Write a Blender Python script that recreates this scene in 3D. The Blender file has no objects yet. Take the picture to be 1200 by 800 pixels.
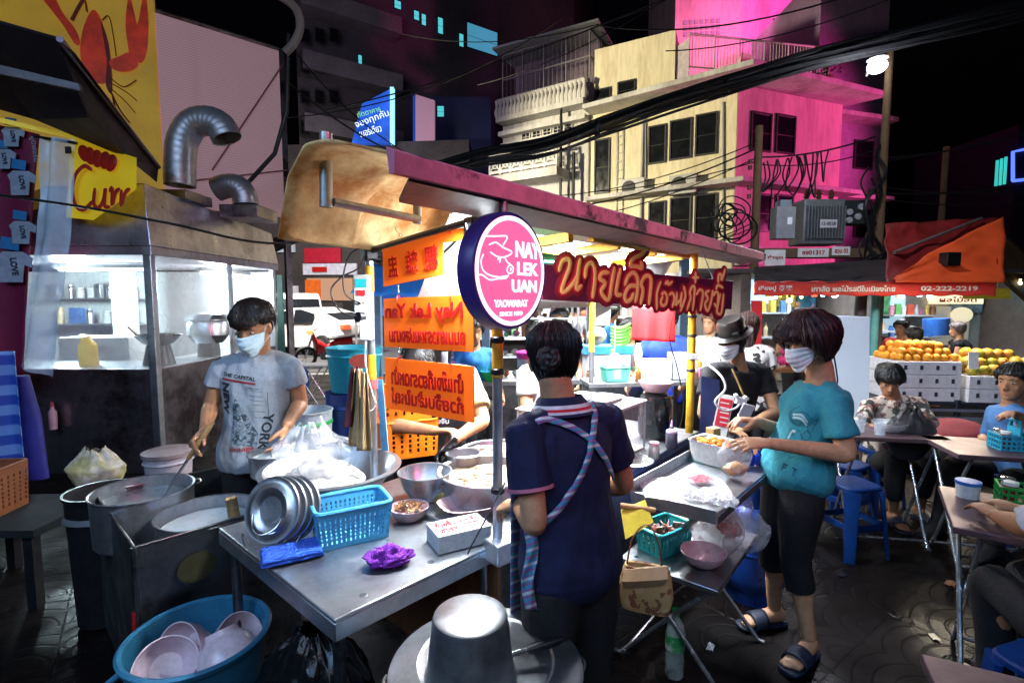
import bpy,bmesh,math,random
from math import sin,cos,pi,radians as R
from mathutils import Vector as V,Matrix as MX,noise
from mathutils.bvhtree import BVHTree
random.seed(7)
sc=bpy.context.scene
COL=sc.collection
#  camera frame (used to lay the street out in metres)
F,TH,CH=600.0,R(4.76),1.63
CS,SN=cos(TH),sin(TH)
def ray(px,py):
 u=(px-600)/F;v=(400-py)/F
 return V((u,CS+v*SN,-SN+v*CS))
def P(px,py,Y):
 d=ray(px,py);t=Y/d.y
 return V((d.x*t,Y,CH+d.z*t))
def G(px,py,z):
 d=ray(px,py);t=(z-CH)/d.z
 return V((d.x*t,d.y*t,z))
def on(px,py,p0,p1):
 d=ray(px,py);n=V((-(p1[1]-p0[1]),p1[0]-p0[0],0))
 o=V((0,0,CH));t=n.dot(V((p0[0],p0[1],0))-o)/n.dot(d)
 return o+d*t
#  materials
MATS={}
def mat(name,col,rough=.5,metal=0.,var=.18,scale=6.,bump=0.,bscale=30.,emit=0.,ecol=None,trans=0.,alpha=1.,col2=None,thr=.6,rvar=.15,sss=0.,stretch=None,ior=1.45,coat=0.,soft=.12,grime=.22):
 if name in MATS:return MATS[name]
 m=bpy.data.materials.new(name);m.use_nodes=True
 nt=m.node_tree;N=nt.nodes;L=nt.links;b=N['Principled BSDF']
 tc=N.new('ShaderNodeTexCoord');src=tc.outputs['Object']
 if stretch:
  mp=N.new('ShaderNodeMapping');mp.inputs['Scale'].default_value=stretch;L.new(src,mp.inputs['Vector']);src=mp.outputs['Vector']
 n1=N.new('ShaderNodeTexNoise');n1.inputs['Scale'].default_value=scale;n1.inputs['Detail'].default_value=6;n1.inputs['Roughness'].default_value=.62
 L.new(src,n1.inputs['Vector'])
 rp=N.new('ShaderNodeValToRGB');e=rp.color_ramp.elements
 c=V(col[:3])
 e[0].position=.3;e[1].position=.7
 e[0].color=(*(c*(1-var)),1);e[1].color=(*[min(1,x*(1+var))for x in c],1)
 L.new(n1.outputs['Fac'],rp.inputs['Fac']);out=rp.outputs['Color']
 if col2:
  n2=N.new('ShaderNodeTexNoise');n2.inputs['Scale'].default_value=scale*.6;n2.inputs['Detail'].default_value=8;n2.inputs['Roughness'].default_value=.7
  L.new(src,n2.inputs['Vector'])
  r2=N.new('ShaderNodeValToRGB');r2.color_ramp.elements[0].position=thr-soft/2;r2.color_ramp.elements[1].position=thr+soft/2
  L.new(n2.outputs['Fac'],r2.inputs['Fac'])
  mx=N.new('ShaderNodeMixRGB');L.new(r2.outputs['Color'],mx.inputs[0]);L.new(out,mx.inputs[1]);mx.inputs[2].default_value=(*col2[:3],1)
  out=mx.outputs[0]
 if grime and not emit:
  n4=N.new('ShaderNodeTexNoise');n4.inputs['Scale'].default_value=scale*4.3+3;n4.inputs['Detail'].default_value=9;n4.inputs['Roughness'].default_value=.75;L.new(src,n4.inputs['Vector'])
  r4=N.new('ShaderNodeMapRange');r4.inputs['From Min'].default_value=.36;r4.inputs['From Max'].default_value=.56;r4.inputs['To Min'].default_value=1-grime;r4.inputs['To Max'].default_value=1.;L.new(n4.outputs['Fac'],r4.inputs['Value'])
  m4=N.new('ShaderNodeMixRGB');m4.blend_type='MULTIPLY';m4.inputs[0].default_value=1;L.new(out,m4.inputs[1]);L.new(r4.outputs['Result'],m4.inputs[2]);out=m4.outputs[0]
 L.new(out,b.inputs['Base Color'])
 mr=N.new('ShaderNodeMapRange');mr.inputs['To Min'].default_value=max(.02,rough-rvar);mr.inputs['To Max'].default_value=min(1,rough+rvar)
 n3=N.new('ShaderNodeTexNoise');n3.inputs['Scale'].default_value=scale*2.3;n3.inputs['Detail'].default_value=5;L.new(src,n3.inputs['Vector'])
 L.new(n3.outputs['Fac'],mr.inputs['Value']);L.new(mr.outputs['Result'],b.inputs['Roughness'])
 b.inputs['Metallic'].default_value=metal;b.inputs['IOR'].default_value=ior
 if bump:
  nb=N.new('ShaderNodeTexNoise');nb.inputs['Scale'].default_value=bscale;nb.inputs['Detail'].default_value=6;L.new(src,nb.inputs['Vector'])
  bp=N.new('ShaderNodeBump');bp.inputs['Strength'].default_value=bump;bp.inputs['Distance'].default_value=.01
  L.new(nb.outputs['Fac'],bp.inputs['Height']);L.new(bp.outputs['Normal'],b.inputs['Normal'])
 if emit:
  if ecol is None:L.new(out,b.inputs['Emission Color'])
  else:b.inputs['Emission Color'].default_value=(*ecol[:3],1)
  b.inputs['Emission Strength'].default_value=emit
 b.inputs['Transmission Weight'].default_value=trans;b.inputs['Alpha'].default_value=alpha
 b.inputs['Coat Weight'].default_value=coat
 if sss:b.inputs['Subsurface Weight'].default_value=sss;b.inputs['Subsurface Radius'].default_value=(.012,.005,.003)
 MATS[name]=m
 return m
def plastic_film(name,col=(.9,.9,.92),a=.3,rough=.15,bump=.5,bs=30):
 if name in MATS:return MATS[name]
 m=bpy.data.materials.new(name);m.use_nodes=True;nt=m.node_tree;N=nt.nodes;L=nt.links;b=N['Principled BSDF']
 tr=N.new('ShaderNodeBsdfTransparent');mx=N.new('ShaderNodeMixShader');tc=N.new('ShaderNodeTexCoord')
 n=N.new('ShaderNodeTexNoise');n.inputs['Scale'].default_value=bs*.5;n.inputs['Detail'].default_value=8;L.new(tc.outputs['Object'],n.inputs['Vector'])
 mr=N.new('ShaderNodeMapRange');mr.inputs['From Min'].default_value=.35;mr.inputs['From Max'].default_value=.68;mr.inputs['To Min'].default_value=a*.45;mr.inputs['To Max'].default_value=min(1,a*1.6)
 L.new(n.outputs['Fac'],mr.inputs['Value']);L.new(mr.outputs['Result'],mx.inputs[0])
 nb=N.new('ShaderNodeTexNoise');nb.inputs['Scale'].default_value=bs;nb.inputs['Detail'].default_value=5;L.new(tc.outputs['Object'],nb.inputs['Vector'])
 bp=N.new('ShaderNodeBump');bp.inputs['Strength'].default_value=bump;bp.inputs['Distance'].default_value=.02
 L.new(nb.outputs['Fac'],bp.inputs['Height']);L.new(bp.outputs['Normal'],b.inputs['Normal'])
 b.inputs['Base Color'].default_value=(*col,1);b.inputs['Roughness'].default_value=rough
 L.new(tr.outputs[0],mx.inputs[1]);L.new(b.outputs[0],mx.inputs[2]);L.new(mx.outputs[0],N['Material Output'].inputs['Surface'])
 MATS[name]=m;return m
def pattern(name,kind,cols,scale=10,rough=.7,emit=0,metal=0,rot=(0,0,0),thr=None):
 if name in MATS:return MATS[name]
 m=bpy.data.materials.new(name);m.use_nodes=True;nt=m.node_tree;N=nt.nodes;L=nt.links;b=N['Principled BSDF']
 tc=N.new('ShaderNodeTexCoord');mp=N.new('ShaderNodeMapping');L.new(tc.outputs['Object'],mp.inputs['Vector']);mp.inputs['Rotation'].default_value=rot
 def mix(f,a,c):
  x=N.new('ShaderNodeMixRGB');L.new(f,x.inputs[0])
  for i,q in((1,a),(2,c)):
   if hasattr(q,'links'):L.new(q,x.inputs[i])
   else:x.inputs[i].default_value=(*q,1)
  return x.outputs[0]
 def step(o,lo,hi):
  r=N.new('ShaderNodeValToRGB');r.color_ramp.elements[0].position=lo;r.color_ramp.elements[1].position=hi;L.new(o,r.inputs['Fac']);return r.outputs['Color']
 def wave(d,s,dist=0.):
  w=N.new('ShaderNodeTexWave');w.bands_direction=d;w.inputs['Scale'].default_value=s;w.inputs['Distortion'].default_value=dist;L.new(mp.outputs[0],w.inputs['Vector']);return w.outputs['Fac']
 def nz(s,d=3):
  n=N.new('ShaderNodeTexNoise');n.inputs['Scale'].default_value=s;n.inputs['Detail'].default_value=d;L.new(mp.outputs[0],n.inputs['Vector']);return n.outputs['Fac']
 if kind=='stripes':out=mix(step(wave('Z',scale),.45,.55),cols[0],cols[1])
 elif kind=='corrugated':out=mix(wave('Z',scale),cols[0],cols[1])
 elif kind=='plaid':
  a=mix(step(wave('X',scale),.5,.6),cols[0],cols[1]);c=mix(step(wave('Z',scale*1.3),.6,.7),a,cols[2]);out=mix(step(wave('Z',scale*.6),.85,.9),c,cols[3])
 elif kind=='blotch':
  a=mix(step(nz(scale),.5,.53),cols[0],cols[1]);out=mix(step(nz(scale*1.7,2),.58,.6),a,cols[2])
 elif kind=='flowers':
  vo=N.new('ShaderNodeTexVoronoi');vo.inputs['Scale'].default_value=scale;L.new(mp.outputs[0],vo.inputs['Vector'])
  out=mix(step(vo.outputs['Distance'],.3,.36),cols[1],cols[0]);out=mix(step(nz(scale*2.2,2),.55,.57),out,cols[2])
 if kind=='corrugated':
  bp=N.new('ShaderNodeBump');bp.inputs['Strength'].default_value=.6;L.new(wave('Z',scale),bp.inputs['Height']);L.new(bp.outputs[0],b.inputs['Normal'])
 out=mix(nz(3.3,6),out,out);L.new(out,b.inputs['Base Color']);b.inputs['Roughness'].default_value=rough;b.inputs['Metallic'].default_value=metal
 if emit:L.new(out,b.inputs['Emission Color']);b.inputs['Emission Strength'].default_value=emit
 MATS[name]=m;return m
#  objects
def tag(o,label=None,cat=None,group=None,kind=None):
 if label:o['label']=label
 if cat:o['category']=cat
 if group:o['group']=group
 if kind:o['kind']=kind
 return o
def T(name,label,cat,loc=(0,0,0),rz=0.,group=None):
 o=bpy.data.objects.new(name,None);COL.objects.link(o);o.location=loc;o.rotation_euler=(0,0,rz);o.empty_display_size=.1
 return tag(o,label,cat,group)
def dup(root,loc,rz=None,label=None,scale=None):
 def cp(o,par):
  c=o.copy();COL.objects.link(c);c.parent=par
  for ch in[x for x in KIDS.get(o.name,[])]:KIDS.setdefault(c.name,[]).append(cp(ch,c))
  return c
 c=cp(root,None);c.location=loc
 if rz is not None:c.rotation_euler=(0,0,rz)
 if label:c['label']=label
 if scale:c.scale=(scale,)*3
 return c
KIDS={}
def lmat(o):
 return MX.Translation(o.location)@o.rotation_euler.to_matrix().to_4x4()
def wmat(o):
 m=lmat(o)
 return wmat(o.parent)@m if o.parent else m
def link(name,me,mats,parent=None,world=False,mod=None):
 o=bpy.data.objects.new(name,me);COL.objects.link(o)
 for m in(mats if isinstance(mats,(list,tuple))else[mats]):me.materials.append(m)
 if parent:
  o.parent=parent;KIDS.setdefault(parent.name,[]).append(o)
  if world:me.transform(wmat(parent).inverted())
 elif len(me.vertices):
  xs=[v.co for v in me.vertices]
  c=V(((min(p.x for p in xs)+max(p.x for p in xs))/2,(min(p.y for p in xs)+max(p.y for p in xs))/2,min(p.z for p in xs)))
  me.transform(MX.Translation(-c));o.location=c
 return o
class MB:
 def __init__(s):s.v=[];s.f=[];s.m=[];s.mi=0;s.X=None
 def add(s,vs,fs):
  k=len(s.v);s.v+=[(s.X@V(v))if s.X else V(v)for v in vs]
  s.f+=[tuple(i+k for i in f)for f in fs];s.m+=[s.mi]*len(fs);return s
 def use(s,i):s.mi=i;return s
 def box(s,c,d,rz=0.,rx=0.,ry=0.,taper=1.):
  x,y,z=(q/2 for q in d);m=MX.Translation(V(c))@MX.Rotation(rz,4,'Z')@MX.Rotation(rx,4,'X')@MX.Rotation(ry,4,'Y')
  vs=[m@V((a*x*(taper if e>0 else 1),b*y*(taper if e>0 else 1),e*z))for e in(-1,1)for a,b in((-1,-1),(1,-1),(1,1),(-1,1))]
  return s.add(vs,[(3,2,1,0),(4,5,6,7),(0,1,5,4),(1,2,6,5),(2,3,7,6),(3,0,4,7)])
 def hexa(s,lo,hi):
  return s.add(list(lo)+list(hi),[(3,2,1,0),(4,5,6,7),(0,1,5,4),(1,2,6,5),(2,3,7,6),(3,0,4,7)])
 def slab(s,pts,th):
  pts=[V(p)for p in pts];n=V((0,0,0));k=len(pts)
  for i in range(k):n+=(pts[i]-pts[0]).cross(pts[(i+1)%k]-pts[0])
  n=n.normalized()*th
  return s.add(pts+[p+n for p in pts],[tuple(range(k))[::-1],tuple(range(k,2*k))]+[(i,(i+1)%k,k+(i+1)%k,k+i)for i in range(k)])
 def tube(s,pts,r,n=8,closed=False,cap=True,flat=None,fdir=None):
  pts=[V(p)for p in pts];k=len(pts);rs=r if isinstance(r,(list,tuple))else[r]*k
  up=None;vs=[];
  for i,p in enumerate(pts):
   a=pts[i-1]if(i or closed)else pts[0];b=pts[(i+1)%k]if(i<k-1 or closed)else pts[-1]
   t=(b-a).normalized()if(b-a).length>1e-9 else V((0,0,1))
   if fdir is not None:y=V(fdir);x=t.cross(y).normalized();y=x.cross(t).normalized()
   else:
    if up is None:up=V((0,0,1))if abs(t.z)<.9 else V((1,0,0))
    x=up.cross(t).normalized()if up.cross(t).length>1e-6 else t.orthogonal().normalized();y=t.cross(x).normalized();up=y
   q=rs[i];rx,ry=q if isinstance(q,(tuple,list))else(q,q*(flat or 1))
   vs+=[p+x*(rx*cos(2*pi*j/n))+y*(ry*sin(2*pi*j/n))for j in range(n)]
  fs=[(i*n+j,i*n+(j+1)%n,((i+1)%k)*n+(j+1)%n,((i+1)%k)*n+j)for i in range(k if closed else k-1)for j in range(n)]
  if cap and not closed:fs+=[tuple(range(n))[::-1],tuple(range((k-1)*n,k*n))]
  return s.add(vs,fs)
 def cyl(s,p0,p1,r0,r1=None,n=20):return s.tube([p0,p1],[r0,r0 if r1 is None else r1],n)
 def lathe(s,prof,c=(0,0,0),n=32,M=None,sx=1.,sy=1.,cap=True):
  c=V(c);vs=[];fs=[];k=len(prof)
  for r,z in prof:
   for j in range(n):
    p=V((r*sx*cos(2*pi*j/n),r*sy*sin(2*pi*j/n),z));vs.append(c+(M@p if M else p))
  for i in range(k-1):
   for j in range(n):fs.append((i*n+j,i*n+(j+1)%n,(i+1)*n+(j+1)%n,(i+1)*n+j))
  if cap and prof[0][0]>1e-6:fs.append(tuple(range(n))[::-1])
  if cap and prof[-1][0]>1e-6:fs.append(tuple(range((k-1)*n,k*n)))
  return s.add(vs,fs)
 def ball(s,c,r,nu=16,nv=10,M=None,jit=0.):
  r=r if isinstance(r,(tuple,list))else(r,)*3;c=V(c);vs=[];fs=[]
  for i in range(nv+1):
   for j in range(nu):
    a=pi*i/nv;b=2*pi*j/nu;p=V((r[0]*sin(a)*cos(b),r[1]*sin(a)*sin(b),-r[2]*cos(a)))
    if jit:p*=1+jit*noise.noise(p*(2.2/max(r))+c*7)
    vs.append(c+(M@p if M else p))
  for i in range(nv):
   for j in range(nu):fs.append((i*nu+j,i*nu+(j+1)%nu,(i+1)*nu+(j+1)%nu,(i+1)*nu+j))
  return s.add(vs,fs)
 def grid(s,fn,nu,nv,wrap=False):
  vs=[V(fn(i/(nu if wrap else nu-1),j/(nv-1)))for j in range(nv)for i in range(nu)]
  m=nu if wrap else nu-1
  return s.add(vs,[(j*nu+i,j*nu+(i+1)%nu,(j+1)*nu+(i+1)%nu,(j+1)*nu+i)for j in range(nv-1)for i in range(m)])
 def loft(s,secs,n=24,cap=True,pw=2.):
  vs=[];k=len(secs)
  for c,x,y in secs:
   for j in range(n):
    a=2*pi*j/n;ca,sa=cos(a),sin(a);e=2./pw
    vs.append(V(c)+V(x)*(abs(ca)**e*(1 if ca>0 else-1))+V(y)*(abs(sa)**e*(1 if sa>0 else-1)))
  fs=[(i*n+j,i*n+(j+1)%n,(i+1)*n+(j+1)%n,(i+1)*n+j)for i in range(k-1)for j in range(n)]
  if cap:fs+=[tuple(range(n))[::-1],tuple(range((k-1)*n,k*n))]
  return s.add(vs,fs)
 def mesh(s,name='mesh',weld=True,fixn=True):
  me=bpy.data.meshes.new(name);me.from_pydata([tuple(v)for v in s.v],[],s.f);me.polygons.foreach_set('material_index',s.m)
  if weld or fixn:
   bm=bmesh.new();bm.from_mesh(me)
   if weld:bmesh.ops.remove_doubles(bm,verts=bm.verts,dist=1e-5)
   if fixn:bmesh.ops.recalc_face_normals(bm,faces=bm.faces)
   bm.to_mesh(me);bm.free()
  me.update();return me
 def build(s,name,mats,parent=None,world=True,smooth=35,bevel=0,solid=0,sub=0,weld=True):
  me=s.mesh(name,weld=weld)
  o=link(name,me,mats,parent,world)
  if smooth:me.shade_smooth();me.set_sharp_from_angle(angle=R(smooth))
  if solid:d=o.modifiers.new('solid','SOLIDIFY');d.thickness=solid;d.offset=0
  if bevel:
   d=o.modifiers.new('bevel','BEVEL');d.width=bevel;d.segments=2;d.limit_method='ANGLE';d.angle_limit=R(40);d.harden_normals=False
  if sub:d=o.modifiers.new('sub','SUBSURF');d.levels=d.render_levels=sub
  return o
def cr(pts,n=6,closed=False):
 k=len(pts);out=[];L=[tuple(p)for p in pts]
 for i in range(k if closed else k-1):
  q=[L[(i+j)%k]if closed else L[min(max(i+j,0),k-1)]for j in(-1,0,1,2)]
  for m in range(n):
   t=m/n;out.append(tuple(.5*((2*b)+(c-a)*t+(2*a-5*b+4*c-d)*t*t+(3*b-a-3*c+d)*t**3)for a,b,c,d in zip(*q)))
 if not closed:out.append(L[-1])
 return out
def bezt(p0,p1,sag=0.,n=12,side=(0,0,0)):
 p0,p1,side=V(p0),V(p1),V(side)
 return[p0.lerp(p1,i/n)+(V((0,0,-sag))+side)*(4*(i/n)*(1-i/n))for i in range(n+1)]
DG=lambda:bpy.context.evaluated_depsgraph_get()
def remeshed(mb,voxel,smooth=4,name='body'):
 me=mb.mesh(name,weld=False,fixn=True);o=bpy.data.objects.new('tmp',me);COL.objects.link(o)
 d=o.modifiers.new('r','REMESH');d.mode='VOXEL';d.voxel_size=voxel
 if smooth:d=o.modifiers.new('s','SMOOTH');d.iterations=smooth;d.factor=.5
 m2=bpy.data.meshes.new_from_object(o.evaluated_get(DG()));m2.name=name
 bpy.data.objects.remove(o);bpy.data.meshes.remove(me);m2.materials.clear();m2.shade_smooth();return m2
def crumple(me,amp,sc_=8.,seed=0.,stretch=(1,1,1),fold=0.):
 n=len(me.vertices);S=V(stretch)*sc_;co=[0.]*(3*n);no=[0.]*(3*n);o=V((seed,seed*1.7,seed*.3));o2=V((9,3,1));nz=noise.noise
 me.vertices.foreach_get('co',co);me.vertex_normals.foreach_get('vector',no)
 for i in range(0,3*n,3):
  q=V((co[i]*S.x,co[i+1]*S.y,co[i+2]*S.z))+o;h=nz(q)+.5*nz(q*2.1)
  if fold:h+=fold*(1-2*abs(nz(q*.7+o2)))
  h*=amp;co[i]+=no[i]*h;co[i+1]+=no[i+1]*h;co[i+2]+=no[i+2]*h
 me.vertices.foreach_set('co',co);me.update();return me
def frame(o,x,y):
 x=V(x).normalized();y=V(y).normalized();z=x.cross(y).normalized();y=z.cross(x)
 m=MX.Identity(4)
 for i in range(3):m[i][0]=x[i];m[i][1]=y[i];m[i][2]=z[i];m[i][3]=o[i]
 return m
def text(body,name,m,X,W=None,H=None,parent=None,bold=0.,depth=.002,align='C',mirror=False,shear=0.,target=None,off=.003):
 cu=bpy.data.curves.new('t','FONT');cu.body=body;cu.offset=bold;cu.extrude=.01;cu.shear=shear;cu.resolution_u=3
 o=bpy.data.objects.new('t',cu);COL.objects.link(o);me=bpy.data.meshes.new_from_object(o.evaluated_get(DG()));bpy.data.objects.remove(o);me.materials.clear()
 if not me.vertices:return None
 xs=[v.co.x for v in me.vertices];ys=[v.co.y for v in me.vertices];w=max(xs)-min(xs);h=max(ys)-min(ys)
 sx=W/w if W else None;sy=H/h if H else None;sx=sx or sy;sy=sy or sx
 cx=(min(xs)+max(xs))/2 if align=='C' else min(xs);cy=(min(ys)+max(ys))/2
 par=list(range(len(me.vertices)))
 def fd(a):
  while par[a]!=a:par[a]=par[par[a]];a=par[a]
  return a
 for e in me.edges:par[fd(e.vertices[0])]=fd(e.vertices[1])
 ids={}
 for v in me.vertices:
  k=ids.setdefault(fd(v.index),len(ids));z=depth*(1.15+.12*(k%4))if v.co.z>0 else 0.
  p=X@V((((v.co.x-cx)*sx)*(-1 if mirror else 1),(v.co.y-cy)*sy,z))
  if target:
   zd=X.to_3x3()@V((0,0,1));hit=target.ray_cast(p+zd*.3,-zd,.6)
   if hit[0]:p=hit[0]+hit[1].normalized()*0+zd*(off+z)
  v.co=p
 if mirror:me.flip_normals()
 return link(name,me,m,parent,True)
def strokes(lines,X,r,sx=1.,sy=1.,ox=0.,oy=0.,flat=.35,n=8,sm=4,lift=0.):
 mb=MB();z=(X.to_3x3()@V((0,0,1))).normalized()
 for l in lines:
  pts=cr([(p[0],p[1])for p in l],sm)if sm>1 else l
  W=[X@V(((p[0]-ox)*sx,(oy-p[1])*sy,lift))for p in pts]
  k=len(W);mb.tube(W,[r*(.75 if i in(0,k-1)else 1)for i in range(k)],n,flat=flat,fdir=z)
  mb.ball(W[0],(r*.74,)*3,8,6,M=X.to_3x3()@MX.Diagonal((1,1,flat)));mb.ball(W[-1],(r*.74,)*3,8,6,M=X.to_3x3()@MX.Diagonal((1,1,flat)))
 return mb
#  people
HS=[(-.115,.022,.070,.030),(-.108,.034,.084,.012),(-.09,.046,.090,-.016),(-.065,.055,.088,-.045),(-.04,.061,.086,-.07),(-.015,.067,.084,-.084),(.01,.071,.0845,-.092),(.035,.074,.088,-.097),(.06,.0735,.085,-.097),(.082,.064,.070,-.086),(.1,.044,.045,-.062),(.112,.016,.012,-.03)]
def hsec(z):
 z=min(max(z,HS[0][0]),HS[-1][0])
 for a,b in zip(HS,HS[1:]):
  if z<=b[0]:
   t=(z-a[0])/(b[0]-a[0]);return[a[i]+(b[i]-a[i])*t for i in(1,2,3)]
def hpt(az,z,d=0.):
 w,f,b=hsec(z);s,c=sin(az),cos(az);e=.88
 x=(w+d)*(abs(s)**e)*(1 if s>0 else-1);y=(f+b)/2+((f-b)/2+d)*(abs(c)**e)*(1 if c>0 else-1)
 return V((x,y,z))
def cuff(mb,pts,n=12):mb.tube([p for p,r in pts],[r for p,r in pts],n)
def hand(mb,w,d,nrm,side,s=1.,curl=.5,spread=.10,thumb=.6,pinch=0.):
 d=V(d).normalized();nrm=V(nrm);nrm=(nrm-d*nrm.dot(d)).normalized();x=d.cross(nrm).normalized()*side
 w=V(w)
 mb.loft([(w-d*.02*s,x*.026*s,nrm*.019*s),(w+d*.02*s,x*.032*s,nrm*.017*s),(w+d*.06*s,x*.041*s,nrm*.016*s),(w+d*.088*s,x*.040*s,nrm*.013*s),(w+d*.098*s,x*.034*s,nrm*.010*s)],14)
 for i,(off,L,r)in enumerate(((.031,.072,.0085),(.0105,.080,.0088),(-.0105,.074,.0085),(-.031,.058,.0075))):
  p=w+d*(.088-.004*abs(i-1))*s+x*off*s;dr=(d+x*(off*spread/.03)).normalized();pts=[p-dr*.02*s,p];a=curl*(.75+.12*i)+pinch*(1 if i<2 else-.3)
  ax=None
  for seg in(.45,.31,.24):
   dr=(dr*cos(a)+nrm*sin(a)).normalized();nn=(nrm*cos(a)-dr*sin(a));p=p+dr*L*seg*s;pts.append(p)
   a*=.85
  mb.tube(pts,[r*s*k for k in(1.05,1.1,1.0,.93,.72)],8)
  mb.ball(pts[-1],r*s*.74,8,6)
 p=w+d*.022*s+x*.024*s;dr=(d*.75+x*(.62)+nrm*(.25+.4*curl)).normalized();pts=[p,p+dr*.036*s];dr=(dr+d*.35+nrm*.35*thumb-x*.25*thumb).normalized();pts.append(pts[-1]+dr*.03*s);dr=(dr+d*.25-x*.25*thumb).normalized();pts.append(pts[-1]+dr*.024*s)
 mb.tube(pts,[r*s for r in(.014,.0115,.0105,.0078)],8);mb.ball(pts[-1],.008*s,8,6)
def person(name,label,J,skin,s=1.,vox=.006,look=None,headup=(0,0,1),fwd=None,legs=True,group=None,nose=True,cw=1.,belly=0.,bust=0.,hands=('R','L'),handkw={},sleeve=.5,shirt=None,shirtm=None,pants=None,pantsm=None,hem=-.06,hair=None,hairm=None,mask=None,shoes=None,eyes=True,scale_arm=1.,neckline=.97,wrinkle=.006,pantlen=1.,flare=.016):
 root=T(name,label,'person',(J['hip'].x,J['hip'].y,0),0,group)
 hip,neck,head=V(J['hip']),V(J['neck']),V(J['head']);sL,sR=V(J['sL']),V(J['sR'])
 side=(sR-sL).normalized();sw=(sR-sL).length/2;up=(neck-hip).normalized()
 f=V(fwd)if fwd else up.cross(side)
 f=(f-up*f.dot(up)).normalized();hs=V(J['hside']).normalized()if 'hside' in J else side
 H=(neck-hip).length
 prof=[(-.16,.085,.075),(-.06,.160,.108),(.02,.172,.115),(.2,.158,.105),(.42,.140,.097),(.6,.152,.105),(.76,.166,.112),(.87,.80*sw/s+.03,.096),(.95,.105,.075),(1.,.066,.062)]
 def torso(mb,d,lo,hi,n=26):
  secs=[]
  ts=[t for t,_,_ in prof]
  import bisect
  k=16
  for i in range(k+1):
   t=lo+(hi-lo)*i/k;j=min(max(bisect.bisect(ts,t)-1,0),len(prof)-2);a,b=prof[j],prof[j+1];q=min(max((t-a[0])/(b[0]-a[0]),0),1)
   dd=d+(flare*max(0,.55-t)if d>.007 else 0);rx=(a[1]+(b[1]-a[1])*q)*s*cw+dd;ry=(a[2]+(b[2]-a[2])*q)*s*cw+dd
   w=min(max(t,0),1);sd=(hs.lerp(side,w)).normalized();ff=up.cross(sd).normalized()
   if ff.dot(f)<0:ff=-ff
   c=hip+(neck-hip)*t+ff*(belly*math.exp(-((t-.3)/.25)**2)*.5)
   ry+=belly*math.exp(-((t-.3)/.25)**2)
   secs.append((c,sd*rx,ff*ry))
  mb.loft(secs,n,pw=2.25)
  for e,S_ in((-1,sL),(1,sR)):
   if hi>.5:mb.tube([neck-up*.055*s+side*e*.035*s,(neck-up*.055*s).lerp(S_,.6)+up*.004,S_-side*e*.01],[(.050*s+d)if d>0 else .040*s,(.047*s+d)if d>0 else .036*s,(.045*s+d)if d>0 else .034*s],12)
  if bust and hi>.5:
   for e in(-1,1):mb.ball(hip+(neck-hip)*.68+side*e*.075*s+f*(.038*s+bust),(.082*s+d*.7,.075*s+d*.6,.085*s+d*.7),14,10)
 hd=V(look if look is not None else f).normalized();hu=V(headup);hx=hd.cross(hu).normalized();hu=hx.cross(hd).normalized()
 HM=frame(head,hx,hd);HM=MX(((hx.x,hd.x,hu.x,head.x),(hx.y,hd.y,hu.y,head.y),(hx.z,hd.z,hu.z,head.z),(0,0,0,1)))@MX.Diagonal((s,s,s,1))
 mb=MB();torso(mb,-.008,-.16,.995)
 nb=HM@V((0,-.02,-.05))
 mb.tube([neck-up*.05*s,neck+(nb-neck)*.4-f*.0,nb],[.068*s,.056*s,.054*s],16)
 mb.X=HM;mb.loft([(V((0,(fr+bk)/2,z)),V((w,0,0)),V((0,(fr-bk)/2,0)))for z,w,fr,bk in HS],28,pw=2.2)
 if nose:
  mb.tube([(0,.078,.016),(0,.09,-.008),(0,.104,-.036),(0,.088,-.046)],[.007,.0095,.0125,.009],8)
  mb.ball((0.011,.092,-.04),.009,8,6);mb.ball((-.011,.092,-.04),.009,8,6)
  mb.ball((0,.085,-.07),(.021,.009,.0065),10,6);mb.ball((0,.083,-.08),(.018,.009,.006),10,6)
  mb.ball((0,.079,-.104),(.018,.012,.012),10,6)
  for e in(-1,1):mb.ball((e*.034,.073,.024),(.02,.012,.006),10,6);mb.ball((e*.042,.060,-.03),(.017,.013,.017),10,6)
 for e in(-1,1):mb.ball((e*.074,-.012,-.012),(.009,.019,.031),10,8,M=MX.Rotation(e*-.35,3,'Z'));mb.ball((e*.071,-.004,-.038),(.008,.009,.01),8,6)
 mb.X=None
 for k,sg in(('R',1),('L',-1)):
  S,E,W=V(J['s'+k]),V(J['e'+k]),V(J['w'+k])
  ua=(E-S);fa=(W-E)
  pts=cr([tuple(S-ua*.05)+(.042*s,),tuple(S+ua*.25)+(.046*s,),tuple(S+ua*.65)+(.043*s,),tuple(E)+(.037*s,),tuple(E+fa*.25)+(.039*s,),tuple(E+fa*.7)+(.030*s,),tuple(W)+(.025*s,)],4)
  mb.tube([p[:3]for p in pts],[p[3]*scale_arm for p in pts],14);mb.ball(S,.041*s,12,8)
  if 'h'+k in J:hand(mb,W,J['h'+k],J['n'+k],sg,s*.98,**handkw.get(k,{}))
 feet=[]
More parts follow.
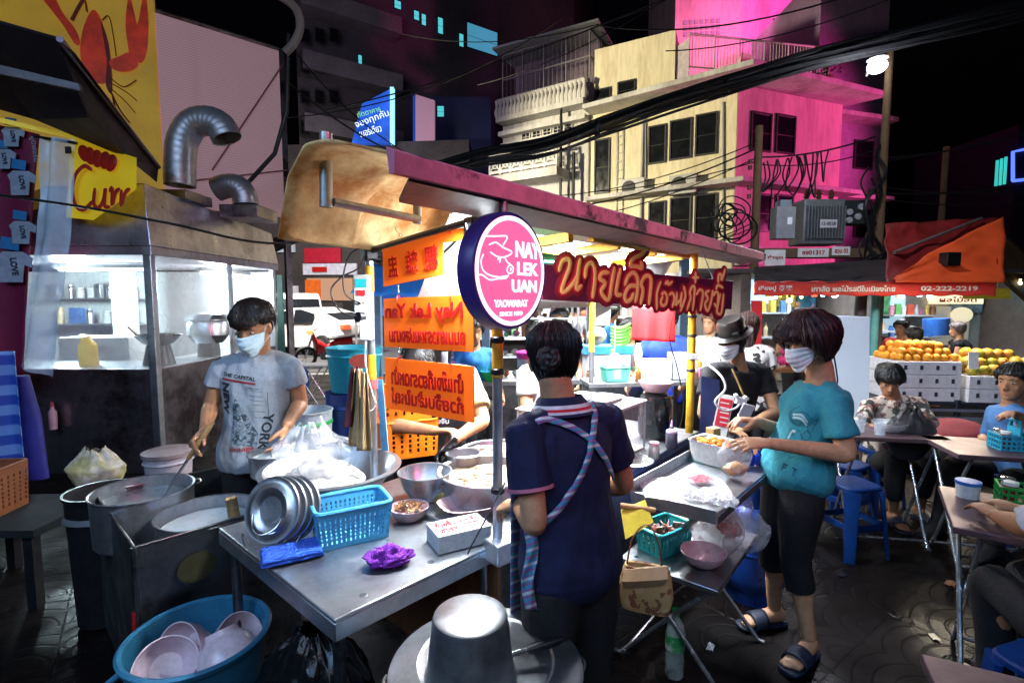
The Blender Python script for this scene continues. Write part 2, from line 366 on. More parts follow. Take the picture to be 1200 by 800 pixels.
 if legs:
  for k,sg in(('R',1),('L',-1)):
   h0=hip+hs*sg*.088*s-up*.02;K=V(J['k'+k])if 'k'+k in J else V((h0.x,h0.y,.47*s));A=V(J['a'+k])if 'a'+k in J else V((K.x,K.y,.085*s))
   td=V(J['t'+k]).normalized()if 't'+k in J else V((f.x,f.y,0)).normalized()
   th=K-h0;ca=A-K;bk=-td
   pts=cr([tuple(h0)+(.082*s,),tuple(h0+th*.3)+(.080*s,),tuple(h0+th*.75)+(.06*s,),tuple(K)+(.052*s,),tuple(K+ca*.28+bk*.012)+(.053*s,),tuple(K+ca*.65)+(.039*s,),tuple(A)+(.033*s,)],4)
   mb.tube([p[:3]for p in pts],[p[3]for p in pts],16)
   upv=V((0,0,1));sx=td.cross(upv).normalized();a0=V((A.x,A.y,0));g=A.z-.085*s
   b0=a0+upv*max(0,g)
   mb.loft([(b0-td*.055*s+upv*.035*s,sx*.025*s,upv*.028*s),(b0-td*.02*s+upv*.045*s,sx*.034*s,upv*.045*s),(b0+td*.06*s+upv*.036*s,sx*.038*s,upv*.032*s),(b0+td*.12*s+upv*.022*s,sx*.045*s,upv*.018*s),(b0+td*.16*s+upv*.016*s,sx*.043*s,upv*.013*s)],14)
   for i in range(5):
    tp=b0+td*(.158-.008*abs(i-1)**1.5)*s+sx*sg*(-.034+.017*i)*s+upv*.014*s;mb.tube([tp-td*.02*s,tp+td*.022*s],[.010*s,(.011 if i==0 else .0085)*s],8);mb.ball(tp+td*.022*s,.0085*s,8,6)
   feet.append((b0,td,sx,A,K,h0,sg))
 body=link('body',remeshed(mb,vox,3),skin,root,True)
 bvh=None
 if shirtm:
  mb=MB();torso(mb,.010,hem,neckline)
  for k in('R','L'):
   S,E,W=V(J['s'+k]),V(J['e'+k]),V(J['w'+k]);ua=E-S;fa=W-E
   mb.ball(S-up*.006,.050*s,14,10)
   if sleeve<=1:mb.tube([S-ua*.08,S+ua*sleeve*.5,S+ua*sleeve],[.053*s,.059*s,.064*s],16)
   else:mb.tube([S-ua*.1,S+ua*.5,E,E+fa*(sleeve-1)],[.053*s,.057*s,.053*s,.045*s],16)
  me=remeshed(mb,max(vox,.006),5,'shirt');crumple(me,wrinkle*s*1.15,8,random.random()*50,(1,1,.5),.9);crumple(me,wrinkle*s*.45,20,random.random()*50,(1.2,1.2,.6),1.3)
  me.shade_smooth();bvh=BVHTree.FromPolygons([v.co.copy()for v in me.vertices],[tuple(p.vertices)for p in me.polygons])
  so=link('shirt',me,shirtm,root,True)
 if pantsm and legs:
  mb=MB();torso(mb,-.002,-.17,.04)
  for b0,td,sx,A,K,h0,sg in feet:
   th=K-h0;ca=A-K;pl=pantlen
   pts=[(h0,.094*s),(h0+th*.35,.092*s),(h0+th*.8,.072*s),(K,.066*s)]
   if pl<1:pts=[(h0,.096*s),(h0+th*.5*pl,.092*s),(h0+th*pl,.078*s)]
   elif pl>1:pts+=[(K+ca*.35,.063*s),(K+ca*(pl-1),.052*s)]
   q_=cr([tuple(a)+(b,)for a,b in pts],4);mb.tube([p[:3]for p in q_],[p[3]for p in q_],16)
  me=remeshed(mb,max(vox,.007),4,'trousers');crumple(me,.005*s,7,random.random()*50,(1,1,.6),.7);link('trousers',me,pantsm,root,True)
 ir=mat('eye iris',(.02,.012,.008),.15);ew=mat('eye white',(.42,.40,.39),.3);bw=mat('eyebrow hair',(.015,.011,.009),.7)
 if eyes:
  for e in(-1,1):
   mb=MB();mb.X=HM;mb.ball((e*.032,.0745,.003),(.0140,.0080,.0046),12,8);eo=mb.build('eye',ew,root)
   mb=MB();mb.X=HM;mb.ball((e*.032,.0805,.0025),(.0060,.0035,.0047),10,6);mb.build('iris',ir,eo)
   mb=MB();mb.X=HM;mb.tube([(e*.014,.086,.022),(e*.032,.084,.028),(e*.05,.070,.022)],[.003,.0042,.002],6,flat=.7);mb.build('eyebrow',bw,root)
  mb=MB();mb.X=HM;mb.tube([(-.024,.085,-.0745),(-.01,.0935,-.074),(.01,.0935,-.074),(.024,.085,-.0745)],[.0012,.0018,.0018,.0012],6);mb.build('lips',mat('lip shadow',(.22,.07,.06),.5),root)
 if hair:build_hair(root,HM,hairm,**{'ns':700 if vox<=.007 else 120,**hair})
 if mask:build_mask(root,HM,mask)
 if shoes:
  for b0,td,sx,A,K,h0,sg in feet:
   up3=V((0,0,1));mb=MB()
   if shoes=='sandal':
    mb.loft([(b0+td*q*s-up3*.006,sx*w*s,up3*.011)for q,w in((-.075,.012),(-.06,.034),(0,.04),(.07,.045),(.14,.052),(.185,.045),(.2,.02))],16,pw=2.6)
    fo=mb.build('sandal',mat('navy rubber',(.012,.018,.045),.55),root,bevel=.003)
    mb=MB();mb.grid(lambda u,v:b0+td*(.055+.075*v)*s+sx*(.056*cos(pi*u))*s+up3*(.004+.062*sin(pi*u)**.8*(1-.25*v))*s,17,5);mb.build('strap',mat('navy rubber',(.012,.018,.045),.55),fo,solid=.005)
   else:
    mb.loft([(b0-td*.075*s+up3*.035,sx*.03,up3*.035),(b0-td*.03*s+up3*.05,sx*.042,up3*.055),(b0+td*.06*s+up3*.04,sx*.045,up3*.045),(b0+td*.14*s+up3*.028,sx*.052,up3*.03),(b0+td*.2*s+up3*.02,sx*.035,up3*.02)],16);mb.build('shoe',mat('black shoe',(.015,.015,.017),.5),root)
 return dict(root=root,HM=HM,bvh=bvh,up=up,f=f,side=side,hip=hip,neck=neck,s=s,feet=feet)
def build_hair(root,HM,m,front=.062,side=-.02,back=-.085,thick=.012,puff=.0,fringe=None,bun=None,part=0.,seed=1.,name='hair',sideback=None,taper=.25,ns=120):
 def zmin(a):
  a=abs(a);pts=[(0,front),(.55,front-.004),(.95,front*.55+side*.45),(1.35,side),(1.75,(side+back)/2 if sideback is None else sideback),(2.2,back),(pi,back)]
  for p,q in zip(pts,pts[1:]):
   if a<=q[0]:t=(a-p[0])/(q[0]-p[0]);t=t*t*(3-2*t);return p[1]+(q[1]-p[1])*t
  return back
 def fn(u,v,d=0.):
  a=-pi+2*pi*u;zt=.118+thick*.9;z0=zmin(a)+.006*noise.noise(V((a*9,seed,0)))
  q=(1-v);ang=q
  z=z0+(zt-z0)*(1-(1-q)**1.6)
  zz=min(z,.112);k=max(0.,(z-.098))/.04
  st=noise.noise(V((sin(a)*9,cos(a)*9,z*5+seed)))*.45+noise.noise(V((sin(a)*21,cos(a)*21,z*6+seed*2)))*.42
  th=thick*(1+st)+puff*math.exp(-((z-(-.02))/.07)**2)*(1 if abs(a)>.8 else .3)
  th*=1 if z>z0+.035 else taper+(1-taper)*max(0,(z-z0)/.035)
  lowz=max(min(z,.112),-.062);p=hpt(a,lowz,th)
  if z<-.062:p.z=z;w=1-.25*((-.062-z)/.08);p.x*=w;p.y=p.y
  if z>.1:r=max(0.,1-((z-.1)/(zt-.1))**1.5)**.5;c=V((0,-.02,0));b=hpt(a,.1,th);p=V((c.x+(b.x)*r,-.01+(b.y+.01)*r,z))
  return HM@p
 mb=MB();mb.grid(lambda u,v:fn(u,v),120,40,wrap=True)
 o=mb.build(name,m,root,smooth=0,solid=.004);o.data.shade_smooth()
 rnd=random.Random(seed*13);mb=MB()
 for i in range(ns):
  u=rnd.random();v0=rnd.uniform(.15,.75);v1=min(1.0,v0+rnd.uniform(.25,.6));k=7;du=rnd.uniform(-.02,.02);pts=[]
  for j in range(k):
   t=j/(k-1);p=fn((u+du*t)%1,v0+(v1-v0)*t);c=HM@V((0,-.01,0));n=(p-c).normalized();pts.append(p+n*(.001+.0055*sin(pi*t)*rnd.random()+(.004*t if v1>.98 else 0)))
  mb.tube(pts,[.0014*(.5+.5*sin(pi*min(1,.15+.8*j/(k-1))))for j in range(k)],4,cap=False)
 mb.build('loose_strands',m,o)
 if fringe:
  mb=MB()
  for i in range(fringe['n']):
   t=i/(fringe['n']-1);a=fringe['a0']+(fringe['a1']-fringe['a0'])*t;zb=fringe['z']+rnd.uniform(-.008,.008)+fringe.get('arc',0)*(2*t-1)**2
   pts=[hpt(a*.8,.1,.012),hpt(a,.075,.016),hpt(a*1.02,.045,.015),hpt(a*1.04,zb,.013)]
   mb.tube([HM@V(p)for p in cr(pts,3)],[(.008,.003)]*9+[(.0025,.0015)],6,fdir=(HM.to_3x3()@V((sin(a),cos(a),0))))
  mb.build('fringe',m,o)
 if bun:
  c,r=V(bun[0]),bun[1];mb=MB();mb.X=HM
  def bf(u,v):
   a=2*pi*u;b=2*pi*v;tw=.012*sin(a*2+b*1.0)*0+.0018*sin(b*9+a*3);rr=r*.55;q=r*.5+tw;ax=V(bun[2])if len(bun)>2 else V((0,-1,.2));ax=ax.normalized();x=ax.orthogonal().normalized();y=ax.cross(x)
   return c+(x*cos(a)+y*sin(a))*(rr+q*cos(b))+ax*(q*sin(b)*1.1)
  mb.grid(bf,40,24,wrap=True);mb.ball(c,r*.6,12,8);mb.build('hair_bun',m,root)
def build_mask(root,HM,m,loops=True):
 mb=MB()
 def fn(u,v):
  a=(-1+2*u)*1.2;z=.004-.128*v-.02*abs(-1+2*u)**2*(1-2*v)*-.0
  zt=-.002-.012*(2*u-1)**2;zb=-.122+.050*abs(2*u-1)**2.2;z=zt+(zb-zt)*v
  lo=max(z,-.095);nb=.037*math.exp(-(a/.36)**2)*math.exp(-((v-.33)/.42)**2)+.0105
  p=hpt(a,lo,nb);p.z=z
  pl=.0016*sin(v*pi*9)*max(0,1-abs(2*u-1)**4);p+=V((sin(a),cos(a),0))*pl
  if v<.12:p+=V((0,.004*math.exp(-(a/.25)**2),0))
  return HM@p
 mb.grid(fn,40,34);mo=mb.build('face_mask',m,root,smooth=60,solid=.0025)
 for e in(-1,1):
  mb=MB();pts=[HM@hpt(e*1.2,-.014,.008),HM@V((e*.078,.02,.004)),HM@V((e*.083,-.02,.014)),HM@V((e*.083,-.034,-.01)),HM@V((e*.078,-.01,-.045)),HM@hpt(e*1.2,-.07,.008)]
  mb.tube(cr(pts,4),.0017,6);mb.build('ear_loop',mat('mask elastic',(.8,.8,.82),.6),mo)
#  shared materials
steel=mat('brushed stainless steel',(.72,.75,.79),.33,.95,.10,4,.07,90,rvar=.14,col2=(.52,.54,.57),thr=.62,soft=.3)
steel_d=mat('dull stove steel',(.26,.28,.30),.38,1.,.3,4,.2,40,col2=(.07,.07,.075),thr=.58)
alu=mat('worn aluminium',(.66,.69,.73),.34,.95,.14,7,.07,50,rvar=.12)
chrome=mat('polished tube steel',(.75,.77,.80),.22,.9,.08,10)
booth_m=mat('grimy booth steel',(.26,.23,.25),.33,.85,.3,2.2,.15,12,col2=(.08,.06,.065),thr=.55)
black_m=mat('black plastic',(.012,.012,.014),.38,0,.3,20,.1)
blackbag=mat('black refuse plastic',(.008,.008,.01),.22,0,.2,20,.9,14)
whitep=mat('white plastic',(.78,.79,.8),.4,0,.05,10)
greyp=mat('grey painted metal',(.3,.31,.32),.5,.3,.15,10)
redp=mat('red enamel',(.55,.02,.025),.4)
orange_m=mat('orange acrylic board',(.78,.115,.005),.5,0,.15,3,emit=.5)  # emission added to the boards to make up for missing lamp light
redtx=mat('red board lettering',(.55,.008,.005),.5,0,.3,30)
yellowp=mat('yellow painted steel',(.78,.42,.03),.42,.1,.2,12,col2=(.3,.14,.03),thr=.66)
wood=mat('light wood',(.5,.3,.12),.55,0,.25,14,.1,stretch=(1,1,6))
darkwood=mat('dark wood panel',(.16,.065,.025),.5,0,.3,6,.1,stretch=(6,6,1))
glass=plastic_film('clear acrylic pane',(.85,.9,.95),.16,.06,.1,6)
filmbag=plastic_film('thin clear bag plastic',(.92,.93,.96),.34,.12,.5,16)
steamed=plastic_film('steamed kitchen glass',(.8,.9,.95),.3,.3,.1,3)
skinA=mat('tan skin',(.46,.215,.11),.5,0,.14,9,.12,160,sss=.12)
skinB=mat('fair warm skin',(.60,.31,.17),.48,0,.12,9,.12,160,sss=.14)
hairK=mat('black hair',(.010,.009,.009),.46,0,.4,40,.3,90,stretch=(1,1,.25))
hairR=mat('dark maroon hair',(.024,.006,.007),.48,0,.4,40,.3,90,stretch=(1,1,.25))
maskb=mat('pale blue mask fabric',(.62,.78,.88),.7,0,.04,20,.05,200)
maskw=mat('white mask fabric',(.82,.83,.85),.7,0,.04,20,.05,200)
cable_m=mat('black cable rubber',(.010,.010,.011),.45,0,.3,10)
blue_st=mat('blue stool plastic',(.004,.036,.19),.36,0,.15,6)
teal_p=mat('teal plastic',(.02,.40,.42),.35,0,.1,8)
pink_p=mat('pale pink melamine',(.82,.52,.56),.28,0,.06,8,coat=.2)
def lamp_m(name,c,e):return mat(name,c,.5,0,0,1,emit=e,ecol=c)
tube_em=lamp_m('lit fluorescent tube',(.92,.97,1.),9.)
#  ground
def ground_mat():
 m=bpy.data.materials.new('wet stamped paving');m.use_nodes=True;nt=m.node_tree;N=nt.nodes;L=nt.links;b=N['Principled BSDF']
 tc=N.new('ShaderNodeTexCoord');mp=N.new('ShaderNodeMapping');mp.inputs['Scale'].default_value=(2.9,2.9,2.9);mp.inputs['Rotation'].default_value=(0,0,R(-36));L.new(tc.outputs['Object'],mp.inputs[0])
 nw=N.new('ShaderNodeTexNoise');nw.inputs['Scale'].default_value=3;L.new(mp.outputs[0],nw.inputs['Vector'])
 fr=N.new('ShaderNodeVectorMath');fr.operation='FRACTION';L.new(mp.outputs[0],fr.inputs[0])
 mul=N.new('ShaderNodeVectorMath');mul.operation='MULTIPLY';mul.inputs[1].default_value=(1,1,0);L.new(fr.outputs[0],mul.inputs[0])
 ds=N.new('ShaderNodeVectorMath');ds.operation='DISTANCE';ds.inputs[1].default_value=(.5,0,0);L.new(mul.outputs[0],ds.inputs[0])
 def M(op,a,c):
  n=N.new('ShaderNodeMath');n.operation=op
  for i,q in enumerate((a,c)):
   if hasattr(q,'links'):L.new(q,n.inputs[i])
   else:n.inputs[i].default_value=q
  return n.outputs[0]
 rg=M('PINGPONG',M('MULTIPLY',ds.outputs['Value'],4.6),.5)
 sx=N.new('ShaderNodeSeparateXYZ');L.new(fr.outputs[0],sx.inputs[0])
 ed=M('MINIMUM',M('MINIMUM',sx.outputs[0],M('SUBTRACT',1.,sx.outputs[0])),M('MINIMUM',sx.outputs[1],M('SUBTRACT',1.,sx.outputs[1])))
 g=M('MINIMUM',M('MULTIPLY',rg,1.),M('MULTIPLY',ed,9.))
 gr=N.new('ShaderNodeMapRange');gr.inputs['From Min'].default_value=.02;gr.inputs['From Max'].default_value=.13;L.new(g,gr.inputs['Value'])
 n1=N.new('ShaderNodeTexNoise');n1.inputs['Scale'].default_value=1.3;n1.inputs['Detail'].default_value=8;n1.inputs['Roughness'].default_value=.7;L.new(tc.outputs['Object'],n1.inputs['Vector'])
 rp=N.new('ShaderNodeValToRGB');rp.color_ramp.elements[0].position=.3;rp.color_ramp.elements[1].position=.75;rp.color_ramp.elements[0].color=(.0025,.0017,.0017,1);rp.color_ramp.elements[1].color=(.011,.0072,.0068,1);L.new(n1.outputs['Fac'],rp.inputs['Fac'])
 mx=N.new('ShaderNodeMixRGB');mx.blend_type='MIX';L.new(gr.outputs['Result'],mx.inputs[0]);mx.inputs[1].default_value=(.004,.003,.003,1);L.new(rp.outputs['Color'],mx.inputs[2]);L.new(mx.outputs[0],b.inputs['Base Color'])
 n2=N.new('ShaderNodeTexNoise');n2.inputs['Scale'].default_value=2.1;n2.inputs['Detail'].default_value=7;L.new(tc.outputs['Object'],n2.inputs['Vector'])
 mr=N.new('ShaderNodeMapRange');mr.inputs['From Min'].default_value=.38;mr.inputs['From Max'].default_value=.62;mr.inputs['To Min'].default_value=.26;mr.inputs['To Max'].default_value=.75;L.new(n2.outputs['Fac'],mr.inputs['Value']);L.new(mr.outputs['Result'],b.inputs['Roughness'])
 n3=N.new('ShaderNodeTexNoise');n3.inputs['Scale'].default_value=60;n3.inputs['Detail'].default_value=6;L.new(tc.outputs['Object'],n3.inputs['Vector'])
 bp=N.new('ShaderNodeBump');bp.inputs['Strength'].default_value=.35;bp.inputs['Distance'].default_value=.005;L.new(gr.outputs['Result'],bp.inputs['Height'])
 b2=N.new('ShaderNodeBump');b2.inputs['Strength'].default_value=.35;b2.inputs['Distance'].default_value=.004;L.new(n3.outputs['Fac'],b2.inputs['Height']);L.new(bp.outputs[0],b2.inputs['Normal']);L.new(b2.outputs[0],b.inputs['Normal']);b.inputs['Specular IOR Level'].default_value=.10
 return m
def sheet(name,x0,y0,x1,y1,z,m):return tag(MB().add([(x0,y0,z),(x1,y0,z),(x1,y1,z),(x0,y1,z)],[(0,1,2,3)]).build(name,m,smooth=0),kind='structure')
sheet('ground',-220,-40,220,300,-.13,mat('dark city ground',(.03,.03,.032),.7,0,.3,.5))
tag(MB().hexa([(-9,-4,-.125),(16,-4,-.125),(16,13,-.125),(-9,10.5,-.125)],[(-9,-4,0),(16,-4,0),(16,13,0),(-9,10.5,0)]).build('pavement',ground_mat(),smooth=0),kind='structure')
tag(MB().hexa([(-40,10.6,-.129),(16,13.1,-.129),(16,14.6,-.129),(-40,26,-.129)],[(-40,10.6,-.12),(16,13.1,-.12),(16,14.6,-.12),(-40,26,-.12)]).build('road',mat('worn asphalt',(.055,.055,.058),.55,0,.25,3,.4,90,col2=(.03,.03,.03),thr=.6),smooth=0),kind='structure')
tag(MB().hexa([(-9.2,10.2,-.12),(16,12.7,-.12),(16,13,-.12),(-9.2,10.5,-.12)],[(-9.2,10.5,.012),(16,13.,.012),(16,13.14,.012),(-9.2,10.64,.012)]).build('kerb',mat('kerb stone',(.3,.29,.27),.7,0,.2,6,.3),smooth=0,bevel=.02),kind='structure')
#  buildings
dk=mat('unlit window glass',(.008,.009,.012),.12,0,.3,2)
cream=mat('cream plaster',(.74,.65,.44),.8,0,.10,1.2,.2,30,col2=(.56,.46,.28),thr=.6,stretch=(1,1,.16),soft=.2)
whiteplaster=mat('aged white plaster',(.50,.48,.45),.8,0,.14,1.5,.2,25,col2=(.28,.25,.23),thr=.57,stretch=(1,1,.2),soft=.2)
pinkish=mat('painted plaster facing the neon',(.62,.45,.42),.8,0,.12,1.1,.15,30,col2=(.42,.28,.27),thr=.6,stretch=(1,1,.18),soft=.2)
framem=mat('dark window frame',(.02,.018,.018),.5)
def window(par,p0,p1,x0,x1,y0,y1,glassm=dk,rail=True,fr=framem,out=.03,split=False,tilt=0.):
 n=V((p1[1]-p0[1],-(p1[0]-p0[0]),0)).normalized()
 if n.y>0:n=-n
 xm=(x0+x1)/2
 a,b=on(x0,(y0+y1)/2,p0,p1),on(x1,(y0+y1)/2,p0,p1);zt,zb=on(xm,y0,p0,p1).z,on(xm,y1,p0,p1).z
 d=(b-a);d.z=0;w=d.length;d.normalize();c=(a+b)/2;c.z=(zt+zb)/2;h=zt-zb
 X=frame(c+n*out,d,(0,0,1));mb=MB();mb.X=X;t=min(.05,w*.08)
 if X.to_3x3()@V((0,0,1))@n<0:pass
 for s in(-1,1):mb.box((s*(w/2-t/2),0,0),(t,h,.07));mb.box((0,s*(h/2-t/2),0),(w-2*t,t,.07))
 if split:mb.box((0,0,0),(t*.7,h-2*t,.05));mb.box((0,h*.18,.004),(w-2*t,t*.6,.045))
 else:mb.box((0,-h*.02,-.002),(w-2*t,t*.3,.03))
 f=mb.build('window',fr,par,smooth=0)
 mb=MB();mb.X=X;mb.box((0,0,-.012),(w-2*t,h-2*t,.012));mb.build('pane',glassm,f,smooth=0);return f
def wallblock(par,name,pts,z0,z1,m,top=True):
 return MB().slab([(p[0],p[1],z0)for p in pts],-(z1-z0)if False else(z1-z0)).build(name,m,par,smooth=0)
def block(par,name,pts,z0,z1,m):
 k=len(pts);lo=[(p[0],p[1],z0)for p in pts];hi=[(p[0],p[1],z1)for p in pts]
 return MB().add(lo+hi,[tuple(range(k))[::-1],tuple(range(k,2*k))]+[(i,(i+1)%k,k+(i+1)%k,k+i)for i in range(k)]).build(name,m,par,smooth=0)
def rail(par,a,b,z,h,m,n=24,r=.02,name='railing',balusters=False):
 mb=MB();a,b=V((a[0],a[1],z)),V((b[0],b[1],z))
 mb.tube([a+V((0,0,h)),b+V((0,0,h))],r*1.6,6);mb.tube([a+V((0,0,.06)),b+V((0,0,.06))],r*1.2,6)
 for i in range(n+1):
  p=a.lerp(b,i/n)
  if balusters:mb.lathe([(r*1.6,0),(r*2.6,h*.3),(r*1.2,h*.7),(r*2.2,h)],p,8)
  else:mb.tube([p,p+V((0,0,h))],r*(1.4 if i%8==0 else .7),5)
 return mb.build(name,m,par,smooth=40)
c0=V((6.8,16,0));cl=V((2.8,18.65,0));cr_=V((11.0,17.64,0));back=V((4,2.5,0))
yb=T('corner_building','cream corner shophouse washed in magenta neon light, dark shuttered windows','building',(7,18,0))
nA=V((-.552,-.834,0));nB=V((.36,-.93,0))
block(yb,'wall',[cl,c0,cr_,cr_+V((-2.2,6,0)),cl+V((2.2,3.3,0))],0,8.05,[cream])
def ledge(par,pts,z,out,th,m,name='ledge'):
 mb=MB();q=[V(p)for p in pts]
 mb.slab([(p.x,p.y,z)for p in q],th);return mb.build(name,m,par,smooth=0,bevel=.02)
mb=MB()
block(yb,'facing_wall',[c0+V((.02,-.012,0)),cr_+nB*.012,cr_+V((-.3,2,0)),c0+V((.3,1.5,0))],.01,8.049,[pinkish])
for z,o,th in((8.06,.75,.16),(5.05,.45,.14)):
 cc=c0+nA*o+nB*o
 ledge(yb,[cl+nA*.02,cl+nA*o,cc,cr_+nB*o+V((o,0,0)),cr_+V((.1,.3,0)),c0+V((0,.6,0)),cl+V((.4,.4,0))],z,o,th,whiteplaster)
block(yb,'parapet',[c0+V((.1,.1,0)),cr_+V((0,.1,0)),cr_+V((-.1,.35,0)),c0+V((.1,.35,0))],8.225,8.9,pinkish)
block(yb,'upper_storey',[cl+V((.1,.05,0)),cl+V((2.5,-1.3,0)),cl+V((3.5,1.,0)),cl+V((1.5,3,0))],8.22,10.3,cream)
for x0,x1,y0,y1 in((697,716,104,126),(724,745,95,117)):window(yb,cl+V((.1,.05,0)),cl+V((2.5,-1.3,0)),x0,x1,y0,y1)
for x0,x1,y0,y1 in((760,781,147,192),(785,811,140,187),(815,841,133,182),(760,780,236,285),(785,810,231,283),(814,840,227,281),(697,715,163,227)):window(yb,cl,c0,x0,x1,y0,y1)
for x0,x1,y0,y1 in((879,903,132,178),(908,931,135,181),(884,903,227,272),(908,928,228,272)):window(yb,c0+nB*.012,cr_+nB*.012,x0,x1,y0,y1)
rail(yb,c0+V((-1.2,.9,0)),cr_+V((-.4,.2,0)),8.9,1.05,mat('pale railing',(.5,.42,.45),.5),46)
rail(yb,cl+V((2.6,-1.2,0)),c0+V((-1.2,.9,0)),8.3,1.5,mat('pale railing',(.5,.42,.45),.5),30)
mb=MB()
for s in(0,1):
 p=on(724+s*7,150,cl,c0)+nA*.06;mb.tube([(p.x,p.y,3.6),(p.x,p.y,7.6)],.02,6)
for i in range(14):
 z=3.8+i*.28;a=on(724,150,cl,c0)+nA*.06;b_=on(731,150,cl,c0)+nA*.06;mb.tube([(a.x,a.y,z),(b_.x,b_.y,z)],.013,5)
mb.build('wall_ladder',mat('grey galvanised',(.35,.35,.33),.5,.6),yb)
p=on(753,200,cl,c0)+nA*.06;MB().tube([(p.x,p.y,2.5),(p.x,p.y,8.0)],.05,8).build('downpipe',whiteplaster,yb)
acm=mat('air conditioner casing',(.45,.44,.42),.5,0,.15,5);acd=mat('dark fan grille',(.03,.03,.03),.6)
for px,py in((745,222),(803,218),(872,300)):
 q=on(px,py,cl if px<857 else c0,c0 if px<857 else cr_);n=nA if px<857 else nB;d=V((-n.y,n.x,0));X=frame(q+n*.2,d,(0,0,1));mb=MB();mb.X=X;mb.box((0,0,0),(.85,.6,.32));ac=mb.build('air_conditioner',acm,yb,bevel=.02);mb=MB();mb.X=X;mb.lathe([(0,.163),(.22,.163),(.24,.17),(.2,.175),(0,.17)],(-.12,0,0),24);mb.build('fan_grille',acd,ac)
for a,b in((on(757,228,cl,c0),on(757,130,cl,c0)),(on(848,290,cl,c0),on(848,120,cl,c0))):MB().tube([a+nA*.05,b+nA*.05],.025,6).build('conduit',greyp,yb)
pl=T('rooftop_plant','dark leafy potted plant on the ledge of the magenta lit corner building','plant',P(968,104,16.6))
MB().lathe([(.12,0),(.2,.35),(.18,.33),(.1,.1)],pl.location,14).build('pot',darkwood,pl)
mb=MB();rn=random.Random(3)
for i in range(260):
 d=V((rn.gauss(0,1),rn.gauss(0,1),rn.gauss(.2,1))).normalized()*rn.uniform(.15,.62);c=pl.location+V((0,0,.8))+V((d.x*.9,d.y*.7,d.z));a=V((rn.gauss(0,1),rn.gauss(0,1),rn.gauss(0,1))).normalized()*.08;b_=a.orthogonal().normalized()*.045
 mb.add([c-a,c+b_,c+a,c-b_],[(0,1,2,3)])
mb.build('foliage',mat('dark leaf',(.04,.06,.03),.5,0,.4,3),pl)
MB().tube([pl.location+V((0,0,.3)),pl.location+V((.05,0,1.))],.03,6).build('stem',darkwood,pl)
tw=T('rear_tower','tall plain tower block glowing magenta behind the cream corner building','building',(9.5,27,0))
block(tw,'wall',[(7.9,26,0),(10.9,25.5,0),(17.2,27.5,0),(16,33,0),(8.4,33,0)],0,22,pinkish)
window(tw,(10.9,25.5),(17.2,27.5),905,931,25,53)
mb=MB()
for i in range(7):
 for j in range(3):q=on(803+i*6.4,27-i*.4+j*7,(7.9,26),(10.9,25.5));mb.box(q,(.16,.1,.2))
mb.build('vent_blocks',mat('grey vent block',(.3,.3,.34),.6),tw)
pb=T('side_block','dark violet narrow block right of the corner building','building',(13,21,0))
block(pb,'wall',[(11.2,19.5,0),(14.4,20.5,0),(14,25,0),(11.2,25,0)],0,13.5,mat('violet block wall',(.3,.2,.32),.8,0,.2,.7))  # violet is the wall's own colour, varied at random
for y in(165,245):window(pb,(11.2,19.5),(14.4,20.5),1000,1022,y,y+34)
for z in(5.4,8.3):MB().box((12.7,19.6,z),(3.4,.8,.15),rz=.3).build('ledge',whiteplaster,pb,smooth=0)
w0=V((2.72,18.7,0));w1=V((-.35,20.73,0));wd=(w1-w0).normalized();wn=nA
wb=T('ornate_building','old white shophouse with lattice balcony and balustrade beside the cream building','building',(1.2,19.7,0))
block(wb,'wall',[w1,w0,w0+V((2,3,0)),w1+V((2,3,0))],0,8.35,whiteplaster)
def wstrip(z,out,th,name,m=whiteplaster,a=0.,b=1.):
 p,q=w0+(w1-w0)*a,w0+(w1-w0)*b;return block(wb,name,[q-wn*.02,q+wn*out,p+wn*out,p-wn*.02],z,z+th,m)
for z,o,th in((7.9,.35,.16),(8.37,.5,.18),(7.55,.2,.1),(5.0,.12,.1)):wstrip(z,o,th,'cornice')
rail(wb,w1+wn*.4,w0+wn*.4,8.56,.62,whiteplaster,22,.045,'balustrade',True)
wstrip(5.95,1.0,.3,'balcony_slab',whiteplaster,.2,.98)
for a_,b_ in((.2,.98),):
 mb=MB();p,q=w0+(w1-w0)*a_+wn*1.0,w0+(w1-w0)*b_+wn*1.0;n_=6
 for zz in(6.35,6.97):mb.tube([(p.x,p.y,zz),(q.x,q.y,zz)],.06,6)
 for i in range(n_+1):
  u=p.lerp(q,i/n_);mb.tube([(u.x,u.y,6.26),(u.x,u.y,7.0)],.045,6)
  if i<n_:
   v=p.lerp(q,(i+1)/n_);mb.tube([(u.x,u.y,6.37),(v.x,v.y,6.95)],.028,5);mb.tube([(u.x,u.y,6.95),(v.x,v.y,6.37)],.028,5);c=u.lerp(v,.5);mb.tube([(c.x+.13*cos(t)*wd.x,c.y+.13*cos(t)*wd.y,6.66+.17*sin(t))for t in[k*pi/5 for k in range(10)]],.026,5,closed=True)
 mb.build('balcony_lattice',mat('white lattice',(.68,.66,.62),.7),wb)
for i in range(5):window(wb,w0,w1,612+i*12.4,622+i*12.4,153-i*3,178-i*3,split=True,fr=whiteplaster)
mb=MB();a,b_=w1+V((0,0,9.2)),w0+V((0,0,9.2));c_=w0+V((1.6,2.6,9.2))
for p,q in((a,b_),(b_,c_)):
 for zz in(0,.9,1.8):mb.tube([p+V((0,0,zz)),q+V((0,0,zz))],.035,5)
 for i in range(21):u=p.lerp(q,i/20);mb.tube([u,u+V((0,0,1.8))],.04 if i%5==0 else .012,5)
mb.build('terrace_cage',mat('grey cage steel',(.25,.22,.24),.5,.5),wb)
block(wb,'cage_roof',[w1+V((-.4,-.5,0)),w0+V((.2,-.5,0)),w0+V((1.7,2.6,0)),w1+V((1.2,2.6,0))],11.02,11.1,greyp)
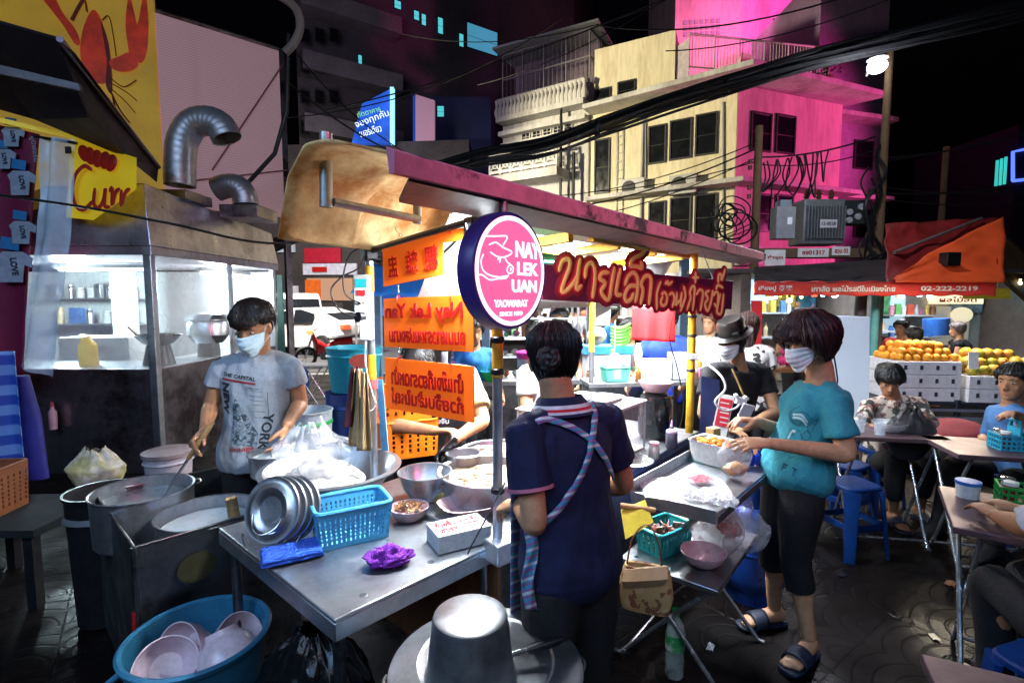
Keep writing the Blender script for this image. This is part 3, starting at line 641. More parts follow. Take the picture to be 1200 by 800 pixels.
block(wb,'upper_wall',[w1+V((.5,.9,0)),w0+V((.5,.9,0)),w0+V((1.6,2.5,0)),w1+V((1.6,2.5,0))],8.36,11.0,mat('dim violet plaster',(.22,.16,.2),.8))
p=P(657,200,18.9);MB().tube([(p.x,p.y,3.4),(p.x,p.y,9.3)],.05,8).build('downpipe',black_m,wb)
p=P(672,200,18.6);MB().tube([(p.x,p.y,3.4),(p.x,p.y,6.8)],.06,8).build('corner_pipe',black_m,wb)
hr=T('high_rise','dark high-rise with a few small turquoise lit windows','building',(-6,38,0))
conc=mat('dark stained concrete',(.085,.075,.085),.8,0,.3,.25,.2,6)
HA,HB=(-11.3,28),(4.5,39.)
block(hr,'wall',[HA,HB,(7,44),(-12,44)],0,34,conc)
lit=lamp_m('turquoise window light',(.10,.62,.68),.9)
for x0,x1,y0,y1 in((461,470,1,12),(484,491,13,25),(493,499,17,31),(512,519,21,41),(537,543,40,56),(419,424,65,78)):window(hr,HA,HB,x0,x1,y0,y1,lit,out=.06)
window(hr,HA,HB,546,583,32,62,lamp_m('turquoise room light',(.08,.36,.55),.7),out=.06)
for i in range(9):
 z=4+i*3.1;mb=MB();a,b_=V((HA[0],HA[1],z)),V((-6.9,31.1,z));n=V((.57,-.82,0));mb.hexa([a,a+n*1.3,b_+n*1.3,b_],[q+V((0,0,.9))for q in(a,a+n*1.3,b_+n*1.3,b_)]);mb.build('balcony',mat('balcony concrete',(.19,.17,.18),.8,0,.25,.6),hr,smooth=0)
for i in range(6):
 for j in range(3):window(hr,(-11.3,26.7),(-6.9,29.8),352+j*17,363+j*17,34+i*36,50+i*36,dk,out=.02,split=False)
led=T('led_screen','tilted blue LED screen with glowing white Thai lines','screen',P(438,170,24)-V((0,0,0)))
q=[P(412,168,24.5),P(457,168,24),P(458,104,24),P(424,122,24.5)]
MB().slab(q,-.3).build('screen_panel',mat('blue LED panel',(.02,.10,.75),.4,0,.8,.35,emit=.85),led,smooth=0)
q=[P(457,168,23.9),P(461,168,23.9),P(461,102,23.9),P(457,102,23.9)]
MB().slab(q,-.3).build('light_edge',lamp_m('cyan edge light',(.35,.95,1.),1.1),led,smooth=0)
wl=lamp_m('white LED text',(.8,.95,1.),1.2);X=frame(P(436,140,23.8),P(455,134,23.8)-P(420,147,23.8),(0,0,1))
text('จองทุกคัน','screen_text',wl,X,W=1.6,H=.4,parent=led);X=frame(P(434,153,23.8),P(455,148,23.8)-P(420,158,23.8),(0,0,1));text('เบอร์เดียว','screen_text',wl,X,W=1.0,H=.34,parent=led)
X=frame(P(432,131,23.8),P(455,126,23.8)-P(420,136,23.8),(0,0,1));text('ภัตตาคาร','screen_text',lamp_m('green LED text',(.3,.9,.3),.6),X,W=1.1,H=.24,parent=led)
MB().box(P(437,250,24.9),(.35,.35,9)).build('mast',black_m,led)
pk=T('hoarding','pale pink blank hoarding panel beside the LED screen','hoarding',P(498,180,26))
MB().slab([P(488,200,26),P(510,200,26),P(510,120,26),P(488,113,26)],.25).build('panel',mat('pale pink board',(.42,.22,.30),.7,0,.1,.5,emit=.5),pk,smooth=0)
MB().slab([P(485,200,26.3),P(488,200,26),P(488,113,26),P(485,112,26.3)],.05).build('side',mat('blue edge',(.03,.08,.5),.5,emit=.5),pk,smooth=0)
bl=T('blue_block','slim blue-lit building between the hoarding and the white shophouse','building',(-2,33,0))
block(bl,'wall',[(-4.8,30,0),(-1.2,30,0),(-1.2,36,0),(-4.8,36,0)],0,13,mat('deep blue wall',(.012,.016,.06),.6,0,.4,.3,emit=.12))
window(bl,(-4.8,30),(-1.2,30),512,521,124,138,lit,split=False)
nh=T('neon_shop','dark shop at the right edge outlined in blue neon','building',(19.5,20,0))
block(nh,'wall',[(19.2,20,0),(24,20,0),(24,25,0),(19.2,25,0)],0,8.2,mat('dark shop wall',(.02,.015,.03),.7))
mb=MB();mb.tube([P(1187,212,19.9),P(1187,178,19.9),P(1206,174,19.9)],.06,6);mb.tube([P(1187,212,19.9),P(1206,210,19.9)],.06,6);mb.build('neon_outline',lamp_m('blue neon',(.08,.15,1.),2.),nh)
mb=MB();[mb.tube([P(1167+i*5,218-i,19.9),P(1169+i*5,188-i*2,19.9)],.05,5)for i in range(3)];mb.build('neon_bars',lamp_m('teal neon',(.05,.6,.55),.9),nh)
MB().slab([P(1140,345,19.95),P(1215,345,19.95),P(1215,330,19.95),P(1140,330,19.95)],.1).build('lit_front',lamp_m('dim shop front',(.5,.45,.4),.25),nh,smooth=0)
#  the stall
A0=V((-.05,1.755,0));a_=V((.629,.777,0)).normalized();b_v=V((-.777,.629,0)).normalized();UP=V((0,0,1))
def S(u,v,z):return A0+a_*u+b_v*v+UP*z
amber=mat('stained amber roof sheet',(.86,.64,.32),.72,0,.25,2.2,.25,9,col2=(.30,.11,.02),thr=.50,soft=.16,emit=.15)  # faint own glow stands in for lamp light passing through the sheet
fasc=mat('peeling pink fascia',(.85,.25,.38),.5,0,.2,3,.3,30,col2=(.05,.012,.025),thr=.56,soft=.05)
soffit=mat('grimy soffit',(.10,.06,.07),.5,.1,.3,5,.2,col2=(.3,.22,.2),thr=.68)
cart=T('food_stall','steel street food stall with a stained amber roof, dusky pink fascia and yellow poles','food stall',S(.9,.35,0))
mb=MB();mb.hexa([S(-.02,-.04,.735),S(1.95,-.04,.735),S(1.95,.78,.735),S(-.02,.78,.735)],[S(-.02,-.04,.78),S(1.95,-.04,.78),S(1.95,.78,.78),S(-.02,.78,.78)]);mb.build('counter',steel,cart,bevel=.006)
mb=MB();mb.hexa([S(.02,.0,.12),S(1.9,.0,.12),S(1.9,.02,.12),S(.02,.02,.12)],[S(.02,.0,.733),S(1.9,.0,.733),S(1.9,.02,.733),S(.02,.02,.733)]);mb.build('front_panel',steel_d,cart)
mb=MB();mb.hexa([S(-.0,-.0,.12),S(.018,-.0,.12),S(.018,.74,.12),S(-.0,.74,.12)],[S(-.0,-.0,.733),S(.018,-.0,.733),S(.018,.74,.733),S(-.0,.74,.733)]);mb.build('end_panel',darkwood,cart)
mb=MB();mb.box(S(-.0,-.02,.752),(.11,.09,.075),rz=R(39));mb.build('pole_clamp',steel,cart,bevel=.006)
for u,v,zb,zt,m,r in((0,0,.74,1.94,chrome,.0175),(0,.72,.76,1.9,chrome,.0165),(1.88,0,.78,1.95,yellowp,.024),(1.88,.72,.78,1.9,chrome,.018)):
 p=MB().cyl(S(u,v,zb),S(u,v,zt),r,n=20).build('pole',steel if m is chrome else m,cart)
 if(u,v)==(0,0):
  MB().cyl(S(u,v,1.36),S(u,v,1.53),r+.002,n=20).build('yellow_tape',mat('orange tape',(.85,.36,.02),.5,0,.2,20),p)
  for z in(.96,1.49,1.38):MB().lathe([(r+.002,-.012),(r+.007,-.008),(r+.007,.008),(r+.002,.012)],S(u,v,z),16).cyl(S(u,v,z)-a_*.03,S(u,v,z)-a_*.005,.006,n=8).build('clip',black_m,p)
 if(u,v)==(0,.72):
  for z in(1.28,1.66):MB().cyl(S(u,v,z),S(u,v,z+.11),r+.002,n=16).build('yellow_tape',mat('orange tape',(.85,.36,.02),.5),p)
 if(u,v)==(1.88,.72):MB().cyl(S(u,v,1.25),S(u,v,1.9),r+.004,n=16).build('yellow_sleeve',yellowp,p)
 if(u,v)==(1.88,0):
  for z in(1.18,1.4,1.52):MB().lathe([(r+.001,-.01),(r+.005,0),(r+.001,.01)],S(u,v,z),16).build('wire_tie',cable_m,p)
U0,U1=-.55,3.0
def roofz(v):return 1.97+(v+.15)*.3111 if v<.12 else(2.054+(v-.12)*.30-(v-.12)**2*.55 if v<.36 else(2.0943-(v-.36)*.5 if v<.5 else 2.0243-(v-.5)*1.7))
def roofv(s,t):vm=.61+.17*min(1,s*4);v=-.12+(vm+.12)*t;return S(U0+.10*max(0,v+.12)/.73*(1-s)+(U1-U0)*s,v,roofz(min(v,.61))if s<.1 else roofz(v*.61/vm))+UP*(.006*sin(s*40)*sin(t*3))
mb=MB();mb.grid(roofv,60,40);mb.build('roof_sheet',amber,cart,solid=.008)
mb=MB();mb.hexa([S(U0,-.155,1.925),S(U1,-.155,1.925),S(U1,-.135,1.925),S(U0,-.135,1.925)],[S(U0,-.155,1.975),S(U1,-.155,1.975),S(U1,-.125,1.99),S(U0,-.125,1.99)]);mb.build('fascia',fasc,cart)
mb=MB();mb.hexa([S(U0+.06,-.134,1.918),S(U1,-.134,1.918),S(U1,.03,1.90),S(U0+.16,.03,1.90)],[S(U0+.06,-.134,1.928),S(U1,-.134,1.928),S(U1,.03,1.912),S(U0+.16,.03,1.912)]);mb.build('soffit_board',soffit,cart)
mb=MB();mb.hexa([S(.7,.032,1.885),S(2.0,.032,1.885),S(2.0,.06,1.885),S(.7,.06,1.885)],[S(.7,.032,1.925),S(2.0,.032,1.925),S(2.0,.06,1.925),S(.7,.06,1.925)]);mb.build('beam',yellowp,cart)
for u in(.55,1.0,1.45,1.86):
 MB().hexa([S(u,.07,1.875),S(u+.04,.07,1.875),S(u+.04,.74,1.835),S(u,.74,1.835)],[S(u,.07,1.915),S(u+.04,.07,1.915),S(u+.04,.74,1.875),S(u,.74,1.875)]).build('beam',yellowp,cart)
greent=mat('green canvas',(.02,.42,.14),.6)
for u,v in((.62,.3),(.75,.5)):MB().hexa([S(u,v,1.83),S(u+.5,v,1.83),S(u+.5,v+.1,1.83),S(u,v+.1,1.83)],[S(u,v,1.85),S(u+.5,v,1.85),S(u+.5,v+.1,1.85),S(u,v+.1,1.85)]).build('canvas_strip',greent,cart)
whitec=mat('white ceiling sheet',(.8,.8,.78),.5,0,.05,3)
mb=MB();mb.grid(lambda s,t:S(.25+2.6*s,.08+.66*t,roofz(.08+.66*t)-.045),24,14);mb.build('ceiling_lining',whitec,cart,solid=.004)
pipe_m=mat('galvanised pipe',(.5,.5,.48),.38,.8,.2,8,.1)
mb=MB();mb.cyl(P(382,156,1.72),P(382,243,1.72),.021,n=18);mb.build('end_pipe',pipe_m,cart)
mb=MB();mb.cyl(P(391,237,1.73),P(492,257,1.95),.014,n=14);mb.build('cross_pipe',pipe_m,cart)
mb=MB();mb.cyl(P(489,213,1.95),P(489,262,1.95),.016,n=14);mb.build('roof_strut',pipe_m,cart)
arm_m=mat('dark steel arm',(.1,.1,.1),.4,.7)
mb=MB();mb.tube([S(-.0,.74,1.83),S(0,.4,1.87),S(0,.08,1.905),S(0,.0,1.9)],.014,10);mb.build('arm',arm_m,cart)
mb=MB();mb.box(S(0,.72,1.84),(.06,.06,.10),rz=R(39));mb.build('bracket',black_m,cart,bevel=.01)
MB().box(S(0,.11,1.885),(.05,.06,.06),rz=R(39)).build('lamp_clamp',black_m,cart,bevel=.008)
mb=MB();mb.tube(bezt(S(0,.7,1.80),S(0,.14,1.88),.09,14),.0055,6);mb.build('wire',cable_m,cart)
mb=MB();mb.tube(bezt(S(0,.5,1.85),S(0,.70,1.80),.035,14),.005,6);mb.build('wire',cable_m,cart)
for i,(u0,u1,v,lab)in enumerate(((.45,1.35,.44,'nearer lit white fluorescent tube under the stall roof'),(1.4,2.3,.3,'farther lit white fluorescent tube under the stall roof'))):
 t=T('fluorescent_lamp',lab,'lamp',S((u0+u1)/2,v,1.93))
 MB().cyl(S(u0,v,1.93),S(u1,v,1.93),.014,n=12).build('tube',tube_em,t)
 MB().hexa([S(u0-.03,v-.025,1.955),S(u1+.03,v-.025,1.955),S(u1+.03,v+.025,1.955),S(u0-.03,v+.025,1.955)],[S(u0-.03,v-.02,1.985),S(u1+.03,v-.02,1.985),S(u1+.03,v+.02,1.985),S(u0-.03,v+.02,1.985)]).build('housing',whitep,t)
 for u in(u0-.01,u1+.01):MB().box(S(u,v,1.937),(.02,.03,.04),rz=R(39)).build('end_cap',whitep,t)
MB().lathe([(0,0),(.02,0),(.02,.004),(0,.004)],S(-.028,.115,1.872),16,M=MX.Rotation(R(75),3,'Y')).build('lamp_lens',lamp_m('lit spot lens',(.95,.98,1),5.),cart)
bd=(A0-(A0+b_v*.72)).normalized();bL=A0+b_v*.72*.86;nb_=V((bd.y,-bd.x,0))
def board(name_lab,zl,zr,hl,hr,l,lines,notch=False,hooks=(.09,.4)):
 t=T('hanging_sign',name_lab,'sign',bL+bd*l/2+UP*(zl-hl))
 q=[bL+UP*(zl-hl),bL+bd*l+UP*(zr-hr),bL+bd*l+UP*zr,bL+UP*zl]
 if notch:q=[bL+UP*(zl-hl),bL+bd*l*.72+UP*(zr-hr+.004),bL+bd*l*.72+UP*(zr-.05),bL+bd*l+UP*(zr-.045),bL+bd*l+UP*zr,bL+UP*zl]
 MB().slab(q,.006).build('board',orange_m,t,smooth=0,bevel=.001)
 tilt=V((bd.x*l,bd.y*l,((zr+zr-hr)-(zl+zl-hl))/2)).normalized();X0=frame(bL+nb_*.004+UP*(zl-hl/2),tilt,UP)
 for body,cx,cy,w,h in lines:
  X=X0@MX.Translation((cx*l,cy*hl,.004));text(body,'lettering',redtx,X,W=w*l,H=h*hl,parent=t,bold=.035 if len(body)>1 else .012,mirror=True)
 for hx in hooks:
  p=bL+bd*hx+UP*(zl+(zr-zl)*hx/l);mb=MB();mb.tube([p+nb_*.008-UP*.012,p+nb_*.008+UP*.006,p+UP*.012,p-nb_*.008+UP*.004],.0022,6);mb.build('red_tie',redp,t)
 return t
b1=board('top orange hanging board with three red Chinese characters',1.845,1.885,.165,.17,.50,[('粿',.6,0,.15,.56),('雜',.37,-.02,.15,.56),('盅',.14,-.04,.13,.52)],True)
board('middle orange hanging board with mirrored red Latin and Thai lettering',1.63,1.645,.2,.205,.51,[('Nay Lek Yan',.47,.2,.88,.38),('ถนนเยาวราชแปลงนาม',.5,-.24,.86,.32)])
board('bottom orange hanging board with two mirrored lines of red Thai lettering',1.385,1.388,.215,.205,.51,[('น้ำแข็งเกี๊ยวราดหน้า',.5,.17,.82,.36),('ก๋วยจั๊บเส้นใหญ่',.5,-.24,.82,.36)])
for z0,z1 in((1.66,1.69),(1.40,1.445)):
 for hx in(.09,.4):
  p=bL+bd*hx;ch=MB()
  for k in range(3):
   c=p+UP*(z0+(z1-z0)*(k+.5)/3);r=(z1-z0)/3*.8;ax=(bd if k%2 else nb_)
   ch.tube([c+UP*(r*sin(q))+ax*(r*.55*cos(q))for q in[j*pi/5 for j in range(10)]],.0016,5,closed=True)
  tag(ch.build('chain',chrome),'short chain linking two of the orange boards','chain','chains between the orange boards')
for hx in(.09,.4):
 p=bL+bd*hx+UP*(1.85+.03*hx/.5);mb=MB();mb.tube(cr([p,p+UP*.02+bd*.004,p+UP*.03+bd*.018,p+UP*.045-bd*.004,p+UP*.06-bd*.012,p+UP*(.065)+bd*.0],4),.0018,6);tag(mb.build('wire_hook',chrome),'bent wire hook above the top orange board','hook','wire hooks on the stall arm')
rc=P(600,318,1.56);rr=.177;X=frame(rc,a_,UP);nz_=-b_v
sg=T('round_sign','round pink light box sign with a pig head and white lettering on the near pole','sign',rc-UP*rr)
Q=X.to_3x3()
purp=mat('deep violet sign rim',(.035,.02,.16),.35,0,.2,8,emit=.12)
MB().lathe([(0,-.066),(rr-.008,-.066),(rr,-.058),(rr,-.006),(rr-.004,0),(rr-.012,0),(rr-.012,-.004),(0,-.004)],rc,72,M=Q).build('rim',purp,sg)
MB().lathe([(0,-.0035),(rr-.0125,-.0035),(rr-.0125,.0005),(0,.0005)],rc,72,M=Q).build('lit_face',mat('lit pink sign face',(.93,.15,.36),.35,0,.05,12,emit=.85),sg)
wsg=lamp_m('lit white sign letters',(1.,.97,1.),1.25)
MB().lathe([(rr-.026,.0006),(rr-.026,.002),(rr-.013,.002),(rr-.013,.0006),(rr-.026,.0006)],rc,72,M=Q,cap=False).build('white_ring',wsg,sg)
ux,uy=rr/222,rr/345
pig=[[(218,212),(270,206),(335,195),(344,205),(335,225),(320,250)],[(243,257),(280,239),(320,262),(370,280),(360,300),(330,315),(290,318),(250,297)],[(212,312),(200,350),(210,398),(245,424),(300,432),(345,422)],[(172,430),(205,425),(245,450),(290,442),(335,437),(352,418)],[(330,318),(345,343),(365,357)],[(364,357),(380,372),(376,400),(356,408),(344,392),(350,368),(364,357)],[(362,375),(368,383),(362,392)],[(290,335),(303,322),(305,335),(300,350)]]
strokes(pig,X,.0021,ux,uy,375,395,flat=.5,lift=.0016).build('pig_drawing',wsg,sg)
for body,x0,x1,y0,y1,bo in(('NAY',395,550,214,310,.028),('LEK',405,540,337,415,.028),('UAN',372,530,442,518,.028),('YAOWARAT',270,472,562,604,.022),('SINCE 1979',300,436,631,656,.015)):
 text(body,'lettering',wsg,X@MX.Translation((((x0+x1)/2-375)*ux,(395-(y0+y1)/2)*uy,.0008)),W=(x1-x0)*ux,H=(y1-y0)*uy,parent=sg,bold=bo,depth=.0015)
MB().cyl(rc+UP*(rr-.005)+b_v*.035,rc+UP*(rr+.05)+b_v*.035,.014,n=12).build('hanger',pipe_m,sg)
sL_,sR_=P(652,330,2.5),P(850,344,3.05);sx_=(sR_-sL_).normalized();X=frame(sL_+(sR_-sL_)*.5,sx_,UP);ln=(sR_-sL_).length;k=ln/1050
ls=T('shop_sign','long red sign with brush-painted yellow Thai lettering hung along the stall front','sign',(sL_+sR_)/2-UP*.1)
mb=MB();mb.X=X;mb.box((0,-.006,-.012),(ln*1.12,.17,.012));mb.build('back_board',mat('dark wine back board',(.10,.010,.045),.4,0,.2,6),ls,bevel=.003)
THAI=[[(108,300),(122,255),(152,243),(162,275),(140,340),(125,400),(150,396),(188,352),(212,300)],[(213,240),(206,310),(201,385),(226,368)],[(245,322),(250,272),(275,250),(294,275),(299,340),(291,420)],[(372,292),(338,296),(325,325),(358,345),(338,385),(350,412),(382,428),(394,350),(406,265)],[(440,270),(427,345),(424,398),(452,400)],[(472,345),(490,300),(520,280),(545,310),(548,380),(540,432)],[(545,350),(500,352),(475,398),(484,432),(512,420),(524,392)],[(494,244),(512,208),(560,180),(592,138)],[(494,246),(540,246),(567,252),(560,222)],[(572,440),(582,370),(568,338),(586,300),(612,290),(630,320),(624,440)],[(691,318),(670,380),(676,465)],[(708,398),(698,425),(710,446),(732,436),(737,396),(720,374),(702,384)],[(722,326),(734,312),(742,328),(764,312)],[(752,384),(770,374),(786,400),(776,450)],[(800,372),(800,420),(797,440),(826,408)],[(832,370),(829,442)],[(845,335),(859,390),(832,470)],[(876,462),(896,395),(888,362),(905,327),(920,345),(916,462)],[(920,250),(921,305)],[(901,278),(941,275)],[(936,372),(955,345),(981,362),(970,460)],[(1024,346),(998,362),(1018,392),(1000,424),(1022,464),(1044,400),(1050,345)],[(1058,372),(1074,350),(1092,368),(1089,470)],[(1089,440),(1068,420)],[(1074,332),(1086,310),(1122,322)],[(1106,362),(1097,410),(1091,468),(1124,470),(1131,362)],[(1086,292),(1085,252),(1104,246),(1110,280),(1130,216)]]
sy=k*1.0
def rad(i):return .0115 if i<11 else .0075
mb=MB();mo=MB();mi=MB()
for i,l in enumerate(THAI):
 r_=.0112 if i<=9 else .0082
 for dst,rr_,li,fl in((mo,r_+.028,-.003,.1),(mi,r_+.009,.0,.16),(mb,r_,.003,.22)):
  q=strokes([l],X,rr_,k,k*.88,622,356,flat=fl,lift=li);dst.add(q.v,q.f)
mo.build('outline',mat('dark red sign edge',(.20,.012,.03),.4),ls);mi.build('red_field',mat('bright red sign paint',(.45,.008,.02),.5,0,.1,5,emit=.05),ls)
mb.build('lettering',mat('pale yellow sign paint',(.80,.52,.17),.5,0,.05,5,emit=.03),ls)
for s_ in(.08,.93):
 p=sL_+(sR_-sL_)*s_;MB().tube([p+UP*.08-X.to_3x3()@V((0,0,.02)),p+UP*.28+b_v*.1],.003,6).build('hanging_wire',chrome,ls)
T0,T1,T2=G(392,726,.76),G(588,633,.76),G(256,618,.76);T3=T1+T2-T0
tb=T('steel_table','stainless work table with a deep folded rim at the near end of the stall','table',((T0+T3)/2).xy.to_3d())
cen=(T0+T1+T2+T3)/4
nseg=1
MB().hexa([T0-UP*.012,T1-UP*.012,T3-UP*.012,T2-UP*.012],[T0,T1,T3,T2]).build('table_top',steel,tb,bevel=.004)
mb=MB()
for p,q in((T0,T1),(T2,T0)):
 d=(q-p).normalized();n=V((d.y,-d.x,0));mb.hexa([p-UP*.066+n*.001,q-UP*.066+n*.001,q-UP*.066-n*.02,p-UP*.066-n*.02],[p-UP*.0125+n*.001,q-UP*.0125+n*.001,q-UP*.0125-n*.02,p-UP*.0125-n*.02])
mb.build('skirt',steel,tb,bevel=.003)
for p in(T0,T1,T2,T3):
 q=p+(cen-p)*.12;MB().cyl((q.x,q.y,0),(q.x,q.y,.745),.018,n=12).build('leg',steel_d,tb)
MB().hexa(*[[(cen+(p-cen)*.8).xy.to_3d()+UP*z for p in(T0,T1,T3,T2)]for z in(.2,.215)]).build('shelf',steel_d,tb)
mb=MB()
for x,y in((426,697),(505,658)):p=G(x,y,.7603);mb.lathe([(0,0),(.012,0),(.010,.0015),(0,.0018)],p,14)
mb.build('rivet',steel_d,tb)
MB().tube([G(545,656,.70),P(552,640,1.62),P(592,565,1.72)],.0028,6).build('stay_wire',cable_m,tb)
def LIGHTS():
 cool=(.88,.95,1.)
 for u0,v,p in((.9,.44,125),(1.85,.3,115)):light('tube light','AREA',S(u0,v,1.90),p,cool,.95,.06,rot=(0,0,R(51)))
 light('clamp spot','SPOT',S(-.04,.12,1.86),125,cool,.05,to=(-.85,1.9,.75),spot=125,blend=.8)
 light('tube glow','POINT',S(.22,.3,1.84),16,cool,.08)
 light('magenta floodlight','SPOT',(21,11.5,4),10500,(1.,.09,.42),.3,to=(9,17.5,6.8),spot=52,blend=.6)
 light('magenta floodlight high','SPOT',(15.5,18.5,15.2),5200,(.9,.06,.60),.5,to=(13.4,26.3,15),spot=74,blend=.6)
 light('tower glow','SPOT',(8.6,21.6,13.2),1500,(1.,.24,.48),.5,to=(9.8,25.8,15),spot=110,blend=.6)
 light('street warm','SPOT',(-8,12,6.5),11500,(1.,.90,.62),.4,to=(4.0,17.9,6.6),spot=46,blend=.6)
 light('neon spill','AREA',(-2.4,-1.6,4.4),95,(.25,.55,1.),2.5,to=(-1.2,2.1,.6))
 light('pink neon spill','SPOT',(3.6,-1.0,3.7),330,(1.,.14,.36),.3,to=(.45,2.25,1.98),spot=36,blend=.8)
 light('added soft fill','AREA',(1.5,-5,6.5),190,(.72,.82,1.),4.5,to=(.2,2.2,.8))  # unseen soft lamp added behind the camera to lift the dark foreground
 light('added left fill','AREA',(-4.2,-1.5,4.5),70,(.55,.72,1.),2.5,to=(-1.6,2.2,.6))  # extra lamp added to fill the left side, no fixture stands there
 light('added high-rise fill','AREA',(-7,14,10),330,(.75,.65,.9),4,to=(-9,29,12))  # lamp added only to brighten the dark high-rise, without a visible source
#  things on and around the work table
def bowl_prof(r,h,foot=.5,th=.004,lip=0.):
 o=[(0,0),(r*foot,0),(r*(foot+.12),h*.03),(r*.86,h*.45),(r*.985,h*.93)]
 o+=[(r+lip,h),(r+lip,h+.003)]if lip else[(r,h)]
 i=[(r-th,h-.001),(r*.84,h*.47+th),(r*(foot+.1),h*.06+th),(r*foot*.8,th),(0,th)]
 return o+i
def pot_prof(r,h,th=.004,lip=.008,bot=.92):
 return[(0,0),(r*bot-.01,0),(r*bot,.012),(r,h-.004),(r+lip,h-.002),(r+lip+.001,h+.003),(r+lip-.003,h+.006),(r-th,h+.002),(r*bot-th,.014),(r*bot-.016,th),(0,th)]
def disc(r,z):return[(0,z-.002),(r,z-.002),(r,z),(0,z)]
def ringhandle(c,d,r,m,par,tilt=(0,0,1),w=.004):
 d=V(d).normalized();s_=V(tilt).cross(d).normalized()
 pts=[c+s_*r*1.1*cos(q)+d*(r*.9*sin(q))for q in[pi*j/10 for j in range(11)]];return MB().tube(pts,w,8).build('handle',m,par)
broth=mat('cloudy broth',(.62,.50,.34),.18,0,.25,7,.15,20,col2=(.30,.20,.10),thr=.6)
soupwhite=mat('milky noodle water',(.55,.60,.62),.12,0,.12,6,.25,18)
B0=V((T3.x-.115,T3.y-.16,0));bz=.762
bs=T('steel_basin','wide shallow steel basin holding a torn bag of white noodles','basin',(B0.x,B0.y,bz))
r0=.275;MB().lathe([(0,0),(r0*.62,0),(r0*.66,.01),(r0*.97,.125),(r0+.022,.132),(r0+.024,.139),(r0,.142),(r0*.95,.125),(r0*.64,.014),(0,.006)],(B0.x,B0.y,bz),56).build('basin_bowl',steel,bs)
nd=MB();rn=random.Random(5)
def heap(c,r,h,fn_seed,nu=40,nv=16):
 return lambda u,v:V(c)+V((r*v*cos(2*pi*u),r*v*sin(2*pi*u),h*(1-v**2)*(1+.35*noise.noise(V((v*cos(2*pi*u)*3,v*sin(2*pi*u)*3,fn_seed))))))
m_=MB().grid(heap((B0.x-.05,B0.y,bz+.07),.19,.10,3.),44,18,wrap=True)
tag(m_.build('noodle_pile',mat('white rice noodles',(.80,.76,.70),.5,0,.08,20,.5,60)),'pile of white rice noodles in the wide steel basin','noodles')
mb=MB()
def bagfn(c,rx,ry,h,seed,top=.35,amp=.18):
 def fn(u,v):
  a=2*pi*u;k=(sin(pi*min(1,v)*.62+.30))**.7 if v<.62 else(1-(v-.62)*(1.1+top*1.5));q=V((cos(a)*1.3,sin(a)*1.3,v*1.9+seed))
  d=amp*(.9*noise.noise(q)+.55*noise.noise(q*2.3)+.35*(1-2*abs(noise.noise(q*3.4)))*(.3+v)+.10*noise.noise(q*9));t_=max(0,v-.62)*1.2*noise.noise(V((seed,v*2,3)))
  return V(c)+V((rx*k*cos(a)*(1+d)+rx*t_,ry*k*sin(a)*(1+d)+ry*t_*.6,h*v*(1+.8*d*v)))
 return fn
mb.grid(bagfn((B0.x-.05,B0.y-.03,bz+.07),.155,.13,.25,1.3,.5,.26),84,44,wrap=True)
tag(mb.build('noodle_bag',filmbag,smooth=0),'crumpled clear plastic bag heaped over the noodles in the steel basin','plastic bag').data.shade_smooth()
lc=G(318,600,.90);ldir=V((-.28,-.9,.34)).normalized();lx=V((0,0,1)).cross(ldir).normalized();ly=ldir.cross(lx)
LM=MX((lx,ly,ldir)).transposed()
lc=P(319,597,1.74)
for i in range(4):
 c=lc-ldir*.017*i+V((.012*i,.004*i,0));r=.112
 t=T('pot_lid',('round domed steel lid facing out at the front of the leaning stack','second steel lid in the stack leaning on the basin','third steel lid in the stack leaning on the basin','rearmost steel lid in the stack touching the basin')[i],'lid',c-UP*.11,0,'steel lids leaning on the basin')
 MB().lathe([(0,.006),(.045,.008),(.055,.016),(.075,.018),(.088,.008),(.1,.004),(r,.006),(r+.002,0),(r,-.004),(.1,0),(.088,.003),(.075,.013),(.055,.011),(.045,.003),(0,.001)],c,48,M=LM).build('lid_disc',steel,t)
 mb=MB();pts=[c+LM@V((.06*cos(q),-.02+.06*sin(q),.02+.022*sin((q-pi)/pi*pi)**2))for q in[pi+pi*j/12 for j in range(13)]];mb.tube(pts,.003,8);mb.build('handle',chrome,t)
wr=MB().tube(cr([G(287,640,.77),P(284,625,1.72),P(300,642,1.68),P(330,636,1.70),P(352,622,1.74),P(345,640,1.7)],5),.0025,6);tag(wr.build('wire_stand',chrome),'bent wire stand propping the steel lids','stand')
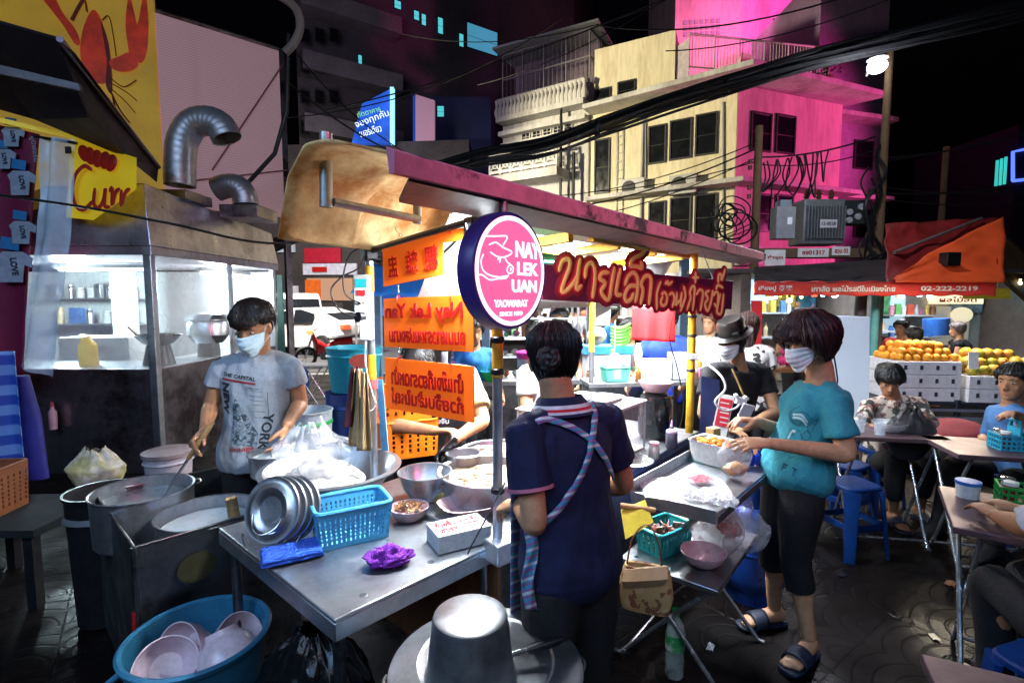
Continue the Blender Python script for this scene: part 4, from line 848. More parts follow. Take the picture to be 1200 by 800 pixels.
def basket(name,label,cat,c,rz,L,W,H,m,nx=11,nz=5,fl=1.14,par=None,group=None,rim=True,th=.004):
 t=T(name,label,cat,c,rz,group)
 def pt(s,u,z):
  k=1+(fl-1)*z;l,w=L/2*k,W/2*k
  return{0:V((-l+2*l*u,-w,z*H)),1:V((l,-w+2*w*u,z*H)),2:V((l-2*l*u,w,z*H)),3:V((-l,w-2*w*u,z*H))}[s]
 for s in range(4):
  n=nx if s%2==0 else max(3,int(nx*W/L));mb=MB();nn=V(((0,-1,0),(1,0,0),(0,1,0),(-1,0,0))[s])
  def bar(u0,u1,z0,z1):mb.hexa([pt(s,u0,z0),pt(s,u1,z0),pt(s,u1,z0)-nn*th,pt(s,u0,z0)-nn*th],[pt(s,u0,z1),pt(s,u1,z1),pt(s,u1,z1)-nn*th,pt(s,u0,z1)-nn*th])
  bar(0,1,0,.14);bar(0,1,.80,1)
  g=.34/n
  for i in range(n+1):q=i/n;bar(max(0,q-g/1),min(1,q+g/1),.1401,.7999)
  for j in range(1,nz):z=.14+.66*j/nz;
  for j in range(1,nz):
   z=.14+.66*j/nz
   for i in range(n):bar((i/n)+g,(i+1)/n-g,z-.022,z+.022)
  mb.build('side_wall',m,t,world=False,smooth=0)
 mb=MB();mb.box((0,0,.003),(L-.006,W-.006,.005));mb.build('floor',m,t,world=False,smooth=0)
 if rim:
  mb=MB();k=fl;c4=[V((-L/2*k,-W/2*k,H)),V((L/2*k,-W/2*k,H)),V((L/2*k,W/2*k,H)),V((-L/2*k,W/2*k,H))];pts=[]
  for i in range(4):
   p,q,r_=c4[i-1],c4[i],c4[(i+1)%4];e=.03
   for j in range(5):t_=j/4;A=q+(p-q).normalized()*e*(1-t_);pts.append(q+(p-q).normalized()*e*(1-t_)**2+(r_-q).normalized()*e*t_**2)
  mb.tube(pts,.008,8,closed=True,flat=1.0);mb.build('rim',m,t,world=False)
 return t
lightblue=mat('sky blue plastic',(.10,.50,.82),.35,0,.08,8,sss=.0)
basket('wash_basket','light blue perforated plastic basket standing on the work table','basket',G(411,627,.762),R(30),.235,.16,.135,lightblue,15,6,1.12)
def cloth(name,label,cat,c,rz,L,W,h,m,seed,layers=2,parent=None):
 mb=MB()
 for k in range(layers):
  def top(u,v,z0=.004+k*h/layers):
   d=noise.noise(V((u*4,v*4,seed+k)))*.35+noise.noise(V((u*11,v*9,seed)))*.15;e=min(u,1-u,v,1-v);q=min(1,e/.08)
   return V(((u-.5)*L*(1-.03*k)+.004*noise.noise(V((v*6,k,seed))),(v-.5)*W*(1-.02*k)+.004*noise.noise(V((u*6,k,seed))),z0+h/layers*(.35+.65*q**.5)*(1+d)))
  mb.grid(top,40,30)
 mb.X=None
 Z=MX.Translation(V(c))@MX.Rotation(rz,4,'Z');mb.v=[Z@v for v in mb.v]
 o=mb.build(name,m,smooth=0,solid=.004);o.data.shade_smooth();return tag(o,label,cat)
bluecloth=mat('blue microfibre cloth',(.03,.12,.62),.95,0,.2,30,.6,180)
cloth('wash_cloth','folded bright blue cloth at the front left edge of the work table','cloth',G(342,651,.762),R(28),.19,.125,.022,bluecloth,2.,2)
mb=MB();pc=G(456,660,.762)
def pf(u,v):
 a=2*pi*u;q=V((cos(a)*sin(pi*v),sin(a)*sin(pi*v),cos(pi*v)));d=.42*noise.noise(q*2.2+V((4,1,0)))+.35*(1-2*abs(noise.noise(q*3.3)))+.15*noise.noise(q*8)
 p=V((q.x*.062,q.y*.046,q.z*.026+.02))*(1+d*.75);p.z=max(p.z,.0);return pc+MX.Rotation(R(20),3,'Z')@p
mb.grid(pf,72,40,wrap=True);o=mb.build('cleaning_rag',mat('purple terry cloth',(.22,.03,.42),.95,0,.25,40,.8,220),smooth=0);o.data.shade_smooth();tag(o,'crumpled purple cleaning rag lying on the bare steel table','rag')
nc=G(537,637,.762)+V((0,.02,0));nt_=T('napkin_box','white paper box with red print at the right corner of the work table','box',nc,R(28))
MB().box((0,0,.032),(.20,.125,.064)).build('carton',mat('white card',(.80,.78,.79),.6,0,.03,10),nt_,world=False,smooth=0,bevel=.003)
ink=mat('red print',(.30,.008,.015),.6)
Xn=MX.Translation((0,0,.0645))
for bd_,x,y,w_,h_ in(('ก๋วยจั๊บ',-.045,.022,.075,.036),('นายเล็ก',.045,.026,.08,.026),('YAOWARAT',.045,-.006,.075,.016),('เยาวราช',-.045,-.026,.07,.028)):text(bd_,'print',ink,wmat(nt_)@Xn@MX.Translation((x,y,0)),W=w_,H=h_,parent=nt_,depth=.0008,bold=.04)
mb=MB();
for x0,y0,x1,y1 in((-.09,-.045,.09,-.045),(-.09,.045,.09,.045),(-.09,-.045,-.09,.045),(.09,-.045,.09,.045)):mb.box(((x0+x1)/2,(y0+y1)/2,.0646),(abs(x1-x0)+.0035,abs(y1-y0)+.0035,.0012))
mb.build('print_border',ink,nt_,world=False,smooth=0)
def bowl(name,label,c,r,h,m,foot=.5,rz=0,group=None,tilt=None,n=44,th=.004,lip=0.):
 o=MB().lathe(bowl_prof(r,h,foot,th,lip),c,n,M=tilt).build(name,m);return tag(o,label,'bowl',group)
meat=mat('braised pork',(.30,.13,.05),.35,0,.4,20,.4,50,col2=(.55,.33,.18),thr=.6)
mc=G(480,607,.762);bowl('meat_bowl','pink melamine bowl filled with sliced braised pork',mc,.077,.05,pink_p)
mb=MB();rn=random.Random(8)
for i in range(46):
 a,q=rn.uniform(0,6.3),rn.uniform(0,.056);mb.box(mc+V((q*cos(a),q*sin(a),.043+.02*(1-q/.06)+rn.uniform(-.004,.006))),(rn.uniform(.018,.03),rn.uniform(.01,.016),.004),rz=rn.uniform(0,6),rx=rn.uniform(-.6,.6),ry=rn.uniform(-.6,.6))
tag(mb.build('sliced_pork',meat,smooth=0),'pile of brown braised pork slices in the pink bowl','meat')
mb=MB();gc=G(500,598,.762)+V((.03,.07,0));mb.grid(bagfn(gc,.07,.05,.095,4.,.4,.14),48,24,wrap=True);o=mb.build('fried_tofu_bag',mat('milky bag with yellow food',(.82,.74,.5),.3,0,.12,9,.4,30,col2=(.72,.42,.06),thr=.52),smooth=0);o.data.shade_smooth();tag(o,'small milky plastic bag of yellow fried tofu beside the pink bowl','plastic bag')
tc_=G(553,612,.78)+V((-.0,.09,-.0));mb=MB();mb.loft([(tc_+UP*.0,V((.08,.04,0)),V((-.03,.055,0))),(tc_+UP*.035,V((.105,.05,0)),V((-.04,.072,0))),(tc_+UP*.048,V((.125,.06,0)),V((-.048,.084,0))),(tc_+UP*.049,V((.118,.056,0)),V((-.045,.08,0))),(tc_+UP*.034,V((.098,.046,0)),V((-.037,.066,0))),(tc_+UP*.006,V((.075,.035,0)),V((-.027,.05,0)))],36,pw=3.2);tag(mb.build('pink_tray',pink_p),'shallow pale pink plastic tray behind the white paper box','tray')
q=P(498,545,2.12);sb=MB().lathe([(0,0),(.06,0),(.092,.05),(.108,.112),(.116,.114),(.116,.118),(.108,.118),(.09,.052),(.058,.004),(0,.004)],(q.x,q.y,.785),44).build('mixing_bowl',steel);tag(sb,'deep steel mixing bowl under the cook\'s gloved hand','bowl')
q=P(543,535,2.36);t=T('stock_pan','small steel pan on a magenta stand behind the mixing bowl','pan',(q.x,q.y,.785))
MB().lathe(pot_prof(.078,.05,.003,.007),(q.x,q.y,.855),40).build('pan_body',steel,t);MB().lathe([(.062,0),(.066,.0),(.058,.07),(.054,.07),(.062,0)],(q.x,q.y,.785),30,cap=False).build('stand',mat('magenta plastic',(.75,.03,.28),.4),t)
q=S(.28,.30,0);t=T('soup_pot','large steaming steel soup pot set in the counter beside the near pole','pot',(q.x,q.y,.785))
MB().lathe(pot_prof(.205,.105,.006,.012,.97),(q.x,q.y,.785),56).build('pot_body',steel,t)
MB().lathe([(0,.0),(.195,.0),(.195,.004),(0,.004)],(q.x,q.y,.852),48).build('broth',broth,t)
MB().box((q.x-.19,q.y-.09,.86),(.03,.04,.02),rz=.4).build('latch',steel_d,t)
rn=random.Random(4)
mb=MB()
for i in range(24):a,r_=rn.uniform(0,6.3),.17*rn.random()**.5;mb.ball((q.x+r_*cos(a),q.y+r_*sin(a),.857),(.018,.013,.006),8,6,M=MX.Rotation(a*2,3,'Z'))
o=mb.build('floating_pork',meat,t);o['kind']='stuff'
q=S(.62,.52,0);t=T('simmering_pan','wide low pan of simmering pork behind the soup pot','pan',(q.x,q.y,.785));MB().lathe(pot_prof(.2,.07,.005,.01,.9),(q.x,q.y,.785),48).build('pan_body',steel_d,t);mb=MB();mb.lathe([(0,0),(.185,0),(.185,.004),(0,.004)],(q.x,q.y,.828),40)
mb.build('broth',broth,t);mb=MB()
for i in range(46):a,r_=rn.uniform(0,6.3),.165*rn.random()**.5;mb.ball((q.x+r_*cos(a),q.y+r_*sin(a),.838),(.03,.022,.014),10,8,M=MX.Rotation(a*2,3,'Z'),jit=.3)
o=mb.build('dumplings_layer',mat('pale dumpling skin',(.68,.52,.38),.4,0,.2,15,.2),t);o['kind']='stuff'
KC=G(157,641,.70);kd1=V((-.733,.68,0));kd2=V((.69,.72,0));
st=T('stove_box','open sheet-steel stove box holding two pots at the lower left','stove',KC+kd1*.38+kd2*.3-UP*.7)
def kp(u,v,z):return V((KC.x,KC.y,0))+kd1*u+kd2*v+UP*z
LU,LV=.78,.62
for n_,p,q in(('front_panel',(0,0),(0,LV)),('side_panel',(LU,0),(0,0)),('rear_panel',(LU,LV),(LU,0)),('side_panel',(0,LV),(LU,LV))):
 p0,q0=kp(*p,0),kp(*q,0);d=(q0-p0).normalized();n=V((-d.y,d.x,0));mb=MB();mb.hexa([p0+UP*.03,q0+UP*.03,q0+n*.004+UP*.03,p0+n*.004+UP*.03],[p0+UP*.7,q0+UP*.7,q0+n*.004+UP*.7,p0+n*.004+UP*.7]);mb.tube([p0+UP*.7,q0+UP*.7],.006,8);pn=mb.build(n_,steel_d,st)
 if n_=='front_panel':MB().lathe([(0,0),(.055,0),(.06,.012),(.055,.012),(0,.004)],p0+d*.2+UP*.55-n*.004,28,M=MX((d,UP,-n)).transposed(),sx=1.2,sy=1.).build('vent_hole',mat('sooty opening',(.03,.026,.008),.8,0,.4,12),pn)
MB().tube([kp(0,0,.03),kp(0,0,.70)],.012,8).build('corner_post',steel_d,st)
MB().tube([kp(0,-.012,.45),kp(.002,-.016,.2),kp(.02,-.02,.05)],.009,8).build('gas_hose',mat('red rubber hose',(.30,.01,.02),.5),st)
q=kp(.58,.12,0)+V((.02,.02,0));t=T('deep_pot','tall grey aluminium pot being stirred by the man in the grey shirt','pot',(q.x,q.y,.5));PA=q
MB().lathe(pot_prof(.205,.235,.004,.006,.97),(q.x,q.y,.5),56).build('pot_body',alu,t);MB().lathe(disc(.198,.62-.5+.5),(q.x,q.y,.06),44).build('broth',mat('dark broth',(.10,.12,.13),.12,0,.3,6,.2),t)
ringhandle(V((q.x+.15,q.y+.15,.715)),(.7,.7,.2),.03,alu,t)
q=kp(.2,.31,0);t=T('shallow_pot','second aluminium pot sunk in the stove box with a wooden paddle','pot',(q.x,q.y,.45));PB=q
MB().lathe(pot_prof(.2,.235,.004,.008,.96),(q.x,q.y,.45),56).build('pot_body',alu,t);MB().lathe(disc(.19,.2),(q.x,q.y,.43),44).build('broth',soupwhite,t)
mb=MB()
for s_ in(0,1):p0=q+V((.06+.018*s_,.09-.012*s_,.60));p1=P(268+6*s_,592-2*s_,2.2)+V((.0,.0,.03));mb.tube([p0,p0.lerp(p1,.5),p1],[(.022,.006),(.017,.008),(.013,.009)],8)
tag(mb.build('wooden_paddle',wood),'pale wooden paddle leaning in the shallow pot','paddle')
def bucket(name,label,c,r,h,m,rim=None,top=None,cat='bucket',bot=.85,rx=0.,fill=None,handle=False,group=None):
 t=T(name,label,cat,c,0,group);c=V(c)
 MB().lathe([(0,0),(r*bot,0),(r,h-.01),(r+.008,h-.01),(r+.009,h+.006),(r-.002,h+.006),(r-.006,h-.012),(r*bot-.006,.006),(0,.006)],c,40).build('shell',m,t)
 MB().lathe([(r+.009,h*.82),(r*.96,h*.80),(r*.99,h*.86),(r+.009,h*.82)],c,40,cap=False).build('rim_band',rim or m,t)
 if top:MB().lathe([(0,h+.012),(r*.9,h+.012),(r+.01,h+.007),(r+.012,h-.02),(r+.0125,h-.02),(r+.014,h+.01),(r*.9,h+.02),(0,h+.02)],c,40).build('lid',top,t)
 if fill:MB().lathe(disc(r*.95,h*.7),c,32).build('contents',fill,t)
 if handle:mb=MB();mb.tube([c+V((r*1.03*cos(q),-.03,h*.85-r*.9*sin(q)*.9))for q in[pi*j/12 for j in range(13)]],.003,6);mb.build('handle',chrome,t)
 return t
q=G(157,560,0);bucket('paint_bucket','white plastic bucket with a brown lid against the booth corner',(-2.78,4.05,.32-.32),.17,.40,mat('greyish white pail',(.55,.50,.54),.45,0,.1,5,col2=(.38,.34,.38),thr=.62),None,mat('brown stained lid',(.35,.27,.27),.5,0,.3,6))
q=G(88,645,0);bucket('black_tub','round black plastic tub left of the stove box',(-2.06,2.5,0.02),.15,.65,black_m,mat('worn tub rim',(.14,.15,.16),.35))
WC=G(232,742,.44);t=T('wash_tub','big blue plastic wash tub of soaking bowls at the bottom left','tub',(WC.x,WC.y,.02))
bt=mat('blue tub plastic',(.030,.17,.30),.38,0,.12,5,.05)
MB().lathe([(0,.03),(.18,.03),(.222,.42),(.236,.425),(.24,.44),(.232,.447),(.218,.441),(.18,.06),(0,.05)],(WC.x,WC.y,.0),64).build('tub_shell',bt,t)
MB().lathe(disc(.205,.27),(WC.x,WC.y,0),48).build('water',mat('murky dish water',(.05,.08,.09),.06,0,.3,4),t)
MB().tube([V((WC.x-.17,WC.y-.15,.40)),V((WC.x-.2,WC.y-.18,.38)),V((WC.x-.2,WC.y-.18,.33)),V((WC.x-.165,WC.y-.145,.31))],.011,8).build('handle',bt,t)
pw_=mat('pink white melamine',(.80,.62,.68),.22,0,.05,6,coat=.3)
for i,(dx,dy,dz,rx,ry,r,lab)in enumerate(((.085,.0,.44,2.75,.45,.1,'upside-down pale pink bowl with a hollow foot in the wash tub'),(-.02,.03,.37,1.2,-.3,.1,'pale pink bowl lying on its side in the wash tub'),(-.10,-.03,.33,.9,.5,.1,'half-sunk pale pink bowl at the left of the wash tub'),(.02,-.10,.35,2.6,.2,.1,'flat pale pink bowl at the front of the wash tub'),(.05,.09,.34,.6,.9,.09,'rear pale pink bowl leaning in the wash tub'))):
 Mx=MX.Rotation(rx,3,'X')@MX.Rotation(ry,3,'Y');o=MB().lathe([(0,.0),(.0,.004),(.045,.004),(.048,-.012),(.053,-.012),(.055,.006),(r*.86,.035),(r,.085),(r-.004,.085),(r*.8,.037),(.05,.010),(0,.009)],WC+V((dx,dy,dz-.44)),44,M=Mx).build('soaking_bowl',pw_);tag(o,lab,'bowl','bowls soaking in the blue tub')
mb=MB();gb=G(365,800,.35)+V((-.0,.02,0))
def gf(u,v):
 a=2*pi*u;z=v;k=sin(pi*min(1,.12+.8*z));q=V((cos(a)*1.5,sin(a)*1.5,z*2));d=.10*noise.noise(q)+.10*(1-2*abs(noise.noise(q*2.5)))+.05*sin(a*17+3*noise.noise(q*2))*(z**2)
 return V((gb.x+.20*k*cos(a)*(1+d),gb.y+.13*k*sin(a)*(1+d),.02+.50*z*(1+d*.3)))
mb.grid(gf,90,40,wrap=True);o=mb.build('refuse_bag',blackbag,smooth=0);o.data.shade_smooth();tag(o,'shiny black refuse bag standing below the work table','refuse bag')
pc=P(566,765,1.14);zt=.655;pc=G(570,775,.64);t=T('stock_pot','big two-handled stock pot with a film-covered steel lid at the bottom edge','pot',(pc.x,pc.y,.02))
MB().lathe([(0,.02),(.235,.02),(.245,.04),(.247,.62),(.262,.625),(.264,.632),(.25,.634),(.235,.6),(.23,.05),(0,.04)],(pc.x,pc.y,0),64).build('pot_body',steel,t)
ld=MB().lathe([(0,.655),(.10,.652),(.105,.647),(.18,.642),(.186,.648),(.225,.637),(.256,.633),(.256,.637),(.225,.643),(.187,.653),(.179,.648),(.107,.653),(.10,.658),(0,.661)],(pc.x,pc.y,0),64).build('lid',alu,t)
for s_ in(-1,1):d=V((cos(R(8))*s_,sin(R(8))*s_,0));ringhandle(V((pc.x,pc.y,.60))+d*.25,d+UP*.55,.032,chrome,t,w=.0045)
ip=G(551,718,.83);ip=V((ip.x,ip.y,0));t=T('saucepan','upside-down aluminium saucepan with a black handle on the stock pot lid','saucepan',(ip.x,ip.y,.66))
MB().lathe([(0,.83),(.086,.83),(.093,.826),(.097,.815),(.113,.674),(.119,.670),(.119,.665),(.112,.665),(.094,.81),(0,.824)],(ip.x,ip.y,0),56).build('pan_body',alu,t)
hdv=V((.95,.31,0)).normalized();p0=V((ip.x,ip.y,.692))+hdv*.111
MB().tube([p0-hdv*.004,p0+hdv*.05+UP*.004],.0075,10).build('handle_shank',chrome,t);hh=MB();hh.tube([p0+hdv*.045+UP*.004,p0+hdv*.07+UP*.006,p0+hdv*.12+UP*.01,p0+hdv*.145+UP*.012],[.010,.0125,.0125,.009],12);hh.build('handle_grip',black_m,t)
#  serving side of the stall
def bottle(name,label,c,r,h,m,capm,group=None,neck=.35,cat='bottle',lab=None,nozzle=False,fill=None):
 t=T(name,label,cat,c,0,group);b0=h*.62
 MB().lathe([(0,0),(r*.9,0),(r,.006),(r,b0),(r*.85,b0+h*.08),(r*neck,b0+h*.2),(r*neck,h*.92),(0,h*.92)],c,20).build('glass_body' if capm is not None else 'body',m,t)
 if lab:MB().lathe([(r+.0006,h*.2),(r+.0012,h*.2),(r+.0012,h*.48),(r+.0006,h*.48)],c,24,cap=False).build('paper_label',lab,t)
 if capm:
  if nozzle:MB().lathe([(0,b0+h*.04),(r*.95,b0+h*.04),(r*.95,b0+h*.13),(r*.5,b0+h*.17),(r*.28,b0+h*.22),(r*.12,h*1.18),(0,h*1.18)],c,20).build('nozzle_cap',capm,t)
  else:MB().lathe([(0,h*.86),(r*(neck+.08),h*.86),(r*(neck+.08),h),(0,h)],c,16).build('cap',capm,t)
 return t
def casept(u,v,z):return S(.72+u*.62,.06+v*.42,z)
dc=T('display_case','clear acrylic display case on the stall counter beside the dark urn','display case',S(1.,.27,.785))
mb=MB();mb.hexa([casept(0,0,.786),casept(1,0,.786),casept(1,1,.786),casept(0,1,.786)],[casept(0,0,.80),casept(1,0,.80),casept(1,1,.80),casept(0,1,.80)]);mb.build('base',whitep,dc)
for(p,q)in(((0,0),(1,0)),((1,0),(1,1)),((1,1),(0,1)),((0,1),(0,0))):
 MB().add([casept(*p,.801),casept(*q,.801),casept(*q,1.055),casept(*p,1.055)],[(0,1,2,3)]).build('pane',glass,dc,smooth=0)
mb=MB();acr=mat('frosted acrylic edge',(.75,.8,.85),.3)
for(p,q)in(((0,0),(1,0)),((1,0),(1,1)),((1,1),(0,1)),((0,1),(0,0))):mb.tube([casept(*p,1.055),casept(*q,1.055)],.006,6);mb.tube([casept(*p,.8),casept(*p,1.055)],.006,6)
mb.build('edge_frame',acr,dc);MB().hexa([casept(-.02,-.02,1.06),casept(1.02,-.02,1.06),casept(1.02,1.02,1.06),casept(-.02,1.02,1.06)],[casept(-.02,-.02,1.066),casept(1.02,-.02,1.066),casept(1.02,1.02,1.066),casept(-.02,1.02,1.066)]).build('top',whitep,dc)
mb=MB();rn=random.Random(11)
for i in range(14):mb.ball(casept(rn.uniform(.12,.88),rn.uniform(.15,.85),.825),(.05,.035,.025),10,8,M=MX.Rotation(rn.uniform(0,6),3,'Z'),jit=.3)
tag(mb.build('boiled_pork',mat('pale boiled pork',(.55,.34,.24),.4,0,.25,14,.3),smooth=60),'pieces of boiled pork laid out inside the acrylic display case','meat')
q=casept(.72,.4,1.068);t=T('serving_tray','white rectangular tray with orange crumbs on top of the display case','tray',q,R(51));MB().loft([((0,0,0),(.11,0,0),(0,.07,0)),((0,0,.02),(.125,0,0),(0,.085,0)),((0,0,.021),(.12,0,0),(0,.08,0)),((0,0,.005),(.105,0,0),(0,.065,0))],28,pw=5).build('tray',whitep,t,world=False)
mb=MB();[mb.ball((rn.uniform(-.06,.06),rn.uniform(-.04,.04),.009),(.010,.008,.006),8,6)for i in range(12)];o=mb.build('crumbs',mat('orange fried crumbs',(.75,.28,.04),.5),t,world=False);o['kind']='stuff'
q=S(1.62,.12,.785);t=T('dark_urn','glossy black urn beside the yellow far pole carrying a pink bowl','urn',q)
MB().lathe([(0,0),(.085,0),(.1,.03),(.105,.2),(.09,.255),(.07,.268),(0,.268)],q,40).build('urn_body',mat('black glazed urn',(.012,.011,.013),.15,0,.3,6,coat=.5),t);MB().lathe([(0,.269),(.072,.269),(.075,.275),(0,.28)],q,32).build('lid',black_m,t)
bowl('serving_bowl','pale pink bowl standing on the black urn',q+UP*.282,.102,.062,pink_p,.5)
q=S(1.28,-.02,.785);bottle('sauce_bottle','squeeze bottle of dark sauce with a lilac nozzle beside the black urn',S(1.46,-.05,.785),.033,.135,mat('smoky sauce bottle',(.10,.09,.13),.2),mat('lilac cap',(.72,.45,.70),.4),nozzle=True)
bottle('sauce_jar','small jar with a pink lid at the back rim of the serving shelf',S(1.22,-.05,.785),.03,.085,mat('clear jar',(.6,.55,.55),.1),mat('pink cap',(.85,.35,.5),.4),neck=.8)
q=S(1.05,-.0,.785);sb_=MB().lathe([(0,0),(.05,0),(.1,.022),(.115,.024),(.1,.028),(.05,.006),(0,.006)],q,36).build('steel_plate',chrome);tag(sb_,'round steel plate between the display case and the navy-shirted vendor','plate')
H1,H2,H3=G(740,578,.83),G(840,602,.83),G(905,547,.83);H4=H1+H3-H2
MB().hexa([p-UP*.008 for p in(H1,H2,H3,H4)],[H1,H2,H3,H4]).build('side_shelf',steel,cart,bevel=.003)
mb=MB()
for p,q,z0,z1 in((H1,H2,-.04,.012),(H4,H1,-.02,.05),(H2,H3,-.04,-.0085)):d=(q-p).normalized();n=V((d.y,-d.x,0));mb.hexa([p+UP*z0+n*.002,q+UP*z0+n*.002,q+UP*z0+n*.006,p+UP*z0+n*.006],[p+UP*z1+n*.002,q+UP*z1+n*.002,q+UP*z1+n*.006,p+UP*z1+n*.006])
mb.build('shelf_rim',steel,cart)
hc=(H1+H2+H3+H4)/4
for p in(H2,H3):q=p.lerp(hc,.25);MB().cyl(q-UP*.01,q.lerp(S(1.2,.0,0),.55).xy.to_3d()+UP*.5,.011,n=10).build('shelf_bracket',steel_d,cart)
def flat_film(name,label,c,rz,L,W,m,seed,amp=.012,cat='plastic bag'):
 Z=MX.Translation(c)@MX.Rotation(rz,4,'Z');mb=MB()
 mb.grid(lambda u,v:Z@V(((u-.5)*L*(1+.06*noise.noise(V((v*5,seed,1)))),(v-.5)*W*(1+.08*noise.noise(V((u*5,seed,2)))),.004+amp*(abs(noise.noise(V((u*5,v*5,seed))))+.8*abs(noise.noise(V((u*13,v*12,seed))))))),60,44)
 o=mb.build(name,m,smooth=0);o.data.shade_smooth();return tag(o,label,cat)
whitefilm=plastic_film('white carrier bag plastic',(.9,.9,.93),.8,.25,.8,18)
film2=filmbag
flat_film('carrier_bags','flat heap of white and clear carrier bags with red print on the serving shelf',G(803,574,.835),R(-8),.36,.26,whitefilm,3.)
MATS['red bag print']=mat('red bag print',(.75,.05,.10),.45,0,.3,20)
flat_film('printed_bag','small red printed bag lying on top of the carrier bags',G(820,562,.856),R(20),.10,.07,MATS['red bag print'],7.,.008)
flat_film('carrier_bags','thin clear bags spilling over the front rim of the serving shelf',G(832,588,.84),R(-32),.20,.09,filmbag,9.,.03)
q=H3.lerp(H4,.38)*.62+H2.lerp(H1,.38)*.38;q=G(840,541,.833);t=T('food_container','white plastic tub of orange chilli oil and sachets on the serving shelf','container',q,R(39));
MB().loft([((0,0,0),(.075,0,0),(0,.105,0)),((0,0,.1),(.085,0,0),(0,.118,0)),((0,0,.102),(.09,0,0),(0,.123,0)),((0,0,.106),(.09,0,0),(0,.123,0)),((0,0,.104),(.081,0,0),(0,.114,0)),((0,0,.05),(.078,0,0),(0,.11,0))],36,pw=6).build('tub',whitep,t,world=False)
mb=MB();rn=random.Random(2)
for i in range(26):mb.ball((rn.uniform(-.055,.055),rn.uniform(-.085,.085),.086+rn.uniform(-.005,.012)),(.022,.017,.013),8,6,jit=.4)
o=mb.build('chilli_sachets',mat('orange sachets',(.80,.25,.03),.25,0,.3,14,col2=(.7,.6,.5),thr=.6),t,world=False);o['kind']='stuff'
MB().box((0,0,.002),(.15,.21,.003)).build('teal_base',teal_p,t,world=False)
q=G(836,500,.97);tag(MB().box((q.x,q.y,.945),(.055,.05,.045),rz=.5).build('wooden_block',wood,bevel=.003,smooth=0),'small plain wooden block by the foot of the yellow pole','block')
for i,px in enumerate((880,889)):bottle('blue_bottle',('left','right')[i]+' one of the two small cobalt blue bottles at the rear of the serving shelf',G(px,545,.835),.017,.075,mat('cobalt glass',(.01,.04,.5),.1),mat('cobalt cap',(.01,.03,.35),.3))
mb=MB();q=P(860,565,2.23);fb=bagfn(V((q.x,q.y,.842)),.075,.055,.17,12.,.35,.14);mb.grid(fb,60,30,wrap=True);o=mb.build('takeaway_bag',filmbag,smooth=0);o.data.shade_smooth();tag(o,'clear takeaway bag held open by the woman in turquoise','plastic bag')
mb=MB();mb.ball(V((q.x,q.y,.875)),(.05,.035,.03),14,10,jit=.3);o=mb.build('takeaway_portion',mat('orange noodle portion',(.85,.42,.18),.4,0,.25,12));tag(o,'orange food portion at the bottom of the takeaway bag','food')
q=S(1.88,0,1.27);t=T('phone_holder','white gooseneck phone clamp fixed to the yellow far pole','phone holder',q)
wh=mat('white gloss plastic',(.8,.8,.82),.25)
hp=P(868,470,2.95);pts=cr([q+V((.02,-.02,0)),P(842,437,2.95),P(850,455,2.9),P(838,470,2.9),P(848,481,2.9),P(862,478,2.92),hp],6);MB().tube(pts,.0065,10).build('gooseneck',wh,t)
MB().box(q+V((.0,-.03,.0)),(.05,.05,.035)).build('pole_clip',wh,t,bevel=.006);mb=MB();mb.box(hp,(.06,.03,.045),ry=.3);mb.box(hp+V((.03,0,.02)),(.03,.03,.02),ry=.7);mb.box(hp+V((-.025,0,.028)),(.02,.03,.035),ry=-.5);mb.build('clamp',wh,t,bevel=.006)
ph=P(872,487,2.93);tag(MB().box(ph,(.075,.012,.15),rx=.25,ry=.25).build('phone',wh,bevel=.005),'pale phone held upside down in the white gooseneck clamp','phone')
tag(MB().tube([P(858,432,2.95),P(871,462,2.92)],.006,8).build('chopstick',wood),'single wooden stick in the phone clamp','stick')
q=S(1.88,0,1.585);t=T('plug_adapter','white plug adapter strapped to the yellow far pole','plug adapter',q+V((-.06,-.04,0)));MB().box(q+V((-.07,-.035,0)),(.09,.04,.06)).build('housing',whitep,t,bevel=.006);MB().box(q+V((-.125,-.035,.003)),(.03,.045,.07)).build('transformer',black_m,t,bevel=.004)
MB().tube(cr([q+V((-.13,-.03,-.03)),q+V((-.15,-.03,-.2)),q+V((-.09,0,-.38)),q+V((-.04,0,-.62)),q+V((-.06,0,-.78))],6),.004,6).build('flex',cable_m,t)
q=P(847,487,3.05);t=T('menu_stand','upright red and white menu card behind the food tub','menu',q-UP*.1);MB().box(q,(.085,.006,.26),ry=.16,rz=-.3).build('card',mat('white card',(.8,.78,.79),.6),t);MB().box(q+V((.002,-.006,.02)),(.072,.004,.17),ry=.16,rz=-.3).build('red_print_panel',mat('red menu print',(.65,.03,.05),.5,0,.1,8),t)
mb=MB()
for k in range(5):mb.box(q+V((.006,-.0095,.08-.03*k)),(.05,.001,.007),ry=.16,rz=-.3)
mb.build('print_lines',mat('white print',(.8,.75,.75),.6),t)
tray_top=mat('folding table steel',(.55,.57,.6),.33,1.,.12,5,.1,50)
fm=T('folding_table','low steel folding table below the serving shelf with crossed chrome legs','table',(.95,2.2,0))
f1=V((.80,1.90,.5));fa,fb_=V((.625,.78,0)),V((-.78,.625,0));FQ=lambda u,v,z:V((f1.x,f1.y,0))+fa*u+fb_*v+UP*z
MB().hexa([FQ(0,0,.475),FQ(.62,0,.475),FQ(.62,.42,.475),FQ(0,.42,.475)],[FQ(0,0,.5),FQ(.62,0,.5),FQ(.62,.42,.5),FQ(0,.42,.5)]).build('table_top',tray_top,fm,bevel=.004)
